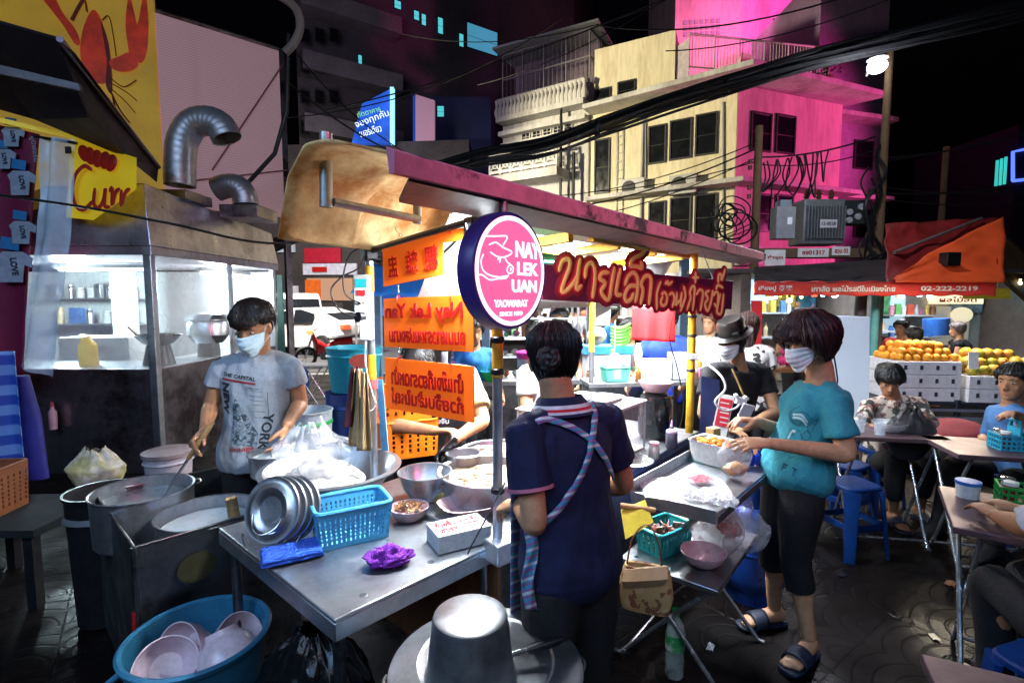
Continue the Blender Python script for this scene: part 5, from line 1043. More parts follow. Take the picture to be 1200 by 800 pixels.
for u in(.06,.56):
 for v0,v1 in((.03,.44),(.40,-.03)):MB().tube([FQ(u+.012*(v0<.1),v0,.47),FQ(u+.012*(v0<.1),(v0+v1)/2,.25),FQ(u+.012*(v0<.1),v1,.012),FQ(u+.012*(v0<.1),v1+(.03 if v1>0 else-.03),.01)],.010,10).build('leg',chrome,fm)
MB().tube([FQ(.06,.42,.03),FQ(.56,.42,.03)],.008,8).build('cross_bar',chrome,fm)
basket('teal_basket','teal perforated basket packed with sachets on the low folding table','basket',FQ(.2,.30,.502),R(36),.2,.13,.11,teal_p,9,4,1.15)
mb=MB();rn=random.Random(9)
for i in range(24):c=FQ(.2+rn.uniform(-.07,.07),.30+rn.uniform(-.05,.05),.535+rn.uniform(0,.07));mb.box(c,(.05,.004,.06),rz=rn.uniform(0,3),rx=rn.uniform(-.7,.7))
o=tag(mb.build('sachets',mat('brown and clear sachets',(.35,.08,.05),.25,0,.4,15,col2=(.75,.72,.7),thr=.52),smooth=0),'loose brown and clear sachets filling the teal basket','sachets',kind='stuff')
bowl('empty_bowl','empty pale pink bowl at the front corner of the low folding table',G(830,668,.502)+V((.0,.06,0)),.095,.055,pink_p,.5)
for i,(u,v,rx,ry,h,lab)in enumerate(((.30,.10,.12,.10,.20,'front crumpled clear bag of sachets on the low folding table'),(.48,.13,.13,.12,.26,'rear large crumpled clear bag behind the pink bowl'),(.42,.0,.10,.08,.17,'clear bag sagging over the right edge of the low folding table'))):
 mb=MB();mb.grid(bagfn(FQ(u,v,.502),rx,ry,h,20+i*3,.3,.2),60,30,wrap=True);o=mb.build('sachet_bag',filmbag,smooth=0);o.data.shade_smooth();tag(o,lab,'plastic bag')
mb=MB();mb.ball(FQ(.36,.06,.60),(.05,.04,.035),14,10,jit=.5);mb.ball(FQ(.44,.1,.62),(.04,.04,.04),14,10,jit=.5);o=mb.build('sauce_packets',mat('red sauce packets',(.55,.05,.03),.3,0,.3,20));tag(o,'clump of red sauce packets inside the clear bags','packets',kind='stuff')
q=V((1.33,2.72,0));t=T('gas_cylinder','blue cooking gas cylinder standing on the paving under the serving shelf','gas cylinder',q);gb_=mat('blue gas cylinder paint',(.012,.06,.34),.33,.1,.2,6,.1,20)
MB().lathe([(0,.05),(.12,.04),(.158,.09),(.165,.14),(.165,.42),(.155,.48),(.11,.53),(.05,.55),(0,.55)],q,40).build('vessel',gb_,t);MB().lathe([(.135,0),(.14,0),(.14,.07),(.135,.07),(.135,0)],q,32,cap=False).build('foot_ring',gb_,t)
MB().lathe([(.165,.275),(.1685,.28),(.1685,.29),(.165,.295)],q,40,cap=False).build('weld_seam',gb_,t);MB().lathe([(.11,.52),(.115,.52),(.115,.64),(.11,.64),(.11,.52)],q,32,cap=False).build('collar',gb_,t);MB().cyl(q+UP*.54,q+UP*.6,.025,.02,12).build('valve',mat('brass',(.6,.42,.12),.35,1),t)
for k,(bd_,z)in enumerate((('WORLD',.36),('GAS',.29))):
 X=frame(q+V((.045,-.163,z)),(1,.28,0),UP);text(bd_,'lettering',mat('white stencil',(.6,.65,.7),.5),X,W=.10-.04*k,H=.045,parent=t,bold=.02)
hb=P(757,682,1.80);t=T('handbag','tan canvas handbag hanging open below the low table beside the navy-shirted vendor','handbag',hb-UP*.1,R(-20));tan=pattern('tan floral canvas','flowers',((.52,.36,.16),(.62,.46,.24),(.25,.10,.05)),16,.75)
mb=MB();mb.loft([((0,0,-.0),(.085,0,0),(0,.035,0)),((0,0,.06),(.098,0,0),(0,.045,0)),((0,-.002,.13),(.09,0,0),(0,.04,0)),((0,-.004,.165),(.078,0,0),(0,.028,0)),((0,-.004,.162),(.07,0,0),(0,.02,0)),((0,0,.1),(.06,0,0),(0,.015,0))],36,pw=3.2);bo_=mb.build('bag_body',tan,t,world=False)
MB().loft([((.0,-.052,.115),(.07,0,.02),(0,.004,0)),((.0,-.058,.14),(.08,0,.02),(0,.006,0)),((0,-.03,.172),(.076,0,.02),(0,.006,0))],28,pw=2.6).build('flap',mat('tan lining',(.42,.27,.15),.6),t,world=False)
MB().tube(cr([V((-.07,0,.155)),V((-.05,.01,.26)),V((0,.02,.31)),V((.04,.01,.25)),V((.055,0,.155))],5),[(.007,.003)]*21,8).build('strap',mat('brown leather',(.16,.06,.03),.5),t,world=False)
t['label']='tan floral canvas handbag hanging open beside the navy-shirted vendor'
q=G(790,790,0);t=T('water_bottle','full clear plastic water bottle with a green label standing on the paving','bottle',q)
pet=plastic_film('clear bottle plastic',(.75,.9,.85),.35,.05,.3,20)
MB().lathe([(0,0),(.036,0),(.04,.01),(.038,.05),(.04,.06),(.038,.11),(.04,.12),(.04,.2),(.034,.235),(.015,.27),(.015,.285),(0,.285)],q,28).build('bottle_body',pet,t);MB().lathe([(.0405,.125),(.041,.125),(.041,.195),(.0405,.195)],q,28,cap=False).build('paper_label',mat('green water label',(.04,.35,.12),.4,0,.3,25,col2=(.7,.8,.75),thr=.55),t);MB().lathe([(0,.272),(.0165,.272),(.0165,.3),(0,.3)],q,20).build('cap',mat('green cap',(.02,.35,.08),.4),t)
q=P(752,612,1.95);t=T('yellow_dustpan','yellow plastic scoop with a round wooden handle under the serving shelf','scoop',q-UP*.06)
MB().hexa([P(728,600,1.95),P(757,588,1.95),P(766,612,1.9),P(733,632,1.85)],[p+V((.0,.012,.006))for p in(P(728,600,1.95),P(757,588,1.95),P(766,612,1.9),P(733,632,1.85))]).build('pan',mat('yellow plastic',(.72,.58,.05),.4),t,bevel=.003);MB().tube([P(727,592,1.96),P(768,598,1.93)],.011,10).build('handle',wood,t)
q=S(0,.72,1.6)+V((-.0,-.03,0));t=T('power_strip','grey power strip with switches and plugs strapped to the left pole','power strip',q-UP*.1,0)
MB().box(q+V((-.02,-.015,.03)),(.065,.035,.2)).build('housing',mat('beige plastic',(.55,.53,.48),.5),t,bevel=.005);MB().box(q+V((-.02,-.0335,.095)),(.045,.004,.035)).build('breaker',teal_p,t);MB().box(q+V((-.02,-.0345,.055)),(.035,.006,.022)).build('switch',redp,t)
for z in(.012,-.028):mb=MB();[mb.cyl(q+V((-.02+dx,-.034,z)),q+V((-.02+dx,-.030,z)),.0035,n=8)for dx in(-.008,.008)];mb.build('socket',black_m,t)
MB().cyl(q+V((-.03,-.055,-.045)),q+V((-.015,-.03,-.045)),.021,.019,16).build('plug',black_m,t);MB().box(q+V((-.0,-.035,-.10)),(.05,.045,.085)).build('charger',whitep,t,bevel=.006)
for k,pts in enumerate((((-.03,-.05,-.045),(-.10,-.06,-.02),(-.14,-.05,.06),(-.10,-.03,.12),(-.03,-.02,.16),(.0,0,.24)),((-.02,-.04,.01),(-.08,-.05,.05),(-.09,-.03,.14),(-.06,-.02,.22),(0,0,.25)),((.0,-.05,-.14),(.0,-.06,-.25),(.02,-.05,-.36),(.03,-.03,-.42),(-.0,-.04,-.45)))):MB().tube(cr([q+V(p)for p in pts],6),.0035,6).build('cord',whitep if k==2 else cable_m,t)
hang=P(420,480,2.12);t=T('apron_bundle','maroon cloth and brown paper bags tied to the left pole','bags',hang-UP*.15)
for i,(px0,px1,y0,y1,Y,m)in enumerate(((408,432,432,522,2.14,mat('brown paper',(.50,.33,.16),.8,0,.15,9,.3,40)),(418,436,436,528,2.10,mat('brown paper',(.5,.33,.16),.8)),(403,428,430,500,2.18,mat('maroon cloth',(.13,.015,.03),.85,0,.2,9,.3,40)))):
 mb=MB();mb.grid(lambda u,v:P(px0+(px1-px0)*(.5+(u-.5)*(.35+.65*v)),y0+(y1-y0)*v,Y+.02*sin(u*9+i)+.03*noise.noise(V((u*3,v*2,i)))),24,20);mb.build('hanging_bag' if i<2 else 'maroon_cloth',m,t,solid=.003)
MB().lathe([(.0175,-.02),(.024,-.02),(.026,0),(.024,.02),(.0175,.02)],S(0,.72,1.262),16,cap=False).build('knot',mat('dusty red cloth',(.40,.08,.09),.9,0,.2,14,.5),t)
t['label']='maroon cloth and brown paper bags tied around the left pole';t['category']='bag bundle'
sp=P(446,492,2.25);tag(MB().slab([P(441,445,2.3),P(448,445,2.3),P(455,528,2.3),P(447,528,2.3)],.01).build('blue_board',mat('light blue board',(.08,.38,.75),.4)),'narrow light blue board standing behind the left pole','board')
#  the people
greyT=mat('heather grey cotton',(.36,.39,.44),.88,0,.08,30,.25,220)
blackT=mat('black cotton',(.010,.010,.013),.85,0,.3,20,.3,200)
navyT=mat('navy pique cotton',(.009,.014,.06),.8,0,.3,20,.35,260)
turqT=mat('turquoise cotton',(.035,.29,.37),.85,0,.08,20,.25,200)
ink_b=mat('black shirt print',(.02,.025,.03),.8);ink_r=mat('dark red shirt print',(.28,.03,.03),.8)
man=person('person','man in a grey printed T-shirt and blue face mask stirring a pot with a ladle',dict(hip=P(303,536,2.62),neck=P(302,411,2.60),head=P(297,381,2.50),sR=P(263,432,2.57),sL=P(341,430,2.60),eR=P(247,476,2.56),wR=P(240,503,2.40),hR=V((-.25,-.75,-.55)),nR=V((.75,.1,-.6)),eL=P(352,472,2.64),wL=P(335,500,2.46),hL=V((-.1,-.5,-.9)),nL=V((-.9,-.2,.15))),skinA,vox=.005,look=V((-.10,-.88,-.46)),fwd=V((.0,-1,0)),cw=1.02,sleeve=.46,shirtm=greyT,pantsm=blackT,pantlen=2,hem=-.07,shoes='shoe',mask=maskb,handkw=dict(R=dict(curl=1.05,thumb=1.),L=dict(curl=.75)),hair=dict(front=.060,side=.018,back=-.065,thick=.017,seed=3,sideback=-.005,fringe=dict(n=17,a0=-.85,a1=.6,z=.047,arc=.004)),hairm=mat('very dark brown hair',(.018,.010,.008),.4,0,.4,40,.35,90,stretch=(1,1,.25)),wrinkle=.007)
def shirt_frame(p,dx,t,off=.35):
 f,up,side=p['f'],p['up'],p['side']
 return frame(p['hip']+(p['neck']-p['hip'])*t-side*dx+f*.12,up.cross(-f)*-1 if False else f.cross(up)*-1,up)
def chest(p,body,dx,t,W,H,m,rot=0.,bold=.02,parent=None):
 f,up=p['f'],p['up'];x=up.cross(f).normalized()
 X=frame(p['hip']+(p['neck']-p['hip'])*t+x*dx+f*.1,x,up)@MX.Rotation(rot,4,'Z');text(body,'shirt_print',m,X,W=W,H=H,parent=p['root'],bold=bold,depth=.0004,target=p['bvh'],off=.004)
def chest_patch(p,pts,m,name='shirt_print',n=10):
 f,up=p['f'],p['up'];x=up.cross(f).normalized();mb=MB()
 def pr(u,t):
  o=p['hip']+(p['neck']-p['hip'])*t+x*u+f*.4;h=p['bvh'].ray_cast(o,-f,.7);return(h[0]if h[0]else o-f*.3)+f*.0035
 a,b,c,d=pts
 mb.grid(lambda u,v:pr(a[0]*(1-u)*(1-v)+b[0]*u*(1-v)+c[0]*u*v+d[0]*(1-u)*v,a[1]*(1-u)*(1-v)+b[1]*u*(1-v)+c[1]*u*v+d[1]*(1-u)*v),n,n);return mb.build(name,m,p['root'],smooth=60)
chest(man,'THE CAPITAL',-.035,.80,.17,.018,ink_b,R(-6));chest_patch(man,((-.12,.765),(.05,.735),(.05,.752),(-.12,.785)),ink_r)
chest(man,'NEW',-.105,.60,.16,.042,ink_b,R(-94),.04);chest(man,'YORK',.088,.31,.19,.045,ink_b,R(-98),.03)
photo=pattern('city photo print','blotch',((.20,.24,.28),(.05,.07,.09),(.32,.36,.40)),42,.85)
chest_patch(man,((-.07,.22),(.05,.17),(.055,.30),(-.068,.66)),photo,n=14)
mb_l=mat('thin print line',(.10,.12,.14),.8)
for q in(((.0,.69),(.10,.665),(.10,.668),(.0,.693)),((.098,.40),(.101,.40),(.101,.665),(.098,.665)),((.02,.64),(.08,.625),(.08,.63),(.02,.645)),((.02,.60),(.08,.585),(.08,.59),(.02,.605)),((.03,.56),(.08,.545),(.08,.55),(.03,.565)),((.03,.5),(.085,.485),(.085,.49),(.03,.505)),((.04,.44),(.085,.43),(.085,.435),(.04,.445))):chest_patch(man,q,mb_l,n=4)
chest(man,'ENDLESS',.035,.705,.06,.008,mb_l,R(-7));chest(man,'vintage',-.02,.155,.12,.032,mat('red script print',(.45,.05,.06),.8),R(5),.012)
hw=P(237,513,2.33);le=V((PA.x+.03,PA.y-.02,.60));d=(le-hw).normalized();t=T('ladle','long ladle with a wooden grip held in the tall grey pot','ladle',le)
MB().tube([hw-d*.09,hw+d*.02,hw+d*.12],[.010,.0125,.0105],12).build('wooden_grip',wood,t);MB().tube([hw+d*.115,le],.006,10).build('shaft',chrome,t);MB().lathe([(0,-.03),(.04,-.02),(.05,.0),(.047,.0),(.037,-.017),(0,-.026)],le,24).build('bowl',chrome,t)
pq=P(319,536,2.36);t=T('small_saucepan','aluminium saucepan held by the man over the noodle basin','saucepan',pq-UP*.08)
MB().lathe([(0,-.085),(.085,-.085),(.095,-.075),(.102,.02),(.108,.022),(.108,.026),(.1,.026),(.092,-.07),(0,-.078)],pq,44).build('pan_body',alu,t);MB().lathe(disc(.097,0.0),pq,36).build('soup',soupwhite,t);MB().tube([pq+V((.06,.08,.015)),P(338,516,2.45),P(352,512,2.5)],[.007,.009,.009],10).build('handle',black_m,t)
C0=V((.168,1.535,0));fd=V((-.52,.855,0)).normalized();lf=V((-fd.y,fd.x,0))
nv=person('person','vendor in navy polo and checked apron, seen from behind with a hair bun',dict(hip=V((.185,1.53,.80)),neck=V((.145,1.555,1.300)),head=V((.128,1.57,1.447)),sL=C0+lf*.158+UP*1.245,sR=C0-lf*.158+UP*1.245,eL=P(627,612,1.40),wL=P(606,590,1.58),hL=V((-.5,.7,-.35)),nL=V((.3,.1,-.9)),eR=P(731,566,1.72),wR=P(690,575,1.88),hR=V((-.7,.7,-.1)),nR=V((-.2,0,-1))),skinB,s=.94,vox=.005,fwd=fd,look=V((.02,1,-.12)),flare=.004,cw=1.0,sleeve=.62,shirtm=navyT,pantsm=blackT,pantlen=2,hem=-.16,shoes='shoe',neckline=.955,hair=dict(front=.055,side=.012,back=-.07,thick=.011,seed=6,sideback=.0,bun=((-.022,-.116,.0),.036,(0,-1,.15))),hairm=hairK,handkw=dict(L=dict(curl=.6)),wrinkle=.006)
nk=nv['neck'];ua=(nv['HM'].translation-nk).normalized();
def ring(r0,z0,r1,z1):return[(r0,z0),(r0+.002,z0+.0005),(r1+.002,z1),(r1,z1-.0005),(r0,z0)]
zx=nv['up'].lerp(ua,.4).normalized();cx_=nv['side'];cy_=zx.cross(cx_).normalized();CM=MX((cx_,cy_,zx)).transposed()
collar=None
for nm,r0,z0,r1,z1,m in(('collar',.060,.038,.074,.016,navyT),('collar_stripe',.0742,.0155,.080,.006,mat('white stripe',(.75,.73,.76),.8)),('collar_stripe',.0802,.0055,.085,-.002,mat('red stripe',(.60,.02,.04),.8)),('collar_stripe',.0852,-.0025,.089,-.009,mat('white stripe',(.75,.73,.76),.8)),('collar_stripe',.0892,-.0095,.094,-.017,navyT)):
 o=MB().lathe(ring(r0,z0,r1,z1),nk-nv['f']*.012-UP*.004,48,M=CM@MX.Diagonal((1.12,1.0,1)),cap=False).build(nm,m,nv['root']if collar is None else collar);collar=collar or o
for k in('L',):
 S_,E_=C0+lf*.158+UP*1.245,P(627,612,1.40);ua_=(E_-S_);c=S_+ua_*.615;z_=ua_.normalized();x_=z_.orthogonal().normalized();y_=z_.cross(x_)
 MB().lathe([(.066,-.006),(.0685,-.006),(.0685,.004),(.066,.004),(.066,-.006)],c,32,M=MX((x_,y_,z_)).transposed(),cap=False).build('sleeve_trim',mat('pink trim',(.62,.2,.3),.8),nv['root'])
plaid=pattern('blue green checked apron','plaid',((.08,.22,.50),(.05,.36,.40),(.30,.12,.30),(.55,.6,.66)),15,.85,rot=(.5,.3,.7))
def strap(pix,w,p=nv,m=plaid,par=None,up_=.006,name='apron_strap'):
 q=cr([(x,y)for x,y in pix],8);mb=MB();pts=[]
 for x,y in q:
  d=ray(x,y).normalized();h=p['bvh'].ray_cast(V((0,0,CH)),d,5)
  pts.append((h[0],h[1])if h[0]else None)
 pts=[u for u in pts if u];L=[];Rr=[]
 for i,(a,n)in enumerate(pts):
  t_=(pts[min(i+1,len(pts)-1)][0]-pts[max(i-1,0)][0]).normalized();s_=t_.cross(n).normalized();L.append(a+n*up_-s_*w/2);Rr.append(a+n*up_+s_*w/2)
 k=len(L);mb.add(L+Rr,[(i,i+1,k+i+1,k+i)for i in range(k-1)]);return mb.build(name,m,p['root'],smooth=80,solid=.003)
strap(((627,497),(640,493),(665,500),(690,516),(705,535),(715,560),(722,590),(726,603)),.019,up_=.011);strap(((691,470),(694,490),(690,520),(680,550),(664,580),(645,605),(626,622)),.019,up_=.015)
mb=MB();mb.grid(lambda u,v:P(614+14*u+3*sin(v*7),622+92*v,1.40+.01*sin(u*6+v*9)),8,20);mb.build('apron_tie',plaid,nv['root'],smooth=80,solid=.003)
mb=MB();
mb.grid(lambda u,v:V((.185,1.53,0))+fd*(.15+.0*v)+lf*(.2*(u-.5)*2*.8)-fd*(.05*(2*u-1)**2)+UP*(.28+.85*v),16,20);mb.build('apron_front',plaid,nv['root'],smooth=80,solid=.003)
wo=person('person','woman in a turquoise T-shirt and black capri leggings bagging food, with a maroon bob',dict(hip=V((1.30,2.30,.83)),neck=P(966,446,2.30),head=P(947,398,2.26),sL=P(977,470,2.14),sR=P(948,462,2.44),eL=P(992,532,2.08),wL=P(900,519,2.11),hL=V((-1,.05,.0)),nL=V((.0,.35,-.9)),eR=P(938,512,2.50),wR=P(885,493,2.36),hR=V((-.95,-.1,.12)),nR=V((-.1,-.2,-1)),kL=V((1.28,2.22,.45)),kR=V((1.27,2.40,.45)),aL=V((1.345,2.20,.10)),aR=V((1.31,2.44,.10)),tL=V((-.75,-.5,0)),tR=V((-1,-.12,0)),hside=V((.05,1,0))),skinB,s=.96,vox=.005,look=V((-.90,-.26,-.32)),fwd=V((-1,-.08,0)),cw=1.06,bust=.015,belly=.0,sleeve=.66,shirtm=turqT,pantsm=mat('black ribbed leggings',(.010,.009,.011),.7,0,.3,60,.4,200),pantlen=1.3,hem=-.16,shoes='sandal',mask=maskw,neckline=.935,handkw=dict(L=dict(curl=.35,spread=.12),R=dict(curl=.55,pinch=.2)),hair=dict(front=.028,side=-.055,back=-.10,thick=.032,puff=.014,taper=.7,seed=9,sideback=-.10,fringe=dict(n=22,a0=-1.0,a1=1.0,z=.018,arc=-.03)),hairm=hairR,wrinkle=.0055)
pl_=mat('dark teal shirt outline',(.01,.09,.13),.8);pw2=mat('pale shirt motif',(.45,.68,.70),.8)
f_,up_,x_=wo['f'],wo['up'],wo['up'].cross(wo['f']).normalized()
def front_line(p,pts,w,m,az=.9):
 f,up=p['f'],p['up'];x=up.cross(f).normalized();mb=MB();W=[]
 for u,t in cr(pts,5):
  dn=(f*cos(u)+x*sin(u)).normalized();o=p['hip']+(p['neck']-p['hip'])*t+dn*.5;h=p['bvh'].ray_cast(o,-dn,.6)
  if h[0]:W.append(h[0]+dn*.002)
 if len(W)>1:mb.tube(W,w,6,flat=.5,fdir=f);mb.build('shirt_print',m,p['root'])
for l in(((.55,.62),(.75,.66),(.95,.60),(1.05,.63),(1.0,.5)),((.45,.55),(.6,.5),(.8,.56),(.95,.47)),((.4,.45),(.55,.40),(.7,.47),(.85,.38),(.75,.33)),((.8,.42),(.95,.40),(1.0,.46),(.88,.49),(.8,.42)),((.35,.30),(.45,.36),(.6,.3),(.5,.24),(.38,.28)),((.5,.2),(.6,.24),(.7,.18),(.8,.22)),((.62,.70),(.5,.66),(.4,.6),(.38,.52)),((.7,.26),(.8,.3),(.9,.25))):front_line(wo,l,.0018,pl_)
for l in(((.5,.60),(.7,.62),(.85,.57)),((.5,.57),(.7,.585),(.85,.54)),((.45,.35),(.5,.43),(.62,.44))):front_line(wo,l,.006,pw2)
for k_,(u0,bdy)in enumerate(((.62,'F'),(.85,'T'))):
 for seg in{'F':(((.0,.06),(.0,.13)),((.0,.13),(.09,.128)),((0,.1),(.06,.098))),'T':(((.0,.13),(.1,.125)),((.05,.06),(.05,.127)))}[bdy]:front_line(wo,[(u0+q[0],q[1]-.02)for q in seg],.004,pl_)
HMw=wo['HM'];MB().tube(cr([HMw@V((-.072,-.02,-.05)),HMw@V((-.07,-.05,-.07)),wo['neck']-wo['f']*.05+V((0,-.02,.03)),wo['neck']-wo['f']*.085+V((0,.03,-.0))],5),.0035,6).build('lanyard',cable_m,wo['root'])
ht=person('person','woman in a black T-shirt, dark leather hat and white mask behind the yellow pole',dict(hip=P(850,530,3.5),neck=P(864,425,3.40),head=P(858,398,3.30),sR=P(833,436,3.32),sL=P(893,436,3.45),eL=P(908,482,3.35),wL=P(872,503,3.15),hL=V((-1,-.3,0)),nL=V((0,0,-1)),eR=P(824,485,3.25),wR=P(848,503,3.1),hR=V((.8,-.6,0)),nR=V((0,0,-1))),skinB,s=.98,vox=.007,look=V((-.78,-.56,-.28)),fwd=V((-.55,-.83,0)),sleeve=.55,cw=1.0,bust=.015,shirtm=blackT,pantsm=blackT,mask=maskw,hem=-.1,neckline=.93,hair=dict(front=.05,side=-.07,back=-.09,thick=.012,seed=12),hairm=hairK)
hat_m=mat('dark leather',(.016,.013,.012),.36,0,.3,15,.25,60);ho=MB();ho.X=ht['HM']@MX.Translation((0,-.006,.045))@MX.Rotation(R(-6),4,'X')
ho.lathe([(.088,.0),(.129,-.010),(.131,-.006),(.092,.008),(.09,.03),(.086,.075),(.07,.098),(.03,.088),(0,.084)],(0,0,0),44,sx=.92,sy=1.12,cap=False);hto=ho.build('hat',hat_m,ht['root'],solid=.003)
ho=MB();ho.X=ht['HM']@MX.Translation((0,-.006,.045))@MX.Rotation(R(-6),4,'X');ho.lathe([(.0935,.009),(.0945,.009),(.0925,.028),(.0915,.028)],(0,0,0),44,sx=.92,sy=1.12,cap=False);ho.box((-.087,.04,.02),(.004,.03,.028));ho.build('hat_band',mat('black band',(.006,.006,.007),.3),hto)
MB().slab([P(822,440,3.18),P(843,445,3.18),P(846,520,3.12),P(820,520,3.12)],.006).build('apron_bib',mat('navy apron',(.012,.02,.09),.8),ht['root'])
ck=person('person','cook in an olive cream shirt and black apron bending behind the orange boards',dict(hip=V((-.47,3.02,.84)),neck=P(502,430,2.86),head=P(490,428,2.70),sR=P(463,446,2.84),sL=P(548,440,2.88),eR=P(455,497,2.70),wR=P(512,505,2.52),hR=V((.8,-.3,.12)),nR=V((.2,-.3,-1)),eL=P(566,492,2.66),wL=P(530,517,2.42)),skinA,s=1.0,vox=.006,look=V((-.05,-.62,-.78)),fwd=V((.05,-1,0)),sleeve=.75,shirtm=mat('olive cream cotton',(.52,.46,.22),.85,0,.08,10,.2,160),pantsm=blackT,hem=-.1,mask=maskw,hair=dict(front=.055,side=0.,back=-.07,thick=.014,seed=15),hairm=hairK)
mb=MB();hand(mb,P(528,519,2.41),V((-.55,-.25,-.65)),V((.3,-.5,-.7)),-1,1.06,curl=.8);mb.tube([P(531,513,2.43),P(528,520,2.41)],[.031,.03],12);link('glove',remeshed(mb,.0045,2,'glove'),mat('black nitrile',(.008,.008,.009),.22,0,.2,20,.3,60),ck['root'],True)
apr=MB().grid(lambda u,v:V((-.47,2.83,0))+V(((u-.5)*.42,.06*(2*u-1)**2-.10*v,.45+.66*v)),12,12).build('apron',blackT,ck['root'],solid=.004)
for k,bdy in enumerate(('นายเล็ก','กวยจั๊บ','081-226')):text(bdy,'apron_print',mat('white print',(.8,.75,.75),.6),frame(V((-.40,2.765-.01*(2-k),1.02-.055*k)),(1,0,0),UP),W=.11,H=.03,parent=ck['root'],bold=.02)
MB().grid(lambda u,v:P(517+8*u,412+10*v+26*v,2.80-.04*v),3,6).build('apron_strap',mat('grey strap',(.12,.12,.14),.8),ck['root'],solid=.003)
leo=pattern('cream blouse with dark leaves','blotch',((.60,.50,.42),(.03,.04,.035),(.26,.10,.08)),14,.8)
sd=person('person','seated woman in a patterned cream blouse eating at the far steel table',dict(hip=P(1042,540,4.0),neck=P(1046,464,3.94),head=P(1042,444,3.82),sR=P(1018,476,3.92),sL=P(1076,474,3.86),eR=P(1006,503,3.75),wR=P(1026,500,3.52),hR=V((.3,-.9,-.1)),nR=V((0,0,-1)),eL=P(1090,500,3.66),wL=P(1084,489,3.42),hL=V((-.5,-.6,-.5)),nL=V((-.3,.3,-.9)),kR=V((2.72,3.55,.5)),kL=V((2.98,3.58,.5)),aR=V((2.78,3.62,.09)),aL=V((3.04,3.70,.09)),tR=V((-.2,-1,0)),tL=V((.1,-1,0))),skinA,s=.98,vox=.008,look=V((-.35,-.75,-.52)),fwd=V((-.2,-1,0)),sleeve=.9,cw=1.1,belly=.03,shirtm=leo,pantsm=blackT,pantlen=1.75,hem=-.15,shoes='sandal',hair=dict(front=.05,side=-.035,back=-.085,thick=.017,seed=21,fringe=dict(n=14,a0=-.8,a1=.7,z=.042)),hairm=hairK)
bm_=person('person','man in a light blue shirt seated at the right edge looking left',dict(hip=P(1190,560,3.45),neck=P(1186,474,3.42),head=P(1188,447,3.36),sL=P(1194,487,3.22),sR=P(1168,484,3.62),eL=P(1206,512,3.08),wL=P(1193,486,2.98),hL=V((-.7,-.2,.15)),nL=V((-.1,-.4,-.9)),eR=P(1162,520,3.5),wR=P(1152,512,3.25),hR=V((-.5,-.8,0)),nR=V((0,0,-1)),kL=V((3.1,3.1,.5)),kR=V((3.0,3.4,.5)),aL=V((3.05,3.12,.09)),aR=V((2.98,3.45,.09))),skinA,s=1.,vox=.008,look=V((-.92,-.36,-.06)),fwd=V((-.9,-.35,0)),sleeve=.8,cw=1.1,shirtm=mat('light blue shirt',(.08,.22,.50),.8,0,.1,12,.2,150),pantsm=blackT,pantlen=2,hair=dict(front=.055,side=0.0,back=-.07,thick=.016,seed=24),hairm=hairK,shoes='shoe')
wp=person('person','diner in a loose white shirt at the very right edge on a blue stool',dict(hip=V((1.96,1.56,.5)),neck=V((1.98,1.58,1.04)),head=V((1.96,1.63,1.22)),sL=V((1.80,1.52,.98)),sR=V((2.14,1.59,.98)),eL=V((1.74,1.68,.86)),wL=V((1.86,1.90,.80)),hL=V((.1,1,.1)),nL=V((0,0,-1)),eR=V((2.21,1.76,.75)),wR=V((2.01,1.96,.8)),hR=V((-.3,1,0)),nR=V((0,0,-1)),kL=V((1.91,1.95,.5)),kR=V((2.11,2.01,.5)),aL=V((1.91,1.90,.09)),aR=V((2.11,1.96,.09)),hside=V((1,.2,0))),skinA,s=1.,vox=.008,look=V((-.2,1,-.2)),fwd=V((-.18,1,0)),sleeve=.9,cw=1.15,belly=.03,shirtm=mat('white cotton',(.66,.62,.64),.85,0,.06,9,.2,140),pantsm=blackT,pantlen=2,hem=-.22,hair=dict(thick=.016,seed=27),hairm=hairK,shoes='shoe',wrinkle=.014)
def bystander(label,px,Yd,head_py,face,shirt_m,skin=skinA,hairk=None,hm=hairK,s=.97,sit=0.,vox=.013,arm=.35,sleeve_=.5,lean=0.,msk=None,pm=blackT,group=None,bun=None):
 h=P(px,head_py,Yd);f=V(face).normalized();r_=V((f.y,-f.x,0));z0=h.z-.16*s;b=V((h.x,h.y,0))
 hip_=b-f*.03-f*lean+UP*(z0-.52*s)
 J=dict(hip=hip_,neck=b-f*.02+UP*z0,head=h,sR=b+r_*.165*s+UP*(z0-.055),sL=b-r_*.165*s+UP*(z0-.055))
 for k,sg in(('R',1),('L',-1)):S_=J['s'+k];J['e'+k]=S_+r_*sg*.05+UP*-.26+f*.05;J['w'+k]=J['e'+k]+f*(.22*arm*2.2)+UP*(-.22*(1-arm*1.6));J['h'+k]=(J['w'+k]-J['e'+k]);J['n'+k]=r_*-sg
 if hip_.z<.7:
  for k,sg in(('R',1),('L',-1)):J['k'+k]=hip_+f*.4+r_*sg*.1+UP*.0;J['a'+k]=V((J['k'+k].x,J['k'+k].y,.085))
 return person('person',label,J,skin,s=s,vox=vox,look=f+V((0,0,-.15)),fwd=f,sleeve=sleeve_,shirtm=shirt_m,pantsm=pm,hair=hairk or dict(thick=.015,seed=px*.1,bun=bun),hairm=hm,mask=msk,pantlen=1.9,group=group)
fl=pattern('black and white floral blouse','blotch',((.70,.66,.66),(.02,.02,.02),(.5,.45,.45)),11,.8)
bystander('long-haired woman in a black and white floral blouse standing behind the hat wearer',876,4.3,383,(.35,.9,0),fl,hm=mat('long reddish brown hair',(.035,.010,.008),.38,0,.4,40,.35,90),hairk=dict(front=.05,side=-.13,back=-.2,thick=.02,seed=31))
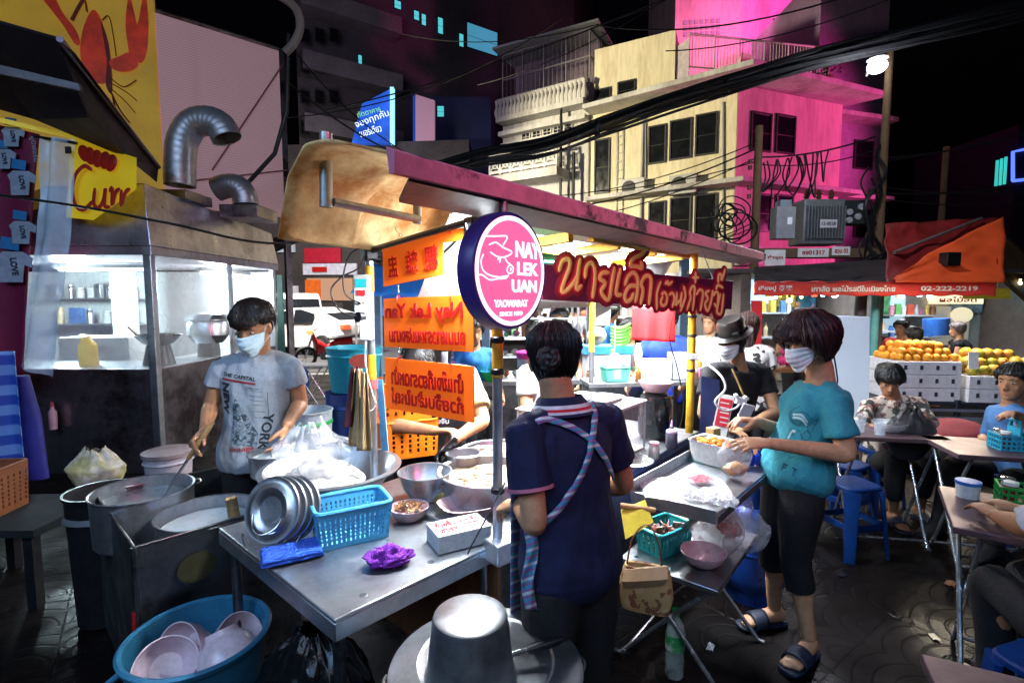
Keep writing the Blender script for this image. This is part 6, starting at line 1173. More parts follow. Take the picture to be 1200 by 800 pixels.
bystander('worker in a bright cobalt blue shirt half hidden behind the hanging red cloth',782,4.35,372,(-.6,-.7,0),mat('cobalt blue shirt',(.012,.05,.62),.75,0,.15,8,.2,100),s=1.0)
bystander('vendor in a white T-shirt directly beyond the navy-shirted vendor',634,3.35,398,(.7,-.6,0),mat('white cotton',(.6,.6,.6),.8),skin=skinB)
bystander('black-haired person in a dark top at the back counter under the hanging paper',737,5.3,386,(-.5,-.8,0),mat('dark grey top',(.06,.06,.08),.8))
bystander('person with short brown hair browsing left of the hat wearer in the distance',833,5.6,378,(-.7,-.5,0),mat('white cotton',(.6,.6,.6),.8),hm=mat('brown hair',(.09,.03,.015),.4))
bystander('woman with a high bun and red top seated beyond the oranges',1056,7.4,384,(-.8,-.4,0),mat('red top',(.5,.02,.03),.8),skin=skinB,bun=((0,-.06,.12),.03,(0,-.4,1)))
bystander('dark-haired person seated just behind the heap of oranges',1070,6.6,394,(-.5,.8,0),blackT)
bystander('grey-haired person in a sleeveless black top bending at the shop counter',1122,7.6,386,(-.75,.4,0),blackT,skin=skinB,sleeve_=.1,lean=.15,hm=mat('grey hair',(.2,.16,.15),.5))
bystander('person in a blue shirt standing behind the near pole in the distance',556,4.6,388,(.2,-.9,0),mat('mid blue shirt',(.02,.16,.5),.8))
bystander('person with black hair in a pale top at the glass cabinet behind the round sign',655,4.9,374,(-.2,-1,0),mat('pale top',(.5,.48,.5),.8),skin=skinB)
bystander('tall person in a grey top at the far market shelves left of the middle pole',672,8.6,362,(.2,.95,0),mat('pale top',(.5,.48,.5),.8),vox=.018)
bystander('person in a red shirt browsing the far market shelves',800,8.9,366,(-.6,.7,0),mat('red top',(.5,.02,.03),.8),skin=skinB,vox=.018)
bystander('person in mid blue walking through the far market hall',718,8.2,368,(.9,-.2,0),mat('mid blue shirt',(.02,.16,.5),.8),vox=.018)
bystander('shopper in a white top before the lit cabinets under the awning',934,7.0,372,(.3,.9,0),mat('white cotton',(.6,.6,.6),.8),skin=skinB,vox=.016)
cols=[(.6,.1,.05),(.7,.5,.1),(.1,.35,.1),(.6,.6,.6),(.08,.2,.5),(.5,.2,.3),(.75,.6,.4),(.25,.12,.06)]
gm_=[mat('goods '+n_,c_,.4,0,.25,14)for n_,c_ in zip(('red','amber','green','white','blue','pink','cream','brown'),cols)]
#  dining tables and stools at the right
pinksteel=mat('pinkish lit table steel',(.17,.105,.12),.42,.55,.15,5,.1,40)
def dining(label,c,rz,L,W,h=.74,m=pinksteel):
 t=T('dining_table',label,'table',c,rz)
 MB().box((0,0,h-.014),(L,W,.028)).build('table_top',m,t,world=False,bevel=.004);e=.045
 for s_ in(-1,1):
  x=s_*(L/2-.08)
  for sg in(-1,1):MB().tube(cr([(x+.012*sg,-sg*(W/2-.04),h-.03),(x+.012*sg,0,h*.5),(x+.012*sg,sg*(W/2-.06),.05),(x+.012*sg,sg*(W/2-.01),.012)],3),.0105,10).build('leg',chrome,t,world=False)
 for sg in(-1,1):MB().tube([(-(L/2-.08),sg*(W/2-.06),.05),((L/2-.08),sg*(W/2-.06),.05)],.009,8).build('cross_bar',chrome,t,world=False)
 return t
d1=dining('steel table in front of the woman in the patterned blouse',(2.52,3.42,0),R(-10),.62,.42);d1['label']='steel folding table in front of the woman in the patterned blouse'
dining('steel folding table with a blue caddy before the man in light blue',(2.92,3.02,0),R(-14),.62,.44)
dining('reddish steel folding table beside the diner in loose white',(2.085,2.03,0),R(-35),.48,.55,.74)
dining('corner of a mauve steel table at the bottom right edge',(1.22,.93,0),R(-26),.56,.5,.70)
def stool(label,c,rz=0,s=1.,group=None):
 t=T('plastic_stool',label,'stool',c,rz,group)
 mb=MB();mb.loft([((0,0,.425),(.125,0,0),(0,.125,0)),((0,0,.445),(.128,0,0),(0,.128,0)),((0,0,.452),(.12,0,0),(0,.12,0))],36,pw=5);mb.build('seat',blue_st,t,world=False)
 for i in range(4):
  a=pi/4+i*pi/2;p,q=V((.118*cos(a)*1.3,.118*sin(a)*1.3,.43)),V((.158*cos(a)*1.3,.158*sin(a)*1.3,0));x,y=V((-sin(a),cos(a),0)),V((cos(a),sin(a),0))
  MB().loft([(q,x*.032,y*.012),(q.lerp(p,.6),x*.038,y*.014),(p,x*.05,y*.016)],12,pw=4).build('leg',blue_st,t,world=False)
 for i in range(4):
  a0,a1=pi/4+i*pi/2,pi/4+(i+1)*pi/2;r_=.14*1.3;MB().loft([(V((r_*cos(a0),r_*sin(a0),.2)),V((0,0,.022)),V((.006*cos(a0+pi/4),.006*sin(a0+pi/4),0))),(V((r_*cos(a1),r_*sin(a1),.2)),V((0,0,.022)),V((.006*cos(a0+pi/4),.006*sin(a0+pi/4),0)))],8,pw=5).build('stretcher',blue_st,t,world=False)
 return t
p0=stool('tall blue plastic stool right behind the woman in turquoise',(2.20,3.22,0),R(12))
def restool(loc,rz,lab,sc_=1.):return dup(p0,loc,rz,lab,sc_)
for q,rz,lab in(((2.9,4.0,0),.2,'blue plastic stool under the woman in the patterned blouse'),((2.42,3.62,0),.5,'blue plastic stool pushed under the far steel table'),((3.38,3.42,0),.1,'blue plastic stool under the man in light blue'),((1.76,1.56,.0),.3,'blue plastic stool under the diner in loose white at the bottom right')):restool(q,rz,lab)
bowl('noodle_bowl','large white bowl in front of the woman in the patterned blouse',(2.55,3.40,.742),.105,.06,mat('white ceramic',(.72,.70,.70),.25,coat=.3),.5)
for i,px in enumerate((985,996)):
 q=V((2.32+.08*i,3.36-.08*i,.742));t=T('drinking_glass',('tall clear drinking glass at the left end of the far table','shorter clear glass next to the white noodle bowl')[i],'glass',q);MB().lathe([(0,0),(.03,0),(.036,.13-.03*i),(.034,.13-.03*i),(.028,.006),(0,.006)],q,24).build('tumbler',glass,t);MB().lathe([(0,.008),(.029,.008),(.033,.08),(0,.08)],q,24).build('water',plastic_film('pale water',(.75,.85,.95),.35,.05,.05,5),t)
def caddy(label,c,rz,m,seed):
 t=T('condiment_caddy',label,'caddy',c,rz);L,W,H=.2,.13,.085;mb=MB()
 mb.box((0,0,.004),(L,W,.008))
 for z in(.03,.058,H):
  for s_ in(-1,1):mb.box((0,s_*(W/2-.004),z),(L,.007,.010));mb.box((s_*(L/2-.004),0,z),(.007,W-.0145,.010))
 for i in range(9):
  for s_ in(-1,1):mb.box((-L/2+.005+(L-.01)*i/8,s_*(W/2-.0035),H/2+.002),(.006,.0085,H-.002))
 for i in range(5):
  for s_ in(-1,1):mb.box((s_*(L/2-.0035),-W/2+.02+(W-.04)*i/4,H/2+.002),(.0085,.006,H-.002))
 mb.build('rack',m,t,world=False,smooth=0)
 mb=MB();mb.box((0,0,.07),(.012,W-.02,.13));mb.tube([(0,-.04,.13),(0,-.035,.17),(0,.035,.17),(0,.04,.13)],.010,8);mb.build('carry_handle',m,t,world=False)
 rn=random.Random(seed)
 for k,(x,y)in enumerate(((-.06,-.03),(-.06,.032),(.055,-.03),(.055,.032))):
  j=MB().lathe([(0,.009),(.022,.009),(.024,.02),(.024,.085),(.02,.095),(0,.095)],(x,y,0),20).build('jar',mat(('chilli flakes jar','sugar jar','vinegar jar','fish sauce jar')[k],((.22,.05,.03),(.6,.58,.55),(.35,.30,.14),(.12,.05,.02))[k],.15,coat=.4),t,world=False)
  MB().lathe([(0,.0955),(.025,.0955),(.025,.11),(0,.113)],(x,y,0),20).build('lid',whitep if k!=1 else chrome,j,world=False)
 return t
caddy('light blue condiment caddy on the table before the man in light blue',(2.98,2.98,.742),R(-14),mat('light blue caddy plastic',(.04,.42,.62),.35),1)
caddy('green condiment caddy on the reddish table at the right edge',(2.20,2.12,.742),R(-35),mat('bright green plastic',(.02,.36,.06),.35),2)
q=V((2.05,2.24,.742));t=T('blue_tub','small round tub with a blue lid beside the green caddy','tub',q);MB().lathe([(0,0),(.04,0),(.045,.06),(0,.06)],q,24).build('tub',whitep,t);MB().lathe([(0,.0605),(.047,.0605),(.047,.075),(0,.078)],q,24).build('lid',mat('blue lid',(.04,.18,.6),.4),t)
sbg=P(1066,512,3.40);t=T('shoulder_bag','soft dark leather bag held on the lap of the woman in the patterned blouse','bag',sbg-UP*.15)
mb=MB();mb.grid(bagfn(sbg-UP*.15,.17,.09,.33,40.,.55,.12),50,26,wrap=True);mb.build('bag_body',mat('soft dark leather',(.045,.040,.046),.4,0,.3,12,.3,30),t);MB().tube(cr([sbg+V((-.08,0,.1)),sbg+V((-.04,.02,.22)),sbg+V((.04,.02,.22)),sbg+V((.09,0,.08))],5),[(.010,.003)]*16,8).build('strap',mat('soft dark leather',(.05,.05,.05)),t)
rn=random.Random(14)
for i in range(22):
 x,y=rn.uniform(.6,3.4),rn.uniform(1.9,4.2);r_=rn.uniform(.012,.045);a=rn.uniform(0,6);mb=MB();mb.grid(lambda u,v:(x+r_*(u-.5)*2*cos(a)-r_*.6*(v-.5)*2*sin(a),y+r_*(u-.5)*2*sin(a)+r_*.6*(v-.5)*2*cos(a),.004+.018*abs(noise.noise(V((u*3+i,v*3,i))))),6,6);tag(mb.build('paper_scrap',rn.choice((whitep,gm_[7],gm_[6],blackbag))),'small scrap of litter on the wet paving','litter','scraps of litter on the paving')
crate_w=mat('white slotted crate',(.68,.68,.74),.5,0,.06,4);slot=mat('dark slot',(.03,.03,.04),.8)
Xs=[]
def fcrate(label,c,L,W,H,group=None,m=crate_w):
 t=T('fruit_crate',label,'crate',c,R(-6),group)
 mb=MB()
 for s_ in(-1,1):mb.box((0,s_*(W/2-.008),H/2),(L,.016,H));mb.box((s_*(L/2-.008),0,H/2),(.016,W-.034,H))
 mb.box((0,0,.006),(L-.034,W-.034,.01));mb.build('tray_wall',m,t,world=False,smooth=0,bevel=.004)
 mb=MB();
 for i in range(4):mb.box((-L/2+L*(i+.5)/4,-W/2-.001,H*.55),(.028,.004,H*.34))
 mb.build('hand_slots',slot,t,world=False,smooth=0)['kind']='stuff'
 return t
fx,fy=4.22,5.35
for k in range(3):fcrate(('lowest','middle','top')[k]+' white crate of the stack under the oranges',(fx,fy,.60+.135*k),.60,.5,.13)
for k in range(2):fcrate(('lower','upper')[k]+' white crate of the stack under the green guavas',(fx+.68,fy-.10,.60+.135*k),.66,.5,.13)
fcrate('white crate at the far right end of the fruit stand',(fx+1.55,fy-.2,.62),.7,.5,.13)
t=T('fruit_stand','dark metal rack carrying the white fruit crates','stand',(fx+.5,fy,0));rk=mat('dark rack steel',(.03,.035,.05),.5,.4)
mb=MB()
for z in(.58,.30):mb.box((fx+.6,fy-.08,z),(2.3,.52,.03),rz=R(-6))
mb.build('shelf',rk,t,smooth=0)
for i in range(4):MB().box((fx-.48+i*.72,fy-.22-i*.075,.31),(.04,.04,.62)).build('post',rk,t)
mb=MB();[mb.box((fx+.6,fy-.35,z),(2.3,.02,.025),rz=R(-6))for z in(.52,.44)];mb.build('rail',mat('pale rack rail',(.2,.22,.3),.5,.4),t,smooth=0)
rn=random.Random(12);om=mat('orange peel',(.85,.33,.02),.42,0,.12,14,.3,120);gm=mat('guava green skin',(.42,.40,.04),.4,0,.35,5,.1,60,col2=(.50,.17,.03),thr=.52,soft=.2)
ob=MB().ball((0,0,0),(.043,.043,.040),14,10).mesh('orange');gb2=MB().ball((0,0,0),(.056,.054,.062),14,10,jit=.12).mesh('guava');ob.materials.append(om);gb2.materials.append(gm);ob.shade_smooth();gb2.shade_smooth()
def fruit(me,nm,lab,cat,grp,c,sc_=1.):
 o=bpy.data.objects.new(nm,me);COL.objects.link(o);o.location=c;o.rotation_euler=(rn.uniform(0,6),rn.uniform(0,6),rn.uniform(0,6));o.scale=(sc_,)*3;tag(o,lab,cat,grp)
for lay,(nx,ny)in enumerate(((7,5),(6,4),(5,3))):
 for i in range(nx):
  for j in range(ny):
   x,y=(i-(nx-1)/2)*.083+rn.uniform(-.014,.014),(j-(ny-1)/2)*.083+rn.uniform(-.014,.014);fruit(ob,'orange','ripe orange in the heap on the white crates','orange','oranges heaped on the fruit stand',(fx+x,fy+y+x*-.1,1.0+.036+.058*lay+rn.uniform(-.008,.008)),rn.uniform(.85,1.1))
for lay,(nx,ny)in enumerate(((6,4),(6,3),(4,2))):
 for i in range(nx):
  for j in range(ny):
   x,y=(i-(nx-1)/2)*.108+rn.uniform(-.012,.012),(j-(ny-1)/2)*.105+rn.uniform(-.01,.01);fruit(gb2,'guava','green guava in the heap right of the oranges','guava','guavas heaped on the fruit stand',(fx+.68+x,fy-.1+y+x*-.1,.865+.05+.075*lay),rn.uniform(.85,1.08))
tag(MB().box((fx+.36,fy-.30,1.02),(.09,.01,.17),rz=R(-6),rx=-.1).build('price_card',whitep,smooth=0),'small blank white price card between oranges and guavas','card')
tag(MB().ball((4.15,4.75,.36),(.42,.25,.13),24,14,jit=.25).build('covered_goods',mat('red cloth cover',(.16,.008,.025),.8,0,.2,6,.3,30)),'low heap under a dark red cloth below the fruit crates','cloth')
tag(MB().slab([P(958,495,4.55),P(1015,496,4.55),P(1016,371,4.55),P(961,369,4.55)],.04).build('white_board',mat('pale blue white panel',(.62,.70,.82),.35,0,.06,2,emit=.30),bevel=.006),'tall plain white panel standing behind the woman in turquoise','panel')  # faint emission brightens the panel, which no lamp reaches
t=T('panel_stand','dark metal frame on which the tall white panel stands','stand',P(987,560,4.58));mb=MB();q0,q1=P(960,496,4.57),P(1014,497,4.57);[MB().tube([q,(q.x,q.y,0)],.012,8).build('leg',rk,t)for q in(q0,q1)];MB().tube([q0,q1],.012,8).build('cross_bar',rk,t)
sh=T('fruit_shop','row of brightly lit shop bays under the orange-red awning','shop',(5.2,8.6,0))
wallm=mat('shop back wall',(.42,.40,.38),.7,0,.15,2)
block(sh,'back_wall',[(2.6,8.7,0),(9.4,8.7,0),(9.4,8.9,0),(2.6,8.9,0)],0,2.05,wallm)
for x in(3.25,5.15,7.95):block(sh,'partition',[(x,7.3,0),(x+.14,7.3,0),(x+.14,8.69,0),(x,8.69,0)],0,1.98,mat('bay partition',(.16,.13,.12),.7))
MB().cyl((4.78,6.75,0),(4.78,6.75,1.9),.05,n=14).build('column',mat('teal painted column',(.10,.32,.34),.5),sh);MB().cyl((4.62,6.8,0),(4.62,6.8,1.9),.07,n=14).build('column',mat('dark column',(.04,.03,.04),.5),sh)
block(sh,'ceiling',[(2.6,7.2,0),(9.4,7.2,0),(9.4,8.7,0),(2.6,8.7,0)],1.99,2.05,mat('dark shop ceiling',(.08,.07,.07),.8))
cw_=lamp_m('cool shop window glow',(.55,.85,1.),.95);ww=lamp_m('warm shop glow',(1.,.72,.35),.9);
for x0,x1,z0,z1,m in((3.6,4.4,1.55,1.95,cw_),(5.35,5.9,1.25,1.9,lamp_m('cool cabinet glow',(.35,.62,.8),.5)),(6.2,6.62,1.05,1.72,lamp_m('pale cabinet glow',(.5,.75,.9),.7)),(7.12,7.72,.85,1.5,lamp_m('warm doorway glow',(.40,.36,.30),.4)),(8.15,9.1,1.2,1.8,lamp_m('dim teal glow',(.03,.16,.18),.5))):MB().box(((x0+x1)/2,8.66,(z0+z1)/2),(x1-x0,.04,z1-z0)).build('lit_panel',m,sh,smooth=0)
MB().box((7.42,8.60,1.62),(.86,.1,.15)).build('lit_signboard',lamp_m('cream lit sign',(1.,.86,.55),1.),sh,smooth=0)
text('ผลไม้สด','lettering',redtx,frame((7.42,8.545,1.62),(1,0,0),UP),W=.62,H=.09,parent=sh,bold=.02)
MB().lathe([(0,0),(.17,0),(.17,.012),(0,.012)],(7.55,8.61,1.36),28,M=MX.Rotation(R(90),3,'X'),sx=1.1,sy=.75).build('oval_sign',lamp_m('oval sign',(.9,.75,.5),.7),sh)
for x in(3.25,5.15,6.3,7.1):pass
for x0,x1,z in((3.45,5.05,1.0),(3.45,5.05,1.4),(5.3,6.2,1.1),(6.15,7.0,1.0),(6.15,7.0,1.36),(8.1,9.2,1.05),(8.1,9.2,1.35)):MB().box(((x0+x1)/2,8.45,z),(x1-x0,.4,.025)).build('shelf',mat('pale shelf',(.4,.42,.45),.5),sh,smooth=0)
def goods(p,q,z,n,lab,grp,kinds='jbp',s=1.,seed=1,pal=None):
 rn=random.Random(seed);p,q=V((*p,z)),V((*q,z))
 for i in range(n):
  c=p.lerp(q,(i+.5)/n)+V((rn.uniform(-.02,.02),rn.uniform(-.06,.06),0));k=rn.choice(kinds);m=rn.choice(pal or gm_);mb=MB();h=rn.uniform(.10,.2)*s;r=rn.uniform(.03,.05)*s
  if k=='j':mb.lathe([(0,0),(r,0),(r,h*.75),(r*.8,h*.8),(r*.85,h*.82),(r*.85,h),(0,h)],c,12)
  elif k=='b':mb.lathe([(0,0),(r*.8,0),(r*.8,h*.8),(r*.3,h*1.05),(r*.3,h*1.35),(0,h*1.35)],c,12)
  elif k=='p':mb.box(c+UP*h*.5,(r*2,r*1.6,h),rz=rn.uniform(-.3,.3))
  else:mb.ball(c+UP*r*1.0,(r*1.2,r*1.2,r),10,8,jit=.2)
  tag(mb.build({'j':'jar','b':'bottle','p':'packet','f':'fruit'}[k],m,bevel=.004 if k=='p' else 0),{'j':'small jar ','b':'small bottle ','p':'small packet ','f':'piece of fruit '}[k]+lab,{'j':'jar','b':'bottle','p':'packet','f':'fruit'}[k],{'j':'jars ','b':'bottles ','p':'packets ','f':'fruits '}[k]+grp)
goods((3.5,8.4),(5.0,8.4),1.013,12,'on the lower shelf of the shop under the awning','on the lower shop shelf','jbp',1.,3)
goods((3.5,8.4),(5.0,8.4),1.413,11,'on the upper shelf of the shop under the awning','on the upper shop shelf','jbpf',1.,4)
goods((5.35,8.4),(6.2,8.4),1.113,7,'on the shelf of the middle shop bay','on the middle bay shelf','jb',1.,5)
goods((6.2,8.4),(6.95,8.4),1.013,8,'on the lower shelf beside the lit shop door','on the shelf by the lit door','jbp',.9,71);goods((6.2,8.4),(6.95,8.4),1.373,8,'on the upper shelf beside the lit shop door','on the high shelf by the lit door','jbp',.9,72);goods((8.15,8.4),(9.2,8.4),1.063,9,'on the dim shelf of the right shop bay','on the right bay shelf','jp',1.,6)
goods((5.3,8.5),(7.1,8.5),.62,15,'on the low ledge of the middle shop bay','on the low ledge of the middle bay','jbpf',1.1,61)
for i,(x0,x1,z0,z1,c_)in enumerate(((3.45,3.9,1.62,1.9,(.5,.05,.03)),(4.45,4.75,1.5,1.9,(.55,.42,.06)),(4.8,5.1,1.45,1.85,(.06,.25,.4)),(6.15,6.33,1.3,1.9,(.08,.3,.12)),(7.4,7.9,1.4,1.85,(.1,.14,.2)),(3.5,4.2,.3,.85,(.2,.1,.06)),(4.3,5.05,.25,.8,(.3,.28,.22)),(5.35,5.9,.2,.6,(.12,.2,.3)),(5.95,6.3,.72,1.05,(.5,.45,.35)))):MB().box(((x0+x1)/2,8.64-.03*(i%2),(z0+z1)/2),(x1-x0,.05,z1-z0)).build('wall_poster',mat('shop poster %s'%'abcdefghi'[i],c_,.5,0,.5,6,col2=[min(1,q*2.2)for q in c_],thr=.55),sh,smooth=0)
rn=random.Random(19)
for i in range(34):
 x,y=rn.uniform(3.4,7.1),rn.uniform(7.2,8.2);z=1.97;h=rn.uniform(.12,.34);o=MB().loft([((x,y,z-h),(.05,0,0),(0,.02,0)),((x,y,z-h*.4),(.06,0,0),(0,.025,0)),((x,y,z),(.012,0,0),(0,.008,0))],12).build('hanging_packet',rn.choice(gm_));tag(o,'small packet hanging from the shop ceiling under the awning','packet','packets hanging in the shop')
mb=MB();rn=random.Random(41)
cl_=P(920,410,6.2)
for i in range(16):
 o=MB().ball((cl_.x+rn.uniform(-.22,.22),cl_.y+rn.uniform(-.1,.1),cl_.z-.15+rn.uniform(0,.2)),(.06,.05,.06),10,8,jit=.2).build('dragon_fruit',mat('magenta fruit skin',(.55,.03,.16),.45,0,.3,12));tag(o,'magenta dragon fruit heaped left of the turquoise woman in the distance','fruit','dragon fruits in the distant heap')
t=T('fruit_table','dark table under the magenta fruit heap in the distance','table',(cl_.x,cl_.y,0));MB().box((cl_.x,cl_.y,cl_.z-.22),(1.0,.5,.04)).build('table_top',darkwood,t);[MB().box((cl_.x+dx,cl_.y+dy,(cl_.z-.24)/2),(.05,.05,cl_.z-.24)).build('leg',darkwood,t)for dx in(-.4,.4)for dy in(-.18,.18)]
mb=MB();mb.grid(bagfn((cl_.x+.12,cl_.y-.35,.75),.1,.08,.36,60.,.5,.12),40,22,wrap=True);tag(mb.build('hanging_bag',mat('tan carrier bag',(.5,.36,.26),.5,0,.2,8)),'tan carrier bag hanging below the magenta fruit heap','plastic bag')
tag(MB().slab([P(884,425,6.4),P(891,425,6.4),P(893,352,6.4),P(880,352,6.4)],.01).build('red_pennant',mat('red cloth',(.5,.015,.03),.8)),'narrow red cloth hanging at the left end of the orange awning','cloth')
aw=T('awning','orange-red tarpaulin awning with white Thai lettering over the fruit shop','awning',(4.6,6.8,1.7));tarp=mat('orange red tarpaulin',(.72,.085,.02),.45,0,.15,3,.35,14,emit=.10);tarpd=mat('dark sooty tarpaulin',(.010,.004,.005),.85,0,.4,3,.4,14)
vL,vR=P(884,338,6.2),P(1168,338,6.2)
mb=MB();mb.grid(lambda u,v:vL.lerp(vR,u)+UP*(-.085+.17*v+.008*sin(u*55))+V((0,.012*sin(u*38+v*3),0)),90,6);mb.build('valance',mat('red valance',(.52,.04,.035),.5,0,.1,3,.1,20,emit=.10),aw,solid=.003)
def slope(px0,px1,top0,top1,Yt,m,nm):
 mb=MB();b0,b1=P(px0,331,6.21),P(px1,331,6.21);t0,t1=P(px0,top0,Yt),P(px1,top1,Yt)
 mb.grid(lambda u,v:b0.lerp(b1,u).lerp(t0.lerp(t1,u),v)+V((0,0+.10*noise.noise(V((u*4,v*4,1)))+.03*noise.noise(V((u*13,v*7,4)))+.03*sin(u*15+v*9)*v,-.12*sin(pi*v)*sin(pi*u))),40,20);return mb.build(nm,m,aw,solid=.004)
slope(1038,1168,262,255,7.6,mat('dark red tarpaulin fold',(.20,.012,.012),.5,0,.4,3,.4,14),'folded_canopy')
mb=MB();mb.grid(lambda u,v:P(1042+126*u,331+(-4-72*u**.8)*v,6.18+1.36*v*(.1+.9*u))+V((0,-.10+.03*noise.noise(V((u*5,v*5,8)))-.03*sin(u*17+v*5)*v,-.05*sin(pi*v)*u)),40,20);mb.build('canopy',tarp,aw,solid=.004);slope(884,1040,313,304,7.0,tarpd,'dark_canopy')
mb=MB();b0,b1,b2=P(1168,341,6.21),P(1171,255,7.6),P(1169,340,7.6);mb.add([b0,b1,b2],[(0,1,2)]);mb.build('end_gusset',tarp,aw)
wt=mat('white sign paint',(.72,.66,.62),.6);
for bdy,x0,x1,hh in(('เชียงปู 炎器',889,929,.075),('เกาลัด ผลไม้รสดีในเมืองไทย',951,1049,.075),('02-222-2219',1079,1146,.06)):
 a,c_=P(x0,338,6.17),P(x1,338,6.17);text(bdy,'lettering',wt,frame((a+c_)/2,c_-a,UP),W=(c_-a).length,H=hh,parent=aw,bold=.03)
tag(MB().box(P(1113,304,6.42),(.17,.14,.17)).build('black_box',black_m,bevel=.01),'small black junction box against the orange awning','box')
tag(MB().cyl(P(1048,296,6.8),P(1150,256,7.5),.022,n=8).build('awning_pole',pipe_m),'bare metal pole lying across the orange awning','pole')
tag(MB().grid(lambda u,v:P(1128+56*u,338+12*v,7.4+.2*v),10,5).build('yellow_tarp',mat('yellow tarpaulin',(.62,.55,.03),.5,emit=.12),solid=.004),'strip of yellow tarpaulin right of the orange awning','tarpaulin')
tag(MB().grid(lambda u,v:P(1172+40*u,268+(52)*u*.7+60*v,7.2+.8*(1-v)),8,8).build('brown_tarp',mat('brown tarpaulin',(.16,.09,.04),.6,0,.2,3,.3,12),solid=.004),'sagging brown tarpaulin at the right edge beside the orange awning','tarpaulin')
for i,(px,py,Y,m)in enumerate(((978,346,7.4,'cool'),(1056,347,7.4,'cool'),(1090,347,7.2,'warm'),(925,352,7.5,'warm'))):
 q=P(px,py,Y);t=T('light_bulb',('bare white bulb above the tall white panel','bare white bulb above the bun-haired woman','bare warm bulb under the phone number of the awning','bare warm bulb near the left end of the awning')[i],'bulb',q);MB().ball(q,.04,14,10).build('bulb',lamp_m('cool bulb',(.85,.95,1.),7.)if m=='cool' else lamp_m('warm bulb',(1.,.8,.45),6.),t);MB().cyl(q+UP*.035,q+UP*.08,.018,n=10).build('socket',black_m,t);MB().cyl(q+UP*.08,q+UP*.5,.004,n=6).build('flex',cable_m,t)
tag(MB().cyl(P(1097,392,7.9),P(1097,373,7.9),.17,n=24).build('blue_drum',mat('blue drum',(.03,.14,.5),.4)),'blue plastic drum on the counter of the middle shop bay','drum')
#  stall row behind the cart
bc=T('back_counter','cluttered steel counter of the neighbouring stall behind the cart','counter',(.7,4.75,0));
block(bc,'counter_body',[(-.5,4.5,0),(2.0,4.75,0),(1.95,5.3,0),(-.55,5.05,0)],0,.86,steel_d);block(bc,'counter_top',[(-.55,4.45,0),(2.05,4.7,0),(2.0,5.35,0),(-.6,5.1,0)],.862,.9,steel)
gcab=T('glass_cabinet','glass food cabinet with three lit shelves behind the round sign','cabinet',(.1,5.0,.9))
for z in(1.08,1.26,1.44):block(gcab,'shelf',[(-.15,4.72,0),(.62,4.80,0),(.60,5.1,0),(-.17,5.02,0)],z,z+.012,mat('glass shelf',(.5,.62,.68),.15))
for p in((-.15,4.72),(.62,4.80),(.60,5.1),(-.17,5.02)):MB().box((p[0],p[1],1.27),(.02,.02,.74)).build('post',alu,gcab)
block(gcab,'top',[(-.17,4.70,0),(.64,4.78,0),(.62,5.12,0),(-.19,5.04,0)],1.64,1.68,alu)
goods((-.1,4.83),(.55,4.93),.90,7,'at the bottom of the glass cabinet behind the cart','at the cabinet bottom','jpf',.8,7);goods((-.1,4.83),(.55,4.93),1.094,7,'on the lowest shelf of the glass cabinet','on the lowest cabinet shelf','fpj',.7,8);goods((-.1,4.83),(.55,4.93),1.274,7,'on the middle shelf of the glass cabinet','on the middle cabinet shelf','fpj',.7,9);goods((-.1,4.83),(.55,4.93),1.454,7,'on the top shelf of the glass cabinet','on the top cabinet shelf','fpb',.7,10)
q=P(618,492,4.3);t=T('pink_lid_jar','clear plastic jar with a bright pink lid just left of the navy vendor\'s ear','jar',(q.x-.05,4.45,.9));t['label']='clear plastic jar with a bright pink lid left of the navy-shirted vendor'
c=V((.15,4.55,.902));MB().lathe([(0,0),(.1,0),(.105,.2),(0,.2)],c,28).build('jar_body',mat('cloudy jar',(.6,.58,.62),.2),t);MB().lathe([(0,.201),(.112,.201),(.112,.255),(.09,.265),(0,.265)],c,28).build('lid',mat('hot pink lid',(.80,.03,.30),.35),t)
bowl('green_bowl','bright green bowl of red chilli right of the bottom orange board',(-.17,4.5,.902),.11,.09,mat('bright green bowl',(.02,.55,.12),.35),.5)
t=T('blue_tray','light blue tray holding a melon and green bananas','tray',(.86,4.72,1.16));block(t,'tray_bed',[(.66,4.58,0),(1.1,4.63,0),(1.08,4.88,0),(.64,4.83,0)],1.13,1.20,mat('light blue tray',(.06,.35,.65),.4));block(t,'box_under',[(.68,4.60,0),(1.08,4.64,0),(1.06,4.85,0),(.66,4.81,0)],.902,1.129,mat('white foam',(.65,.66,.7),.6))
tag(MB().ball((.78,4.70,1.29),(.09,.09,.085),20,14).build('melon',mat('pale melon rind',(.62,.58,.40),.5,0,.12,12,.3,60)),'round pale melon on the light blue tray','melon')
bn=T('banana_bunch','bunch of green bananas next to the melon','bananas',(.98,4.70,1.2));bgm=mat('green banana skin',(.12,.42,.04),.4,0,.2,6)
for i in range(6):z=1.22+.03*i;MB().tube(cr([(.90,4.66,z+.01),(.95,4.64,z-.01),(1.02,4.64,z),(1.08,4.66,z+.035)],4),[.006,.014,.018,.02,.021,.021,.021,.02,.02,.018,.015,.01,.006],8).build('banana',bgm,bn)
basket('green_basket','pale green basket holding a sauce bottle behind the display case','basket',(.76,4.10-.35,1.03),R(10),.17,.12,.1,mat('pale jade plastic',(.10,.50,.38),.4),9,5,1.1)
bottle('soy_bottle','dark soy bottle with an amber neck standing in the pale green basket',(.74,3.75,1.04),.025,.22,mat('dark soy glass',(.06,.03,.01),.1),mat('amber cap',(.6,.35,.05),.4))
bottle('small_sauce_bottle','small amber sauce bottle right of the pale green basket',(.92,3.70,1.03),.022,.1,mat('amber sauce',(.25,.10,.02),.1),mat('yellow cap',(.7,.5,.05),.4))
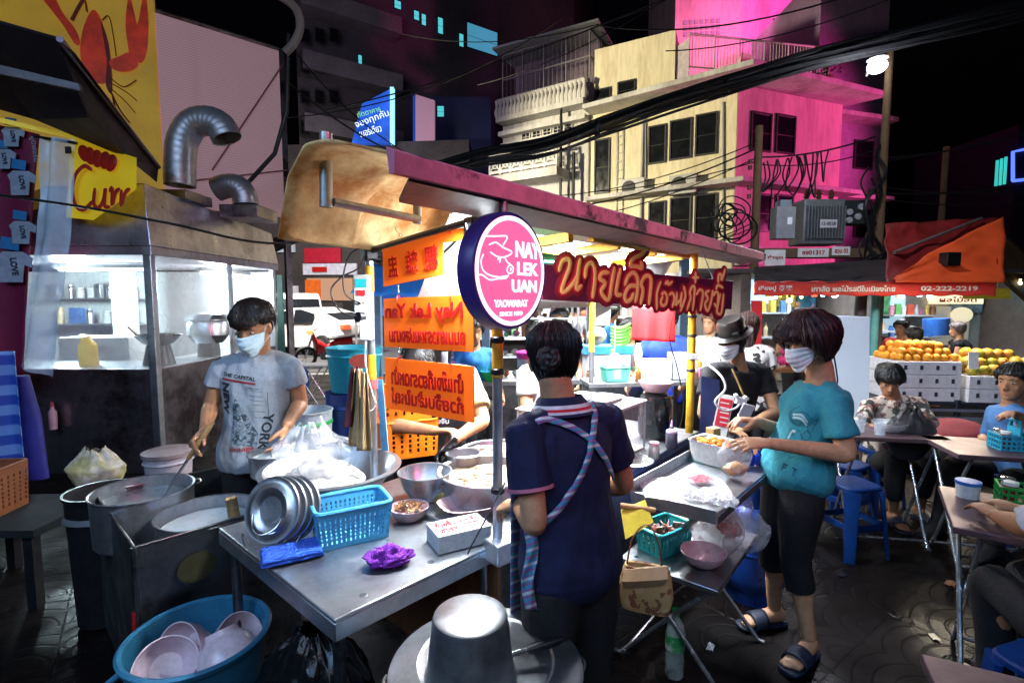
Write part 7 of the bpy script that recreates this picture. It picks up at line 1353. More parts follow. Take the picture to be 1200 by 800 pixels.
t=T('rear_table','narrow table behind the cart carrying the pale green basket and white boxes','table',(.95,3.8,0));block(t,'table_top',[(.55,3.6,0),(1.35,3.7,0),(1.32,4.0,0),(.52,3.9,0)],1.0,1.025,alu)
for p in((.58,3.63),(1.31,3.73),(1.28,3.97),(.55,3.87)):MB().box((p[0],p[1],.5),(.03,.03,1.0)).build('leg',steel_d,t)
for i,(x,y,w_,h_,m,lab)in enumerate(((1.08,3.85,.22,.15,whitep,'white carton right of the pale green basket'),(1.26,3.87,.12,.2,mat('frosted box',(.5,.55,.6),.4),'tall frosted box at the right end of the narrow rear table'))):tag(MB().box((x,y,1.026+h_/2),(w_,.14,h_),rz=.1).build('carton',m,bevel=.008,smooth=0),lab,'box')
gv=P(720,428,3.7);t=T('grey_pouch','grey cloth pouch hanging above the pale green basket','pouch',gv-UP*.1);MB().loft([(gv-UP*.1,V((.05,0,0)),V((0,.015,0))),(gv,V((.055,0,0)),V((0,.022,0))),(gv+UP*.09,V((.03,0,0)),V((0,.012,0)))],20,pw=3).build('pouch',mat('grey green cloth',(.24,.30,.28),.8),t);MB().tube([gv+UP*.09,gv+UP*.33],.002,5).build('string',whitep,t)
rc_=T('red_cloth','bright red cloth hanging beside the yellow far pole','cloth',P(766,398,3.75));mb=MB();mb.grid(lambda u,v:P(741+50*u,398-40*v+3*u,3.75+.015*sin(u*14)*(1-v)),30,12);mb.build('cloth_sheet',mat('bright red cloth',(.80,.012,.015),.7,0,.08,5,.15,90,emit=.12),rc_,solid=.003);MB().tube([P(738,357,3.76),P(794,359,3.76)],.006,6).build('rod',chrome,rc_)
tag(MB().slab([P(694,381,4.0),P(714,381,4.0),P(716,358,4.0),P(697,357,4.0)],.004).build('paper_notice',mat('pale notice paper',(.62,.72,.72),.7)),'blank pale paper notice hanging right of the middle pole','paper')
wg=P(748,415,3.6);tag(MB().loft([(wg-UP*.08,V((.018,0,0)),V((0,.012,0))),(wg,V((.03,0,0)),V((0,.02,0))),(wg+UP*.08,V((.012,0,0)),V((0,.01,0)))],16).build('white_gourd',whitep),'hanging white plastic scoop left of the red cloth','scoop')
goods((1.2,4.9),(1.95,4.97),.905,9,'on the right end of the counter behind the cart','on the back counter end','jbpf',1.,21)
goods((.62,4.55),(1.9,4.72),.905,13,'along the front of the counter behind the cart','along the back counter front','jpf',.8,22)
ar=T('market_arcade','dim market hall with coloured stalls far behind the cart','market hall',(.4,9.8,0))
block(ar,'back_wall',[(-2.1,10.0,0),(2.7,10.0,0),(2.7,10.2,0),(-2.1,10.2,0)],0,2.25,mat('market back wall',(.12,.09,.08),.8,0,.5,1.5,emit=.0))
block(ar,'roof_slab',[(-2.2,7.6,0),(2.8,7.6,0),(2.8,10.2,0),(-2.2,10.2,0)],2.26,2.36,mat('dark shop ceiling',(.08,.07,.07),.8))
for x in(-2.05,-.4,1.2,2.6):MB().box((x,7.8,1.12),(.12,.12,2.24)).build('pillar',mat('blue grey pillar',(.10,.16,.24),.6),ar)
for i,(x0,x1,z0,z1,c_)in enumerate(((-1.95,-1.3,1.7,2.3,(.03,.12,.45)),(-1.2,-.5,1.5,2.1,(.35,.05,.03)),(-.3,.5,1.85,2.3,(.5,.4,.1)),(.6,1.1,1.3,1.9,(.25,.32,.36)),(1.35,2.0,1.6,2.2,(.45,.1,.05)),(2.1,2.55,1.2,1.9,(.3,.28,.25)))):MB().box(((x0+x1)/2,9.95,(z0+z1)/2),(x1-x0,.05,z1-z0)).build('panel',mat('market panel %s'%'abcdef'[i],c_,.5,0,.35,2,emit=.35),ar,smooth=0)
for i,z in enumerate((.9,1.3,1.7)):block(ar,'shelf',[(-1.9,9.5,0),(2.5,9.5,0),(2.5,9.9,0),(-1.9,9.9,0)],z-.03,z,mat('pale shelf',(.4,.42,.45),.5));goods((-1.8,9.65),(2.4,9.65),z,22,'on the %s shelf of the distant market hall'%('lowest','middle','top')[i],'on the %s market hall shelf'%('lowest','middle','top')[i],'jbpf',1.3,30+i)
q=(-.75,7.5);t=T('blue_canopy','small blue canvas canopy in front of the market hall','canopy',(-1.4,7.3,0));mb=MB();mb.grid(lambda u,v:V((-2.1+1.5*u,7.7-.9*v,2.15-.45*v-.03*sin(u*pi)+.02*sin(u*22)*v)),24,8);mb.build('canvas',mat('blue canvas',(.02,.16,.55),.7,emit=.1),t,solid=.004);[MB().tube([(x,6.82,0),(x,6.82,1.72)],.015,6).build('post',pipe_m,t)for x in(-2.08,-.62)]
rn=random.Random(66);bcm=[lamp_m('market bulb %s'%n_,c_,5.)for n_,c_ in(('white',(.9,.97,1.)),('warm',(1.,.78,.42)),('cyan',(.4,.85,1.)))]
for i in range(34):
 if i<20:x,y,z=rn.uniform(-1.9,2.6),rn.uniform(7.7,9.4),rn.uniform(1.75,2.15)
 else:x,y,z=rn.uniform(3.4,8.4),rn.uniform(7.3,8.4),rn.uniform(1.62,1.86)
 k=i%3;t=tag(MB().ball((x,y,z),rn.uniform(.02,.035),10,8).lathe([(.012,.02),(.014,.06),(0,.06)],(x,y,z),8).build('light_bulb',bcm[k]),('bright white','warm yellow','pale cyan')[k]+' bare bulb hanging in the distant market stalls','bulb',('white','yellow','cyan')[k]+' bulbs in the distant market')
def LIGHTS2():
 for i,(x,y,z,p,c_)in enumerate(((4.2,7.7,1.93,55,(.8,.93,1)),(6.,7.7,1.93,50,(.9,.95,1)),(8.2,7.8,1.93,14,(.4,.9,1.)),(0.2,8.6,2.18,190,(1,.95,.86)),(1.9,8.6,2.18,150,(1,.92,.8)),(-1.4,8.6,2.18,60,(.8,.9,1)))):light('shop lamp','AREA',(x,y,z),p,c_,1.,.4,to=(x,y+.12,0))
 light('back stall lamp','AREA',(.7,4.6,2.3),250,(.94,.98,1),1.4,.12,to=(.7,4.7,0))
 light('fruit lamp','AREA',(4.6,5.4,1.95),60,(1,.88,.66),.8,.3,to=(4.6,5.25,.9))
 light('diner lamp','AREA',(2.6,4.3,2.6),12,(.95,.85,.9),.8,.2,to=(2.6,3.6,.7))
#  kitchen booth at the left
BX,BY,BX0,BD=-3.27,4.67,-5.5,7.1
hood_m=mat('mauve grey hood steel',(.60,.57,.64),.33,.85,.2,2.2,.15,12,col2=(.36,.33,.37),thr=.57)
bo=T('kitchen_booth','stainless glazed kitchen booth with a dark steel hood at the left','kitchen booth',(-3.9,5.8,0))
def bbox(nm,lo,hi,m=booth_m,bev=.006,par=bo):
 return MB().box([(a+b)/2 for a,b in zip(lo,hi)],[b-a for a,b in zip(lo,hi)]).build(nm,m,par,smooth=0,bevel=bev)
bbox('lower_panel',(BX0,BY,.0),(BX-.03,BY+.03,.985));bbox('lower_panel',(BX-.03,BY+.06,.0),(BX,BD,.985));bbox('counter',(BX0+.03,BY+.035,.95),(BX-.035,BY+.75,.985),steel)
bbox('corner_post',(BX-.06,BY-.01,0),(BX+.01,BY+.06,2.04),steel);bbox('post',(BX-.05,BD-.06,0),(BX+.008,BD+.01,2.1),steel);bbox('post',(BX-.04,5.98,.985),(BX+.004,6.03,2.02),steel);bbox('post',(BX0,BY-.005,0),(BX0+.05,BY+.045,2.02),steel)
bbox('door_edge',(BX0+.62,BY-.003,.0),(BX0+.625,BY-.0005,.98),black_m,0)
MB().add([(BX0+.05,BY+.015,.985),(BX-.06,BY+.015,.985),(BX-.06,BY+.015,2.02),(BX0+.05,BY+.015,2.02)],[(0,1,2,3)]).build('window_pane',steamed,bo,smooth=0)
for y0,y1 in((BY+.06,5.98),(6.03,BD-.06)):MB().add([(BX-.02,y0,.985),(BX-.02,y1,.985),(BX-.02,y1,2.02),(BX-.02,y0,2.02)],[(0,1,2,3)]).build('window_pane',steamed,bo,smooth=0)
lo=[(BX0-.1,BY-.04,2.02),(BX+.04,BY-.04,2.02),(BX+.04,BD+.05,2.02),(BX0-.1,BD+.05,2.02)];mid=[(x,y,2.10)for x,y,z in lo]
hi=[(-4.35,BY+.22,2.68),(BX-.02,BY+.0,2.66),(BX-.02,BD,2.52),(-4.35,BD-.3,2.6)]
MB().hexa(lo,mid).build('hood_rim',hood_m,bo,smooth=0,bevel=.006);MB().hexa([(x,y,z+.002)for x,y,z in mid],hi).build('hood',hood_m,bo,smooth=0,bevel=.008)
bbox('back_wall',(-7.0,BD+.02,0),(BX-.06,BD+.05,2.0),mat('white tiled wall',(.68,.72,.74),.4,0,.08,3));bbox('side_wall',(-7.0,5.2,0),(-6.95,BD,2.0),mat('white tiled wall',(.6,.6,.6)));bbox('inner_wall',(-4.88,6.25,.0),(-4.62,6.35,2.0),pattern('white slatted shutter','corrugated',((.5,.58,.6),(.75,.82,.84)),9,.5))
t=T('wok_station','black wok on a gas ring behind the booth glass','wok',(-3.48,5.0,.987));MB().lathe([(0,.17),(.05,.172),(.13,.21),(.2,.29),(.205,.292),(.2,.297),(.12,.22),(0,.18)],(-3.48,5.02,.987),36).build('wok_pan',mat('seasoned iron',(.02,.018,.017),.45,.6),t);MB().lathe([(.11,0),(.14,0),(.10,.19),(.08,.19),(.11,0)],(-3.48,5.02,.987),24,cap=False).build('gas_ring',black_m,t);MB().tube([(-3.6,4.98,1.22),(-3.72,4.95,1.36)],.011,8).build('handle',wood,t)
for i,(x,y,r,h,lab)in enumerate(((-3.42,5.75,.21,.25,'large round steel pot nearer the corner behind the side glass'),(-3.4,6.5,.22,.3,'far steel pot behind the side glass'))):
 t=T('steam_pot',lab,'pot',(x,y,1.1));MB().lathe([(0,0),(r*.7,0),(r,h*.35),(r,h*.8),(r*.9,h),(r+.012,h+.005),(r+.012,h+.015),(r*.8,h+.07),(.03,h+.09),(0,h+.09)],(x,y,1.14),36).build('pot_body',steel,t);MB().lathe([(r*.5,0),(r*.55,0),(r*.5,.15),(r*.45,.15),(r*.5,0)],(x,y,.989),24,cap=False).build('burner',black_m,t)
bbox('pot_bench',(-3.75,5.45,.95),(-3.06-.25,BD-.1,.986),steel)
q=V((-4.12,4.95,.987));t=T('yellow_can','yellow plastic oil can behind the front glass of the booth','can',q);MB().loft([(q,V((.075,0,0)),V((0,.05,0))),(q+UP*.2,V((.075,0,0)),V((0,.05,0))),(q+UP*.25,V((.03,0,0)),V((0,.03,0))),(q+UP*.28,V((.025,0,0)),V((0,.025,0)))],28,pw=4).build('can_body',mat('yellow oil can',(.80,.55,.02),.35,emit=.15),t);MB().tube([q+V((-.05,0,.22)),q+V((-.07,0,.29)),q+V((.0,0,.3))],.01,8).build('handle',mat('yellow oil can',(1,1,1)),t)
t=T('white_cooker','white enamel rice warmer behind the yellow can','cooker',(-3.9,5.5,.4));MB().box((-4.45,5.62,1.08),(.75,.4,.28)).build('cabinet',mat('white enamel',(.7,.75,.77),.35),t,bevel=.01);MB().box((-4.36,5.417,1.1),(.12,.006,.05)).build('latch',greyp,t)
MB().box((-4.45,5.62,.47),(.73,.38,.92)).build('cabinet_base',greyp,t)
sm=T('shelf_goods','steel shelf of bowls and packets inside the booth','shelf',(-4.2,6.9,1.3));
for z in(1.28,1.62):bbox('shelf_board',(-6.2,6.75,z),(-5.0,7.05,z+.02),steel,0,sm)
goods((-6.1,6.85),(-5.1,6.85),1.302,7,'on the shelf inside the steamed booth','inside the booth','jp',1.2,51,[gm_[3],gm_[6],steel,gm_[4]]);goods((-6.1,6.85),(-5.1,6.85),1.642,7,'on the upper shelf inside the steamed booth','high inside the booth','jp',1.2,52,[gm_[3],gm_[6],steel,gm_[3]])
t=T('work_light','bright lit fluorescent tube under the booth hood','lamp',(-3.9,5.9,1.97));MB().cyl((-5.0,5.7,1.95),(-4.0,5.7,1.95),.016,n=10).build('tube',tube_em,t);MB().box((-4.5,5.7,1.985),(1.1,.06,.04)).build('housing',whitep,t)
t=T('work_light','second lit tube running along the side glass of the booth','lamp',(-3.5,6.4,1.97));MB().cyl((-3.55,5.9,1.93),(-3.55,6.9,1.93),.016,n=10).build('tube',tube_em,t);MB().box((-3.55,6.4,1.965),(.06,1.1,.04)).build('housing',whitep,t)
def elbow(label,pts,r,Y,base=None):
 t=T('exhaust_duct',label,'duct',base or pts[0]);q=cr(pts,9);mb=MB();k=len(q);mb.tube(q,[r*(1+.018*((i%3)==0))for i in range(k)],28,cap=False);mb.build('duct_pipe',mat('galvanised duct',(.55,.53,.55),.4,.75,.2,6,.1,30),t,smooth=60,solid=.006);d=(V(q[-1])-V(q[-2])).normalized();return t
elbow('tall galvanised exhaust duct elbow on the booth hood',[P(211,218,5.4),P(211,190,5.4),P(214,165,5.4),P(226,146,5.4),P(243,142,5.4),P(258,148,5.4),P(266,163,5.4)],.142,5.4)
elbow('short galvanised duct stub behind the tall exhaust elbow',[P(288,240,6.0),P(286,228,6.0),P(278,219,6.0),P(266,218,6.0),P(254,222,6.0)],.13,6.0)
MB().box((P(205,215,5.4).x,5.4,2.66),(.5,.45,.1)).build('duct_collar',booth_m,bo,bevel=.008);q=P(292,240,6.0);MB().box((q.x,6.0,2.6),(.42,.5,.14)).build('duct_collar',booth_m,bo,bevel=.008)
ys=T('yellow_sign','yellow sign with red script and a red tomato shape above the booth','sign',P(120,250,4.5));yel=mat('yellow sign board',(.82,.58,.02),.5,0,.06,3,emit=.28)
MB().slab([P(79,255,4.55),P(110,258,4.5),P(160,222,4.4),P(160,185,4.4),P(84,160,4.55)],.01).build('board',yel,ys,smooth=0)
X=frame(P(118,226,4.44),P(160,226,4.40)-P(84,226,4.5),UP);scr=mat('red script paint',(.62,.04,.02),.5)
strokes([[(107,200),(98,196),(86,206),(81,224),(85,241),(95,245),(107,236)],[(111,222),(109,238),(115,243),(122,234),(125,221),(123,240),(129,242)],[(131,224),(134,221),(133,240),(138,226),(143,222)],[(146,224),(145,240),(151,226),(156,222)]],X,.018,4.45/600,4.45/600,118,226,flat=.2,lift=.004).build('script_lettering',scr,ys)
mb=MB();mb.X=X;[mb.ball(((px-118)*4.45/600,(226-py)*4.45/600,.006),(.055,.075,.012),14,10,M=MX.Rotation(a,3,'Z'))for px,py,a in((99,182,.5),(107,185,.2),(116,188,0),(126,190,-.2),(134,193,-.45))];mb.build('tomato_shape',mat('tomato red print',(.70,.03,.015),.4),ys)
bb=T('billboard','huge yellow billboard with a red lobster high above the booth','billboard',(-6,6.6,2.5));L0,L1=V((-8.6,5.3,0)),V((-4.67,7.0,0));xd=(L1-L0).normalized();zn=V((xd.y,-xd.x,0))
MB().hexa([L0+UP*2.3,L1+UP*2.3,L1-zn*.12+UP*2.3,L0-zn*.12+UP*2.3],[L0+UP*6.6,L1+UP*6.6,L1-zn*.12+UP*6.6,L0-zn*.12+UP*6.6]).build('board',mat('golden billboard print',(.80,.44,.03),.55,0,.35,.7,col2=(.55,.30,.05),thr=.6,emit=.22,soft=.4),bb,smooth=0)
lobr=mat('lobster red print',(.68,.045,.012),.45,0,.4,4,emit=.14);lobd=mat('lobster dark print',(.24,.012,.01),.5,0,.4,4)
def bp_(px,py,lift=.02):return on(px,py,L0+zn*lift,L1+zn*lift)
def blob(name,outline,m,lift):
 q=cr(outline,5,True);pts=[bp_(x,y,lift)for x,y in q];c=sum(pts,V((0,0,0)))/len(pts);k=len(pts);return MB().add([c]+pts,[(0,i+1,(i+1)%k+1)for i in range(k)]).build(name,m,bb,smooth=0)
blob('lobster_body',[(108,12),(97,35),(94,65),(102,88),(116,98),(126,95),(128,75),(124,45),(118,22)],lobr,.02);blob('lobster_shade',[(118,24),(122,50),(126,80),(124,100),(131,110),(131,85),(127,50)],lobd,.024)
blob('lobster_claw',[(152,-6),(147,25),(150,55),(153,66),(165,74),(172,60),(174,30),(172,2),(168,-6),(160,30)],lobr,.02);blob('lobster_claw',[(48,-5),(60,12),(74,30),(88,52),(94,50),(88,34),(74,16),(62,-5)],lobr,.02);blob('lobster_joint',[(128,72),(140,66),(152,62),(162,76),(150,84),(134,82)],lobr,.026)
lg=MB()
for l in([(130,92),(145,102),(160,94)],[(131,98),(148,108),(160,118)],[(130,104),(146,118),(158,132)],[(130,108),(140,128),(152,144)],[(132,112),(138,138),(150,155)],[(120,24),(128,20),(134,50),(136,66)],[(102,14),(98,0),(84,24)]):lg.tube([bp_(x,y,.03)for x,y in cr(l,5)],.018,6,flat=.3)
lg.build('lobster_legs',lobd,bb)['kind']='stuff'
pwl=T('pink_wall','tall pinkish corrugated screen wall beside the billboard','wall',(-4.1,7.6,1));W0,W1=V((-4.66,7.02,0)),V((-3.52,8.06,0));block(pwl,'screen',[W0,W1,W1+V((-.1,.11,0)),W0+V((-.1,.11,0))],2.9,5.36,pattern('pink corrugated screen','corrugated',((.50,.28,.30),(.62,.36,.38)),9,.6,emit=.26));MB().tube([W0+UP*5.38,W1+UP*5.38],.03,8).build('top_rail',booth_m,pwl);block(pwl,'post',[W1,W1+V((.06,.06,0)),W1+V((0,.12,0)),W1+V((-.06,.06,0))],0,5.4,booth_m)  # faint emission on the screen makes it look more brightly lit
wn2=V((W1.y-W0.y,-(W1.x-W0.x),0)).normalized()
MB().tube([on(331,76,W0,W1)+wn2*.03,on(248,200,W0,W1)+wn2*.03],.012,6).build('seam',mat('seam',(.3,.1,.12),.6),pwl);MB().tube([on(228,212,W0,W1)+wn2*.03,on(336,200,W0,W1)+wn2*.03],.012,6).build('seam',mat('seam',(.3,.1,.12),.6),pwl);MB().tube([P(338,40,7.2),P(336,130,7.2),P(322,180,7.2),P(290,215,7.2)],.03,8).build('drop_cable',cable_m,pwl)
da=T('metal_awning','dark sheet-metal awning with a sloping gutter edge at the upper left','awning',(-4,4,2.6));dm=mat('sooty sheet metal',(.060,.032,.036),.45,.5,.4,3,.3,20)
MB().slab([P(66,46,3.3),P(88,62,3.3),P(186,196,5.2),P(184,214,5.2),P(150,186,4.6),P(104,138,3.8)],.03).build('gutter_plate',dm,da,smooth=0,bevel=.006);MB().tube([P(70,46,3.28),P(186,196,5.18)],.02,8).build('gutter_rim',mat('mauve rim',(.30,.2,.25),.4,.6),da)
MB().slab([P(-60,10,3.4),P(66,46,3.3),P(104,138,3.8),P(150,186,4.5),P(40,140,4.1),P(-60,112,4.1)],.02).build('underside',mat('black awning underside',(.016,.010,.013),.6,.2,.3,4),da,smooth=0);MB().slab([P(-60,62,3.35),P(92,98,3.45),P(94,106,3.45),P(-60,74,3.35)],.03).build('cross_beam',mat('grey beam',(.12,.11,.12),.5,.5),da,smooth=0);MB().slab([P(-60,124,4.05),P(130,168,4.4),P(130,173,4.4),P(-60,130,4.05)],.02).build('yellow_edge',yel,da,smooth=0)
bnr=T('maroon_banner','maroon banner printed with LOVE T-shirts at the left edge','banner',P(20,440,4.3));mar=mat('maroon banner cloth',(.17,.006,.045),.65,0,.12,3,.15,60)
K=[P(-70,440,4.2),P(26,440,4.3),P(48,158,4.3),P(-70,130,4.2)];MB().grid(lambda u,v:K[0].lerp(K[1],u).lerp(K[3].lerp(K[2],u),v)+V((0,.02*sin(u*9+v*3),0)),20,24).build('cloth',mar,bnr,solid=.004)
tw_=mat('pale shirt print',(.32,.36,.44),.7);tb_=mat('blue print',(.02,.20,.45),.7)
for px,py,s_ in((24,214,1.),(25,272,.95),(14,312,1.3),(4,186,.8),(14,160,.8)):
 X=frame(P(px,py,4.235),(1,.05,0),UP)@MX.Rotation(-.15,4,'Z')@MX.Diagonal((s_,s_,1,1));mb=MB();mb.X=X;z=.004
 mb.slab([(-.06,-.11,z),(.075,-.09,z),(.075,.02,z),(.12,.01,z),(.125,.07,z),(.06,.10,z),(-.06,.085,z),(-.1,.04,z),(-.075,.0,z)],.002);mb.build('shirt_shape',tw_,bnr,smooth=0);mb=MB();mb.X=X;mb.box((-.02,.14,z),(.11,.075,.003));mb.build('blue_block',tb_,bnr,smooth=0)
 text('LOVE','lettering',mat('dark print',(.02,.02,.05),.7),X@MX.Translation((.02,.0,.008))@MX.Rotation(-1.35,4,'Z'),W=.11,H=.04,parent=bnr,bold=.03)
text('ยูนิฟอร์ม','lettering',tw_,frame(P(40,175,4.25),(1,.05,0),UP)@MX.Rotation(-1.5,4,'Z'),W=.2,H=.05,parent=bnr)
cu=T('plastic_curtain','long translucent plastic strip curtain hanging before the booth','curtain',P(62,445,3.9));mb=MB();mb.grid(lambda u,v:P(46+38*u-(22-16*u*.3)*v*1.0+3*sin(v*5),162+(268+14*u)*v,3.9)+V((0,.03*sin(u*8+v*2)+.02*noise.noise(V((u*3,v*6,0))),0)),18,50);mb.build('film',plastic_film('milky curtain film',(.62,.76,.86),.8,.2,.4,5),cu,smooth=80);MB().tube([P(40,160,3.92),P(90,168,3.92)],.012,6).build('rail',black_m,cu);MB().box(P(80,176,3.88),(.04,.01,.05)).build('clip',black_m,cu)
tpm=pattern('blue white striped sheet','stripes',((.02,.07,.42),(.16,.30,.66)),2.3,.5)
tag(MB().grid(lambda u,v:P(-40+60*u+14*v*u,412+150*v,3.4)+V((0,.04*sin(u*10),0)),20,24).build('striped_sheet',tpm,solid=.004),'blue and white striped plastic sheet hanging at the left edge','sheet')
tag(MB().loft([(P(30,560,3.5),V((.16,0,0)),V((0,.06,0))),(P(30,490,3.5),V((.10,0,0)),V((0,.06,0))),(P(24,440,3.5),V((.05,0,0)),V((0,.04,0)))],20).build('blue_umbrella',mat('deep blue folded canvas',(.02,.02,.22),.6,0,.2,8,.2)),'folded deep blue canvas standing beside the striped sheet','canvas')
t=T('crate_bench','low dark bench under the orange crate at the left edge','bench',(-2.75,2.75,0));MB().box((-2.78,2.8,.42),(.62,.5,.04)).build('board',mat('dark teal board',(.004,.010,.012),.9),t);[MB().box((-2.78+dx,2.8+dy,.2),(.05,.05,.4)).build('leg',black_m,t)for dx in(-.25,.25)for dy in(-.2,.2)]
basket('orange_crate','faded orange slotted crate on the low bench at the left edge','crate',(-2.96,2.76,.442),R(6),.30,.26,.26,mat('faded orange plastic',(.22,.075,.03),.5,0,.2,6),9,7,1.06)
mb=MB();mb.grid(bagfn(V((-2.62,3.15,.42)),.16,.12,.26,71.,.5,.14),44,24,wrap=True);tag(mb.build('yellowish_bag',mat('pale yellow bag',(.55,.50,.22),.35,0,.25,6,.4,20,col2=(.7,.62,.55),thr=.5),smooth=60),'crumpled pale yellow plastic bag between the orange crate and black tub','plastic bag')
q=P(62,490,4.6);t=T('pink_bottle','small pink spray bottle hanging on the dark booth panel','bottle',q-UP*.1);MB().lathe([(0,-.1),(.03,-.1),(.032,.06),(.014,.09),(.014,.11),(0,.11)],q,18).build('body',mat('dusty pink plastic',(.50,.26,.32),.4),t);MB().lathe([(0,.11),(.017,.11),(.012,.15),(0,.15)],q,14).build('cap',mat('dull red',(.4,.05,.08),.5),t)
#  street at the left
def loftcar(name,label,prof,W,m,loc,rz,wheels,L):
 t=T(name,label,'car',(0,0,0))
 return t
gl=mat('dark car glass',(.01,.012,.015),.08);tyre=mat('tyre rubber',(.015,.015,.016),.7);rim_m=mat('alloy rim',(.55,.56,.58),.3,.9);pw_c=mat('white car paint',(.74,.72,.72),.25,0,.02,3,coat=.6)
def car(label,loc,rz,L=4.5,W=1.76,H=1.48,hood=1.0,kind='sedan',paint=pw_c,tail=True):
 t=T('parked_car' if kind=='sedan' else 'parked_van',label,'car' if kind=='sedan' else 'van',(0,0,0));h=L/2
 low=[(-h,.5),(-h+.05,.32),(-h+.3,.22),(h-.3,.22),(h-.06,.34),(h,.55)]
 if kind=='sedan':top=[(h-.02,.72),(h-.25,.84),(h-1.15,.95),(h-1.85,1.36),(h-2.3,H-.02),(-h+1.7,H),(-h+.9,1.30),(-h+.25,1.08),(-h+.03,.98)]
 else:top=[(h-.02,.85),(h-.2,1.0),(h-.75,1.1),(h-1.5,1.75),(h-1.9,H),(-h+.3,H),(-h+.05,H-.15),(-h,1.0)]
 out=low+top;k=len(out)
 def wy(x,z):f=1-.10*max(0,(z-.9)/(H-.9))**1.2*(1.6)-.10*(abs(x)/h)**5;return W/2*f
 mb=MB();rings=[]
 vs=[];fs=[]
 for s_ in(-1,-.86,.86,1):
  for x,z in out:
   e=1-.018*(abs(s_)>.9);vs.append((x*e,wy(x,z)*s_,(z-.8)*e+.8))
 for r_ in range(3):
  for i in range(k):fs.append((r_*k+i,r_*k+(i+1)%k,(r_+1)*k+(i+1)%k,(r_+1)*k+i))
 fs+=[tuple(range(k))[::-1],tuple(range(3*k,4*k))]
 mb.add(vs,fs);body=mb.build('body',paint,t,world=False,smooth=30,bevel=.03)
 def sidewin(pts,nm):
  for s_ in(-1,1):MB().add([(x,wy(x,z)*s_*1.006+s_*.008,z)for x,z in pts],[tuple(range(len(pts)))]).build(nm,gl,t,world=False,smooth=0)
 if kind=='sedan':
  sidewin([(h-1.35,.98),(h-1.92,1.33),(h-2.3,H-.07),(h-2.45,H-.07),(h-2.45,1.0)],'side_window');sidewin([(h-2.53,1.0),(h-2.53,H-.07),(-h+1.72,H-.06),(-h+1.12,1.28),(-h+1.2,1.04)],'side_window')
  MB().add([(-h+.93,-.6,1.315),(-h+.93,.6,1.315),(-h+.30,.66,1.115),(-h+.30,-.66,1.115)],[(0,1,2,3)]).build('rear_window',gl,t,world=False,smooth=0);MB().add([(h-1.2,-.66,.99),(h-1.2,.66,.99),(h-1.84,.58,1.37),(h-1.84,-.58,1.37)],[(0,1,2,3)]).build('windscreen',gl,t,world=False,smooth=0)
 else:
  sidewin([(h-.95,1.15),(h-1.55,1.72),(h-1.6,1.15)],'side_window');sidewin([(h-1.7,1.15),(h-1.75,H-.15),(-h+.25,H-.15),(-h+.2,1.15)],'side_window');MB().add([(-h-.008,-.7,1.15),(-h-.008,.7,1.15),(-h+.04,.62,H-.2),(-h+.04,-.62,H-.2)],[(0,1,2,3)]).build('rear_window',gl,t,world=False,smooth=0)
 for x in(h-.85,-h+.85):
  for s_ in(-1,1):
   w_=MB();c=V((x,s_*(W/2-.09),.33));M3=MX.Rotation(R(90)*-s_,3,'X');w_.lathe([(0,-.09),(.28,-.09),(.32,-.06),(.33,0),(.32,.085),(.28,.1),(.22,.1),(.2,.07),(0,.07)],c,30,M=M3);wo_=w_.build('wheel',tyre,t,world=False);r_=MB();r_.lathe([(0,.085),(.05,.09),(.06,.075),(.19,.08),(.215,.1),(.215,.072),(0,.072)],c,24,M=M3)
   for j in range(5):a=j*2*pi/5;r_.box(c+M3@V((.12*cos(a),.12*sin(a),.088)),(.17,.045,.02)if False else(.05,.05,.02))
   r_.build('rim',rim_m,wo_,world=False)
 tl=lamp_m('lit tail lamp',(1.,.08,.03),1.6)
 for s_ in(-1,1):MB().box((-h+.07,s_*(W/2-.2),.92 if kind=='sedan' else 1.05),(.16,.30,.14)).build('tail_lamp',tl,t,world=False,bevel=.02);MB().box((h-.12,s_*(W/2-.25),.70),(.2,.34,.12)).build('headlight',mat('headlamp lens',(.7,.72,.75),.1),t,world=False,bevel=.02);MB().box((h-1.55,s_*(W/2+.06),1.02),(.12,.16,.1)).build('mirror',paint,t,world=False,bevel=.02)
 MB().box((-h-.005,0,.80),(.02,.36,.13)).build('number_plate',whitep,t,world=False);MB().box((-h+.03,0,.42),(.1,W-.24,.22)).build('bumper',mat('grey bumper',(.35,.35,.36),.5),t,world=False,bevel=.03)
 t.location=loc;t.rotation_euler=(0,0,rz);return t
car('white sedan waiting on the road behind the man in grey',(-6.7,16.8,-.12),R(156));car('white van ahead of the sedan, mostly hidden by the booth',(-9.0,20.4,-.12),R(126),4.9,1.8,1.95,kind='van')
mbk=T('motorbike','small red motorbike parked beside the white sedan','motorbike',(0,0,0));rb=mat('red motorbike paint',(.55,.015,.02),.3,coat=.5)
for x in(-.6,.62):w_=MB().lathe([(.20,-.04),(.25,-.045),(.285,0),(.25,.045),(.20,.04),(.20,-.04)],(x,0,.285),28,M=MX.Rotation(R(90),3,'X'),cap=False).build('wheel',tyre,mbk,world=False);r_=MB();[r_.tube([(x,0,.285),(x+.21*cos(a),0,.285+.21*sin(a))],.008,5)for a in[k*pi/4 for k in range(8)]];r_.build('spokes',chrome,w_,world=False)
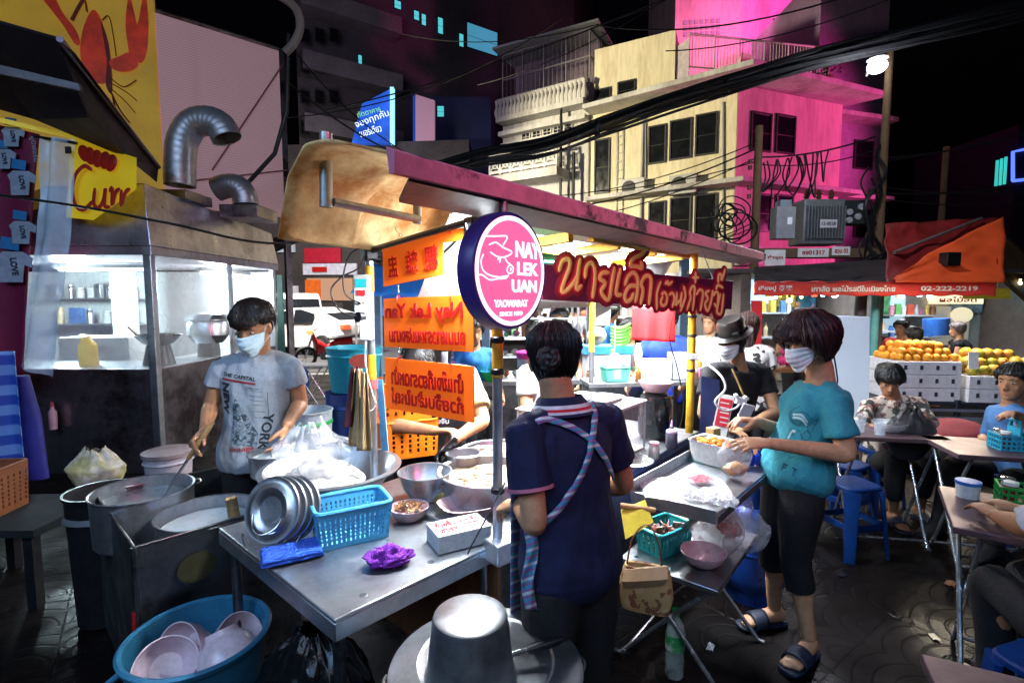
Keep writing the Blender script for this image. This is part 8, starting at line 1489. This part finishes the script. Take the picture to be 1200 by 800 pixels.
MB().loft([(V((-.55,0,.62)),V((0,.10,0)),V((0,0,.12))),(V((-.2,0,.60)),V((0,.12,0)),V((0,0,.15))),(V((.1,0,.45)),V((0,.08,0)),V((0,0,.12))),(V((.35,0,.55)),V((0,.17,0)),V((0,0,.2))),(V((.45,0,.85)),V((0,.12,0)),V((0,0,.12)))],20).build('fairing',rb,mbk,world=False);MB().loft([(V((-.75,0,.78)),V((0,.09,0)),V((0,0,.04))),(V((-.3,0,.76)),V((0,.13,0)),V((0,0,.05))),(V((.05,0,.72)),V((0,.10,0)),V((0,0,.04)))],16).build('saddle',black_m,mbk,world=False);MB().tube([(.4,-.3,1.0),(.42,0,.95),(.4,.3,1.0)],.014,8).build('handlebar',black_m,mbk,world=False);MB().tube([(.42,0,.9),(.62,0,.285)],.025,8).build('fork',chrome,mbk,world=False);MB().ball((.5,0,.92),(.09,.1,.09),14,10).build('headlight',lamp_m('orange lit headlamp',(1.,.55,.2),1.2),mbk,world=False);MB().box((.1,0,.3),(.3,.2,.22)).build('engine',mat('engine metal',(.2,.2,.2),.4,.8),mbk,world=False,bevel=.03)
mbk.location=(-4.7,13.2,-.12);mbk.rotation_euler=(0,0,R(215))
xs=T('shop_row','dark shop row with a red fascia and pale sign across the road','shop',(-10,26,0))
block(xs,'wall',[(-20,26.2,0),(-2,24.5,0),(-2,27,0),(-20,28,0)],-.12,9,mat('dim shop wall',(.07,.06,.06),.8,0,.4,.5));XA,XB=(-20,26.15),(-2,24.45)
def facade(nm,x0,x1,y0,y1,m,out=.1):a,b=on(x0,350,XA,XB),on(x1,350,XA,XB);n=V((-.09,-1,0))*out;z0,z1=on((x0+x1)/2,y1,XA,XB).z,on((x0+x1)/2,y0,XA,XB).z;return MB().box(((a+b)/2+n).xy.to_3d()+UP*(z0+z1)/2,((b-a).length,.12,z1-z0),rz=-.094).build(nm,m,xs,smooth=0)
facade('red_fascia',360,402,291,308,mat('red fascia',(.40,.01,.03),.5,emit=.25));facade('pale_sign',358,420,309,322,mat('pale sign',(.5,.5,.58),.5,emit=.35));facade('lit_front',362,415,326,352,lamp_m('warm dim front',(.42,.25,.16),.4));facade('orange_shutter',361,378,328,352,mat('orange shutter',(.65,.12,.01),.6,emit=.3),.2);facade('blue_front',440,475,318,370,lamp_m('blue front',(.03,.14,.5),.6));facade('blue_front',425,436,330,362,lamp_m('blue front',(0,0,0),1));facade('shade_gap',404,430,352,364,mat('dark gap',(.02,.02,.02),.8),.2);facade('sign_letters',370,386,313,319,redtx,.22);facade('notice',341,352,335,343,mat('pale notice',(.5,.5,.55),.6,emit=.3),.2)
facade('pale_soffit',326,350,285,296,mat('pale soffit',(.4,.45,.5),.6,emit=.3),.2);facade('lit_front',478,560,330,352,mat('dim rust front',(.25,.10,.06),.7,emit=.25),.1)
tag(MB().grid(lambda u,v:V((-7.2+2.3*u,22.8+.8*v,1.95+.35*v-.1*(2*u-1)**2)),12,5).build('blue_parasol',mat('blue parasol cloth',(.03,.22,.5),.7,emit=.1),solid=.01),'flat blue parasol in front of the shops across the road','parasol')
q=V((-1.72,4.72,0));bucket('white_drum','tall white plastic drum with a green rim behind the man in grey',V((-1.85,4.6,.0)),.2,.62,mat('milky drum',(.60,.66,.70),.45),mat('green rim',(.03,.4,.08),.4),fill=mat('brown contents',(.25,.15,.08),.6))
bt1=bucket('blue_barrel','dark blue barrel carrying a teal tub beside the left pole',V((-1.55,5.0,.0)),.28,.72,mat('dark blue barrel',(.01,.04,.22),.4));bucket('teal_tub','big teal plastic tub with a watermelon slice on the dark blue barrel',V((-1.55,5.0,.735)),.26,.42,mat('teal tub',(.02,.32,.42),.4,0,.12,5))
tag(MB().lathe([(0,-.015),(.11,-.015),(.115,0),(.11,.015),(0,.015)],P(424,398+25,4.55),26,M=MX.Rotation(R(80),3,'X')@MX.Diagonal((1,.55,1))).build('watermelon_slice',mat('watermelon flesh',(.75,.10,.05),.5,0,.2,10,emit=.1)),'slice of red watermelon in front of the teal tub','watermelon')
ft=T('small_table','small folding table with thin crossed legs in the street behind the man','table',(-3.0,7.6,0));MB().box((-2.95,7.5,.66),(.5,.4,.02)).build('table_top',mat('grey table top',(.3,.3,.32),.5),ft);[MB().tube([(-2.95+dx,7.32+.36*k,.65),(-2.95-dx,7.32+.36*k,0)],.01,6).build('leg',chrome,ft)for dx in(-.2,.2)for k in(0,1)]
stl=dup(p0,(-3.95,9.4,0),.3,'lone light blue stool on the pavement near the parked cars')
for i in range(2):
 nm=('upper','lower')[i];basket('orange_basket',nm+' bright orange slotted crate behind the cook at the left pole','crate',V((-.62+.03*i,2.78,.78+.0*i+(.0 if i else .205))),R(25),.3,.22,.2,mat('bright orange crate',(.90,.20,.01),.4,emit=.05),7,5,1.04)
tag(MB().slab([P(327,470,7.0),P(337,470,7.0),P(331,322,7.05),P(325,322,7.05)],.02).build('green_post',mat('dark green canvas',(.01,.05,.04),.7),smooth=0),'dark green folded canvas leaning at the rear corner of the booth','canvas')
#  utility poles, transformer, cables
conc_p=mat('concrete pole',(.20,.12,.06),.8,0,.2,3,.3,30)
def pole(label,px,Y,top,r=.11,name='utility_pole'):
 q=P(px,350,Y);t=T(name,label,'pole',(q.x,q.y,0));MB().cyl((q.x,q.y,0),(q.x,q.y,P(px,top,Y).z),r,r*.75,18).build('shaft',conc_p,t);return t,q
p1_,q1=pole('concrete utility pole in front of the magenta corner building',882,9.3,148,.085)
for z in(4.0,3.9,3.55,3.4):MB().cyl((q1.x-.16,q1.y-.05,z),(q1.x-.16,q1.y-.05,z+.07),.035,n=10).build('insulator',mat('brown insulator',(.12,.05,.03),.3),p1_)
p2_,q2=pole('tall utility pole carrying the lit white street lamp',1026,9.3,62,.078)
lm=T('street_lamp','glowing white street lamp head at the top of the tall pole','street lamp',P(1028,80,9.1));q=P(1028,76,9.05);MB().ball(q-UP*.03,(.15,.15,.11),20,14).build('globe',lamp_m('street lamp glow',(.93,.93,1.),14.),lm);MB().lathe([(0,.14),(.06,.14),(.15,.1),(.16,.085),(0,.09)],q,20).build('shade',greyp,lm);MB().tube([q+UP*.08,q+V((-.02,.12,.12)),q+V((-.03,.22,-.1))],.02,8).build('arm',greyp,lm)
pl3,q3=pole('thin dark pole far right against the night sky',1097,12,172,.08)
tr=T('transformer','grey finned transformer on the platform between the two poles','transformer',P(956,292,9.3));gt=mat('transformer grey',(.26,.27,.28),.5,.3,.2,5,.1);c=P(956,262,9.4)
MB().box(c,(.72,.5,.78)).build('tank',gt,tr,bevel=.02)
for i in range(13):MB().box(c+V((-.32+.053*i,-.29,-.02)),(.018,.09,.56)).build('fin',gt,tr,smooth=0)
MB().box(c+V((.02,-.345,-.05)),(.3,.012,.14)).build('plate',mat('white card',(.8,.8,.8)),tr);text('15-0028','lettering',ink_b,frame(c+V((.02,-.354,-.05)),(1,0,0),UP),W=.24,H=.06,parent=tr,bold=.02)
for i in range(3):MB().lathe([(0,0),(.05,0),(.03,.05),(.05,.06),(.03,.11),(.05,.12),(.02,.2),(0,.2)],c+V((-.22+.22*i,-.05,.39)),12).build('bushing',mat('brown insulator',(.1,.05,.03)),tr)
mb=T('meter_box','pale grey control box left of the transformer','box',P(916,285,9.3));c=P(917,262,9.3);MB().box(c,(.34,.25,.56)).build('case',mat('pale grey case',(.42,.43,.46),.45),mb,bevel=.015);MB().box(c+V((0,0,.34)),(.2,.2,.12)).build('head',mat('pale blue grey',(.35,.42,.5),.45),mb,bevel=.01);MB().box(c+V((.06,-.13,.03)),(.08,.012,.12)).build('label_plate',lamp_m('pale plate',(.6,.6,.7),.5),mb)
mb=T('meter_box','dark meter box with round dials right of the transformer','box',P(996,255,9.3));c=P(996,250,9.3);MB().box(c,(.42,.25,.42)).build('case',mat('dark case',(.035,.04,.045),.4),mb,bevel=.015);[MB().cyl(c+V((dx,-.12,dz)),c+V((dx,-.16,dz)),.055,n=16).build('dial',mat('pale dial',(.5,.5,.52),.3),mb)for dx,dz in((-.1,.0),(.05,-.08),(-.1,-.14),(.1,.09))]
pf=T('pole_platform','wooden platform with white plates spanning the two poles','platform',P(955,300,9.2));MB().box(P(954,297,9.25),(2.3,.3,.16)).build('beam',mat('brown beam',(.17,.11,.06),.7,0,.2,4),pf)
for(x0,x1,y0,y1,tx)in((935,971,291,301,'ขจ0131Т'.replace('Т','7')),(975,996,289,299,'สวน 02'),(896,920,293,311,'ชำรุด')):a,b=P(x0,(y0+y1)/2,9.08),P(x1,(y0+y1)/2,9.08);MB().box((a+b)/2,((b-a).length,.015,(y1-y0)*9.08/600)).build('plate',mat('white enamel plate',(.7,.68,.68),.5,emit=.12),pf,smooth=0);text(tx,'lettering',redtx,frame((a+b)/2+V((0,-.012,0)),(1,0,0),UP),W=(b-a).length*.75,H=.075,parent=pf,bold=.03)
def run(name,label,pts,r,n=14,grp=None,cat='cable'):
 return tag(MB().tube(cr(pts,n),r,6).build(name,cable_m),label,cat,grp)
rn=random.Random(77)
base=[(285,306,9.2),(380,262,8.6),(470,214,8.2),(560,186,8.),(640,172,7.6),(720,143,7.4),(800,116,7.2),(880,93,7.),(960,70,6.9),(1040,50,6.8),(1120,31,6.7),(1240,2,6.6)]
for i in range(17):
 o1,o2=rn.uniform(-11,11),rn.uniform(-.25,.25);amp=rn.uniform(2,5);ph_=rn.uniform(0,6)
 run('overhead_cable','black cable in the thick bundle crossing above the stall roof',[P(px,py+o1*min(1,.45+px/2200)+amp*sin(px*.011+ph_),Y+o2)for px,py,Y in base],rn.choice((.012,.018,.025,.034)),6,'bundled overhead cables')
for i,k in enumerate((700,850,995)):q=P(k,150-(k-700)*.31,7.2 if k<800 else 6.95);tag(MB().lathe([(.10,-.03),(.112,0),(.10,.03)],q,16,M=MX.Rotation(R(90),3,'Y')@MX.Diagonal((1,1,1)),cap=False).build('cable_tie',cable_m),'tie wrapped round the thick overhead bundle','tie','ties on the overhead bundle')
for i,(x0,y0,Y0,x1,y1,Y1,sag)in enumerate(((330,90,9,560,210,9,.3),(345,60,10,520,200,9,.3),(560,100,14,780,0,11,.2),(380,130,12,800,-10,11,.2),(470,40,14,760,10,11,.4),(300,140,9,660,20,12,.5),(700,30,12,1010,-10,9,.3),(780,60,10,1060,-8,9,.2),(640,230,12,884,168,9.3,.2),(640,246,12,884,175,9.3,.2),(640,262,12,884,186,9.3,.2),(690,225,12,884,190,9.3,.1),(884,184,9.3,1026,160,9.3,.1),(884,192,9.3,1026,176,9.3,.12),(1026,190,9.3,1240,140,9,.1),(1026,186,9.3,1240,146,9,.1),(1026,218,9.3,1240,222,9,.1),(1026,232,9.3,1240,236,9,.1),(1026,226,9.3,1240,210,9,.1),(884,260,9.3,690,300,8,.2),(884,266,9.3,650,310,8,.2))):
 tag(MB().tube(bezt(P(x0,y0,Y0),P(x1,y1,Y1),sag,14),.011 if i%3 else .016,5).build('street_wire',cable_m),'thin street wire strung between poles and buildings','wire','thin overhead street wires')
tag(MB().tube(cr([P(-20,226,3.2),P(100,243,3.2),P(200,262,3.2),P(330,285,3.6),P(430,262,5.)],8),.009,6).build('drop_wire',cable_m),'single black wire sagging in front of the booth hood','wire')
tag(MB().tube(cr([P(334,62,6.6),P(345,50,6.6),P(352,30,6.6),P(345,8,6.6),P(322,-8,6.6)],8),.05,8).build('thick_hose',mat('pale brown hose',(.30,.22,.18),.6)),'thick pale hose curving at the top left beside the pink wall','hose')
rn=random.Random(5)
for k in range(9):
 c,rr_,a2=P(858+rn.uniform(-10,12),258+rn.uniform(-16,14),9.2+rn.uniform(-.1,.05)),rn.uniform(.12,.3),rn.uniform(0,3);tag(MB().tube([c+V((rr_*cos(a),.05*sin(2*a+a2),rr_*sin(a)*.9+.04*cos(2*a+a2)))for a in[j*2*pi/24 for j in range(24)]],rn.uniform(.010,.018),6,closed=True).build('cable_coil',cable_m),'coiled spare cable hanging on the left utility pole','cable coil','cable coils on the left pole')
rn=random.Random(78)
for i in range(9):
 x=893+i*9+rn.uniform(-3,3)if i<5 else 935+(i-5)*9;y0,dz=190-i*1.5,rn.uniform(.5,.85);a,b=P(x,y0,9.25),P(x+rn.uniform(4,16),y0-2,9.25);tag(MB().tube(cr([a,a+V((rn.uniform(-.1,.1),0,-dz*.5)),(a+b)/2+V((rn.uniform(-.2,.1),0,-dz)),b+V((rn.uniform(-.05,.1),0,-dz*.45)),b],6),.014,5).build('drop_loop',cable_m),'drooping cable loop between the two utility poles','cable','drooping cable loops')
for i in range(10):a=P(1026+rn.uniform(-8,8),170+i*13,9.15);tag(MB().tube(cr([a,a+V((rn.uniform(-.2,.2),-.05,-.3)),a+V((rn.uniform(-.2,.2),-.08,-.8)),a+V((rn.uniform(-.1,.1),0,-1.2))],5),rn.uniform(.015,.035),5).build('pole_cable',cable_m),'black cable running down the lamp pole','cable','cables on the lamp pole')
for i in range(12):a=P(900+rn.uniform(-20,10),318+rn.uniform(-6,14),8.3+rn.uniform(-.5,.4));b=P(1035+rn.uniform(-10,20),300+rn.uniform(-14,22),8.3);tag(MB().tube(bezt(a,b,rn.uniform(.05,.35),12),rn.uniform(.012,.03),5).build('sagging_cable',cable_m),'black cable sagging over the dark part of the awning','cable','cables sagging over the awning')
_L0=LIGHTS
def LIGHTS():
 _L0();LIGHTS2()
 light('booth lamp','POINT',(-4.9,5.7,1.78),150,(.72,.95,1),.12);light('booth lamp','POINT',(-3.55,6.3,1.8),80,(.95,.98,1),.12)
 light('street lamp light','POINT',P(1020,110,6.6),120,(.85,.88,1),.12)
 light('road lamp','AREA',(-5.5,13.5,5.5),2200,(1,.93,.85),1.5,to=(-6.3,16.5,.3))
#  light, sky, camera
w=bpy.data.worlds.new('World');sc.world=w;w.use_nodes=True;nt=w.node_tree
bg=nt.nodes['Background'];sk=nt.nodes.new('ShaderNodeTexSky');sk.sky_type='NISHITA';sk.sun_disc=False;sk.sun_elevation=R(-4);sk.sun_rotation=R(200)
hs=nt.nodes.new('ShaderNodeMixRGB');hs.blend_type='MULTIPLY';hs.inputs[0].default_value=1;hs.inputs[2].default_value=(.8,.75,1.2,1)
nt.links.new(sk.outputs[0],hs.inputs[1]);nt.links.new(hs.outputs[0],bg.inputs['Color']);bg.inputs['Strength'].default_value=.05
def light(name,kind,loc,power,col=(1,1,1),size=.3,size_y=None,to=None,spot=60,blend=.4,rot=None):
 l=bpy.data.lights.new(name,kind);l.energy=power;l.color=col
 if kind=='AREA':
  l.size=size
  if size_y:l.shape='RECTANGLE';l.size_y=size_y
 else:l.shadow_soft_size=size
 if kind=='SPOT':l.spot_size=R(spot);l.spot_blend=blend
 o=bpy.data.objects.new(name,l);COL.objects.link(o);o.location=loc
 if to is not None:o.rotation_euler=(V(to)-V(loc)).to_track_quat('-Z','Y').to_euler()
 if rot:o.rotation_euler=rot
 return o
LIGHTS()
cam=bpy.data.cameras.new('camera');co=bpy.data.objects.new('camera',cam);COL.objects.link(co);sc.camera=co
cam.sensor_width=36;cam.lens=36*F/1200;cam.clip_end=1000;cam.clip_start=.02
co.location=(0,0,CH);co.rotation_euler=(R(90)-TH,0,0)
cam.dof.use_dof=False
sc.view_settings.view_transform='Standard';sc.view_settings.look='None';sc.view_settings.exposure=0
sc.render.engine='CYCLES';sc.cycles.use_denoising=True;sc.cycles.max_bounces=8;sc.cycles.transparent_max_bounces=24;sc.cycles.sample_clamp_indirect=4;sc.cycles.caustics_reflective=False;sc.cycles.caustics_refractive=False
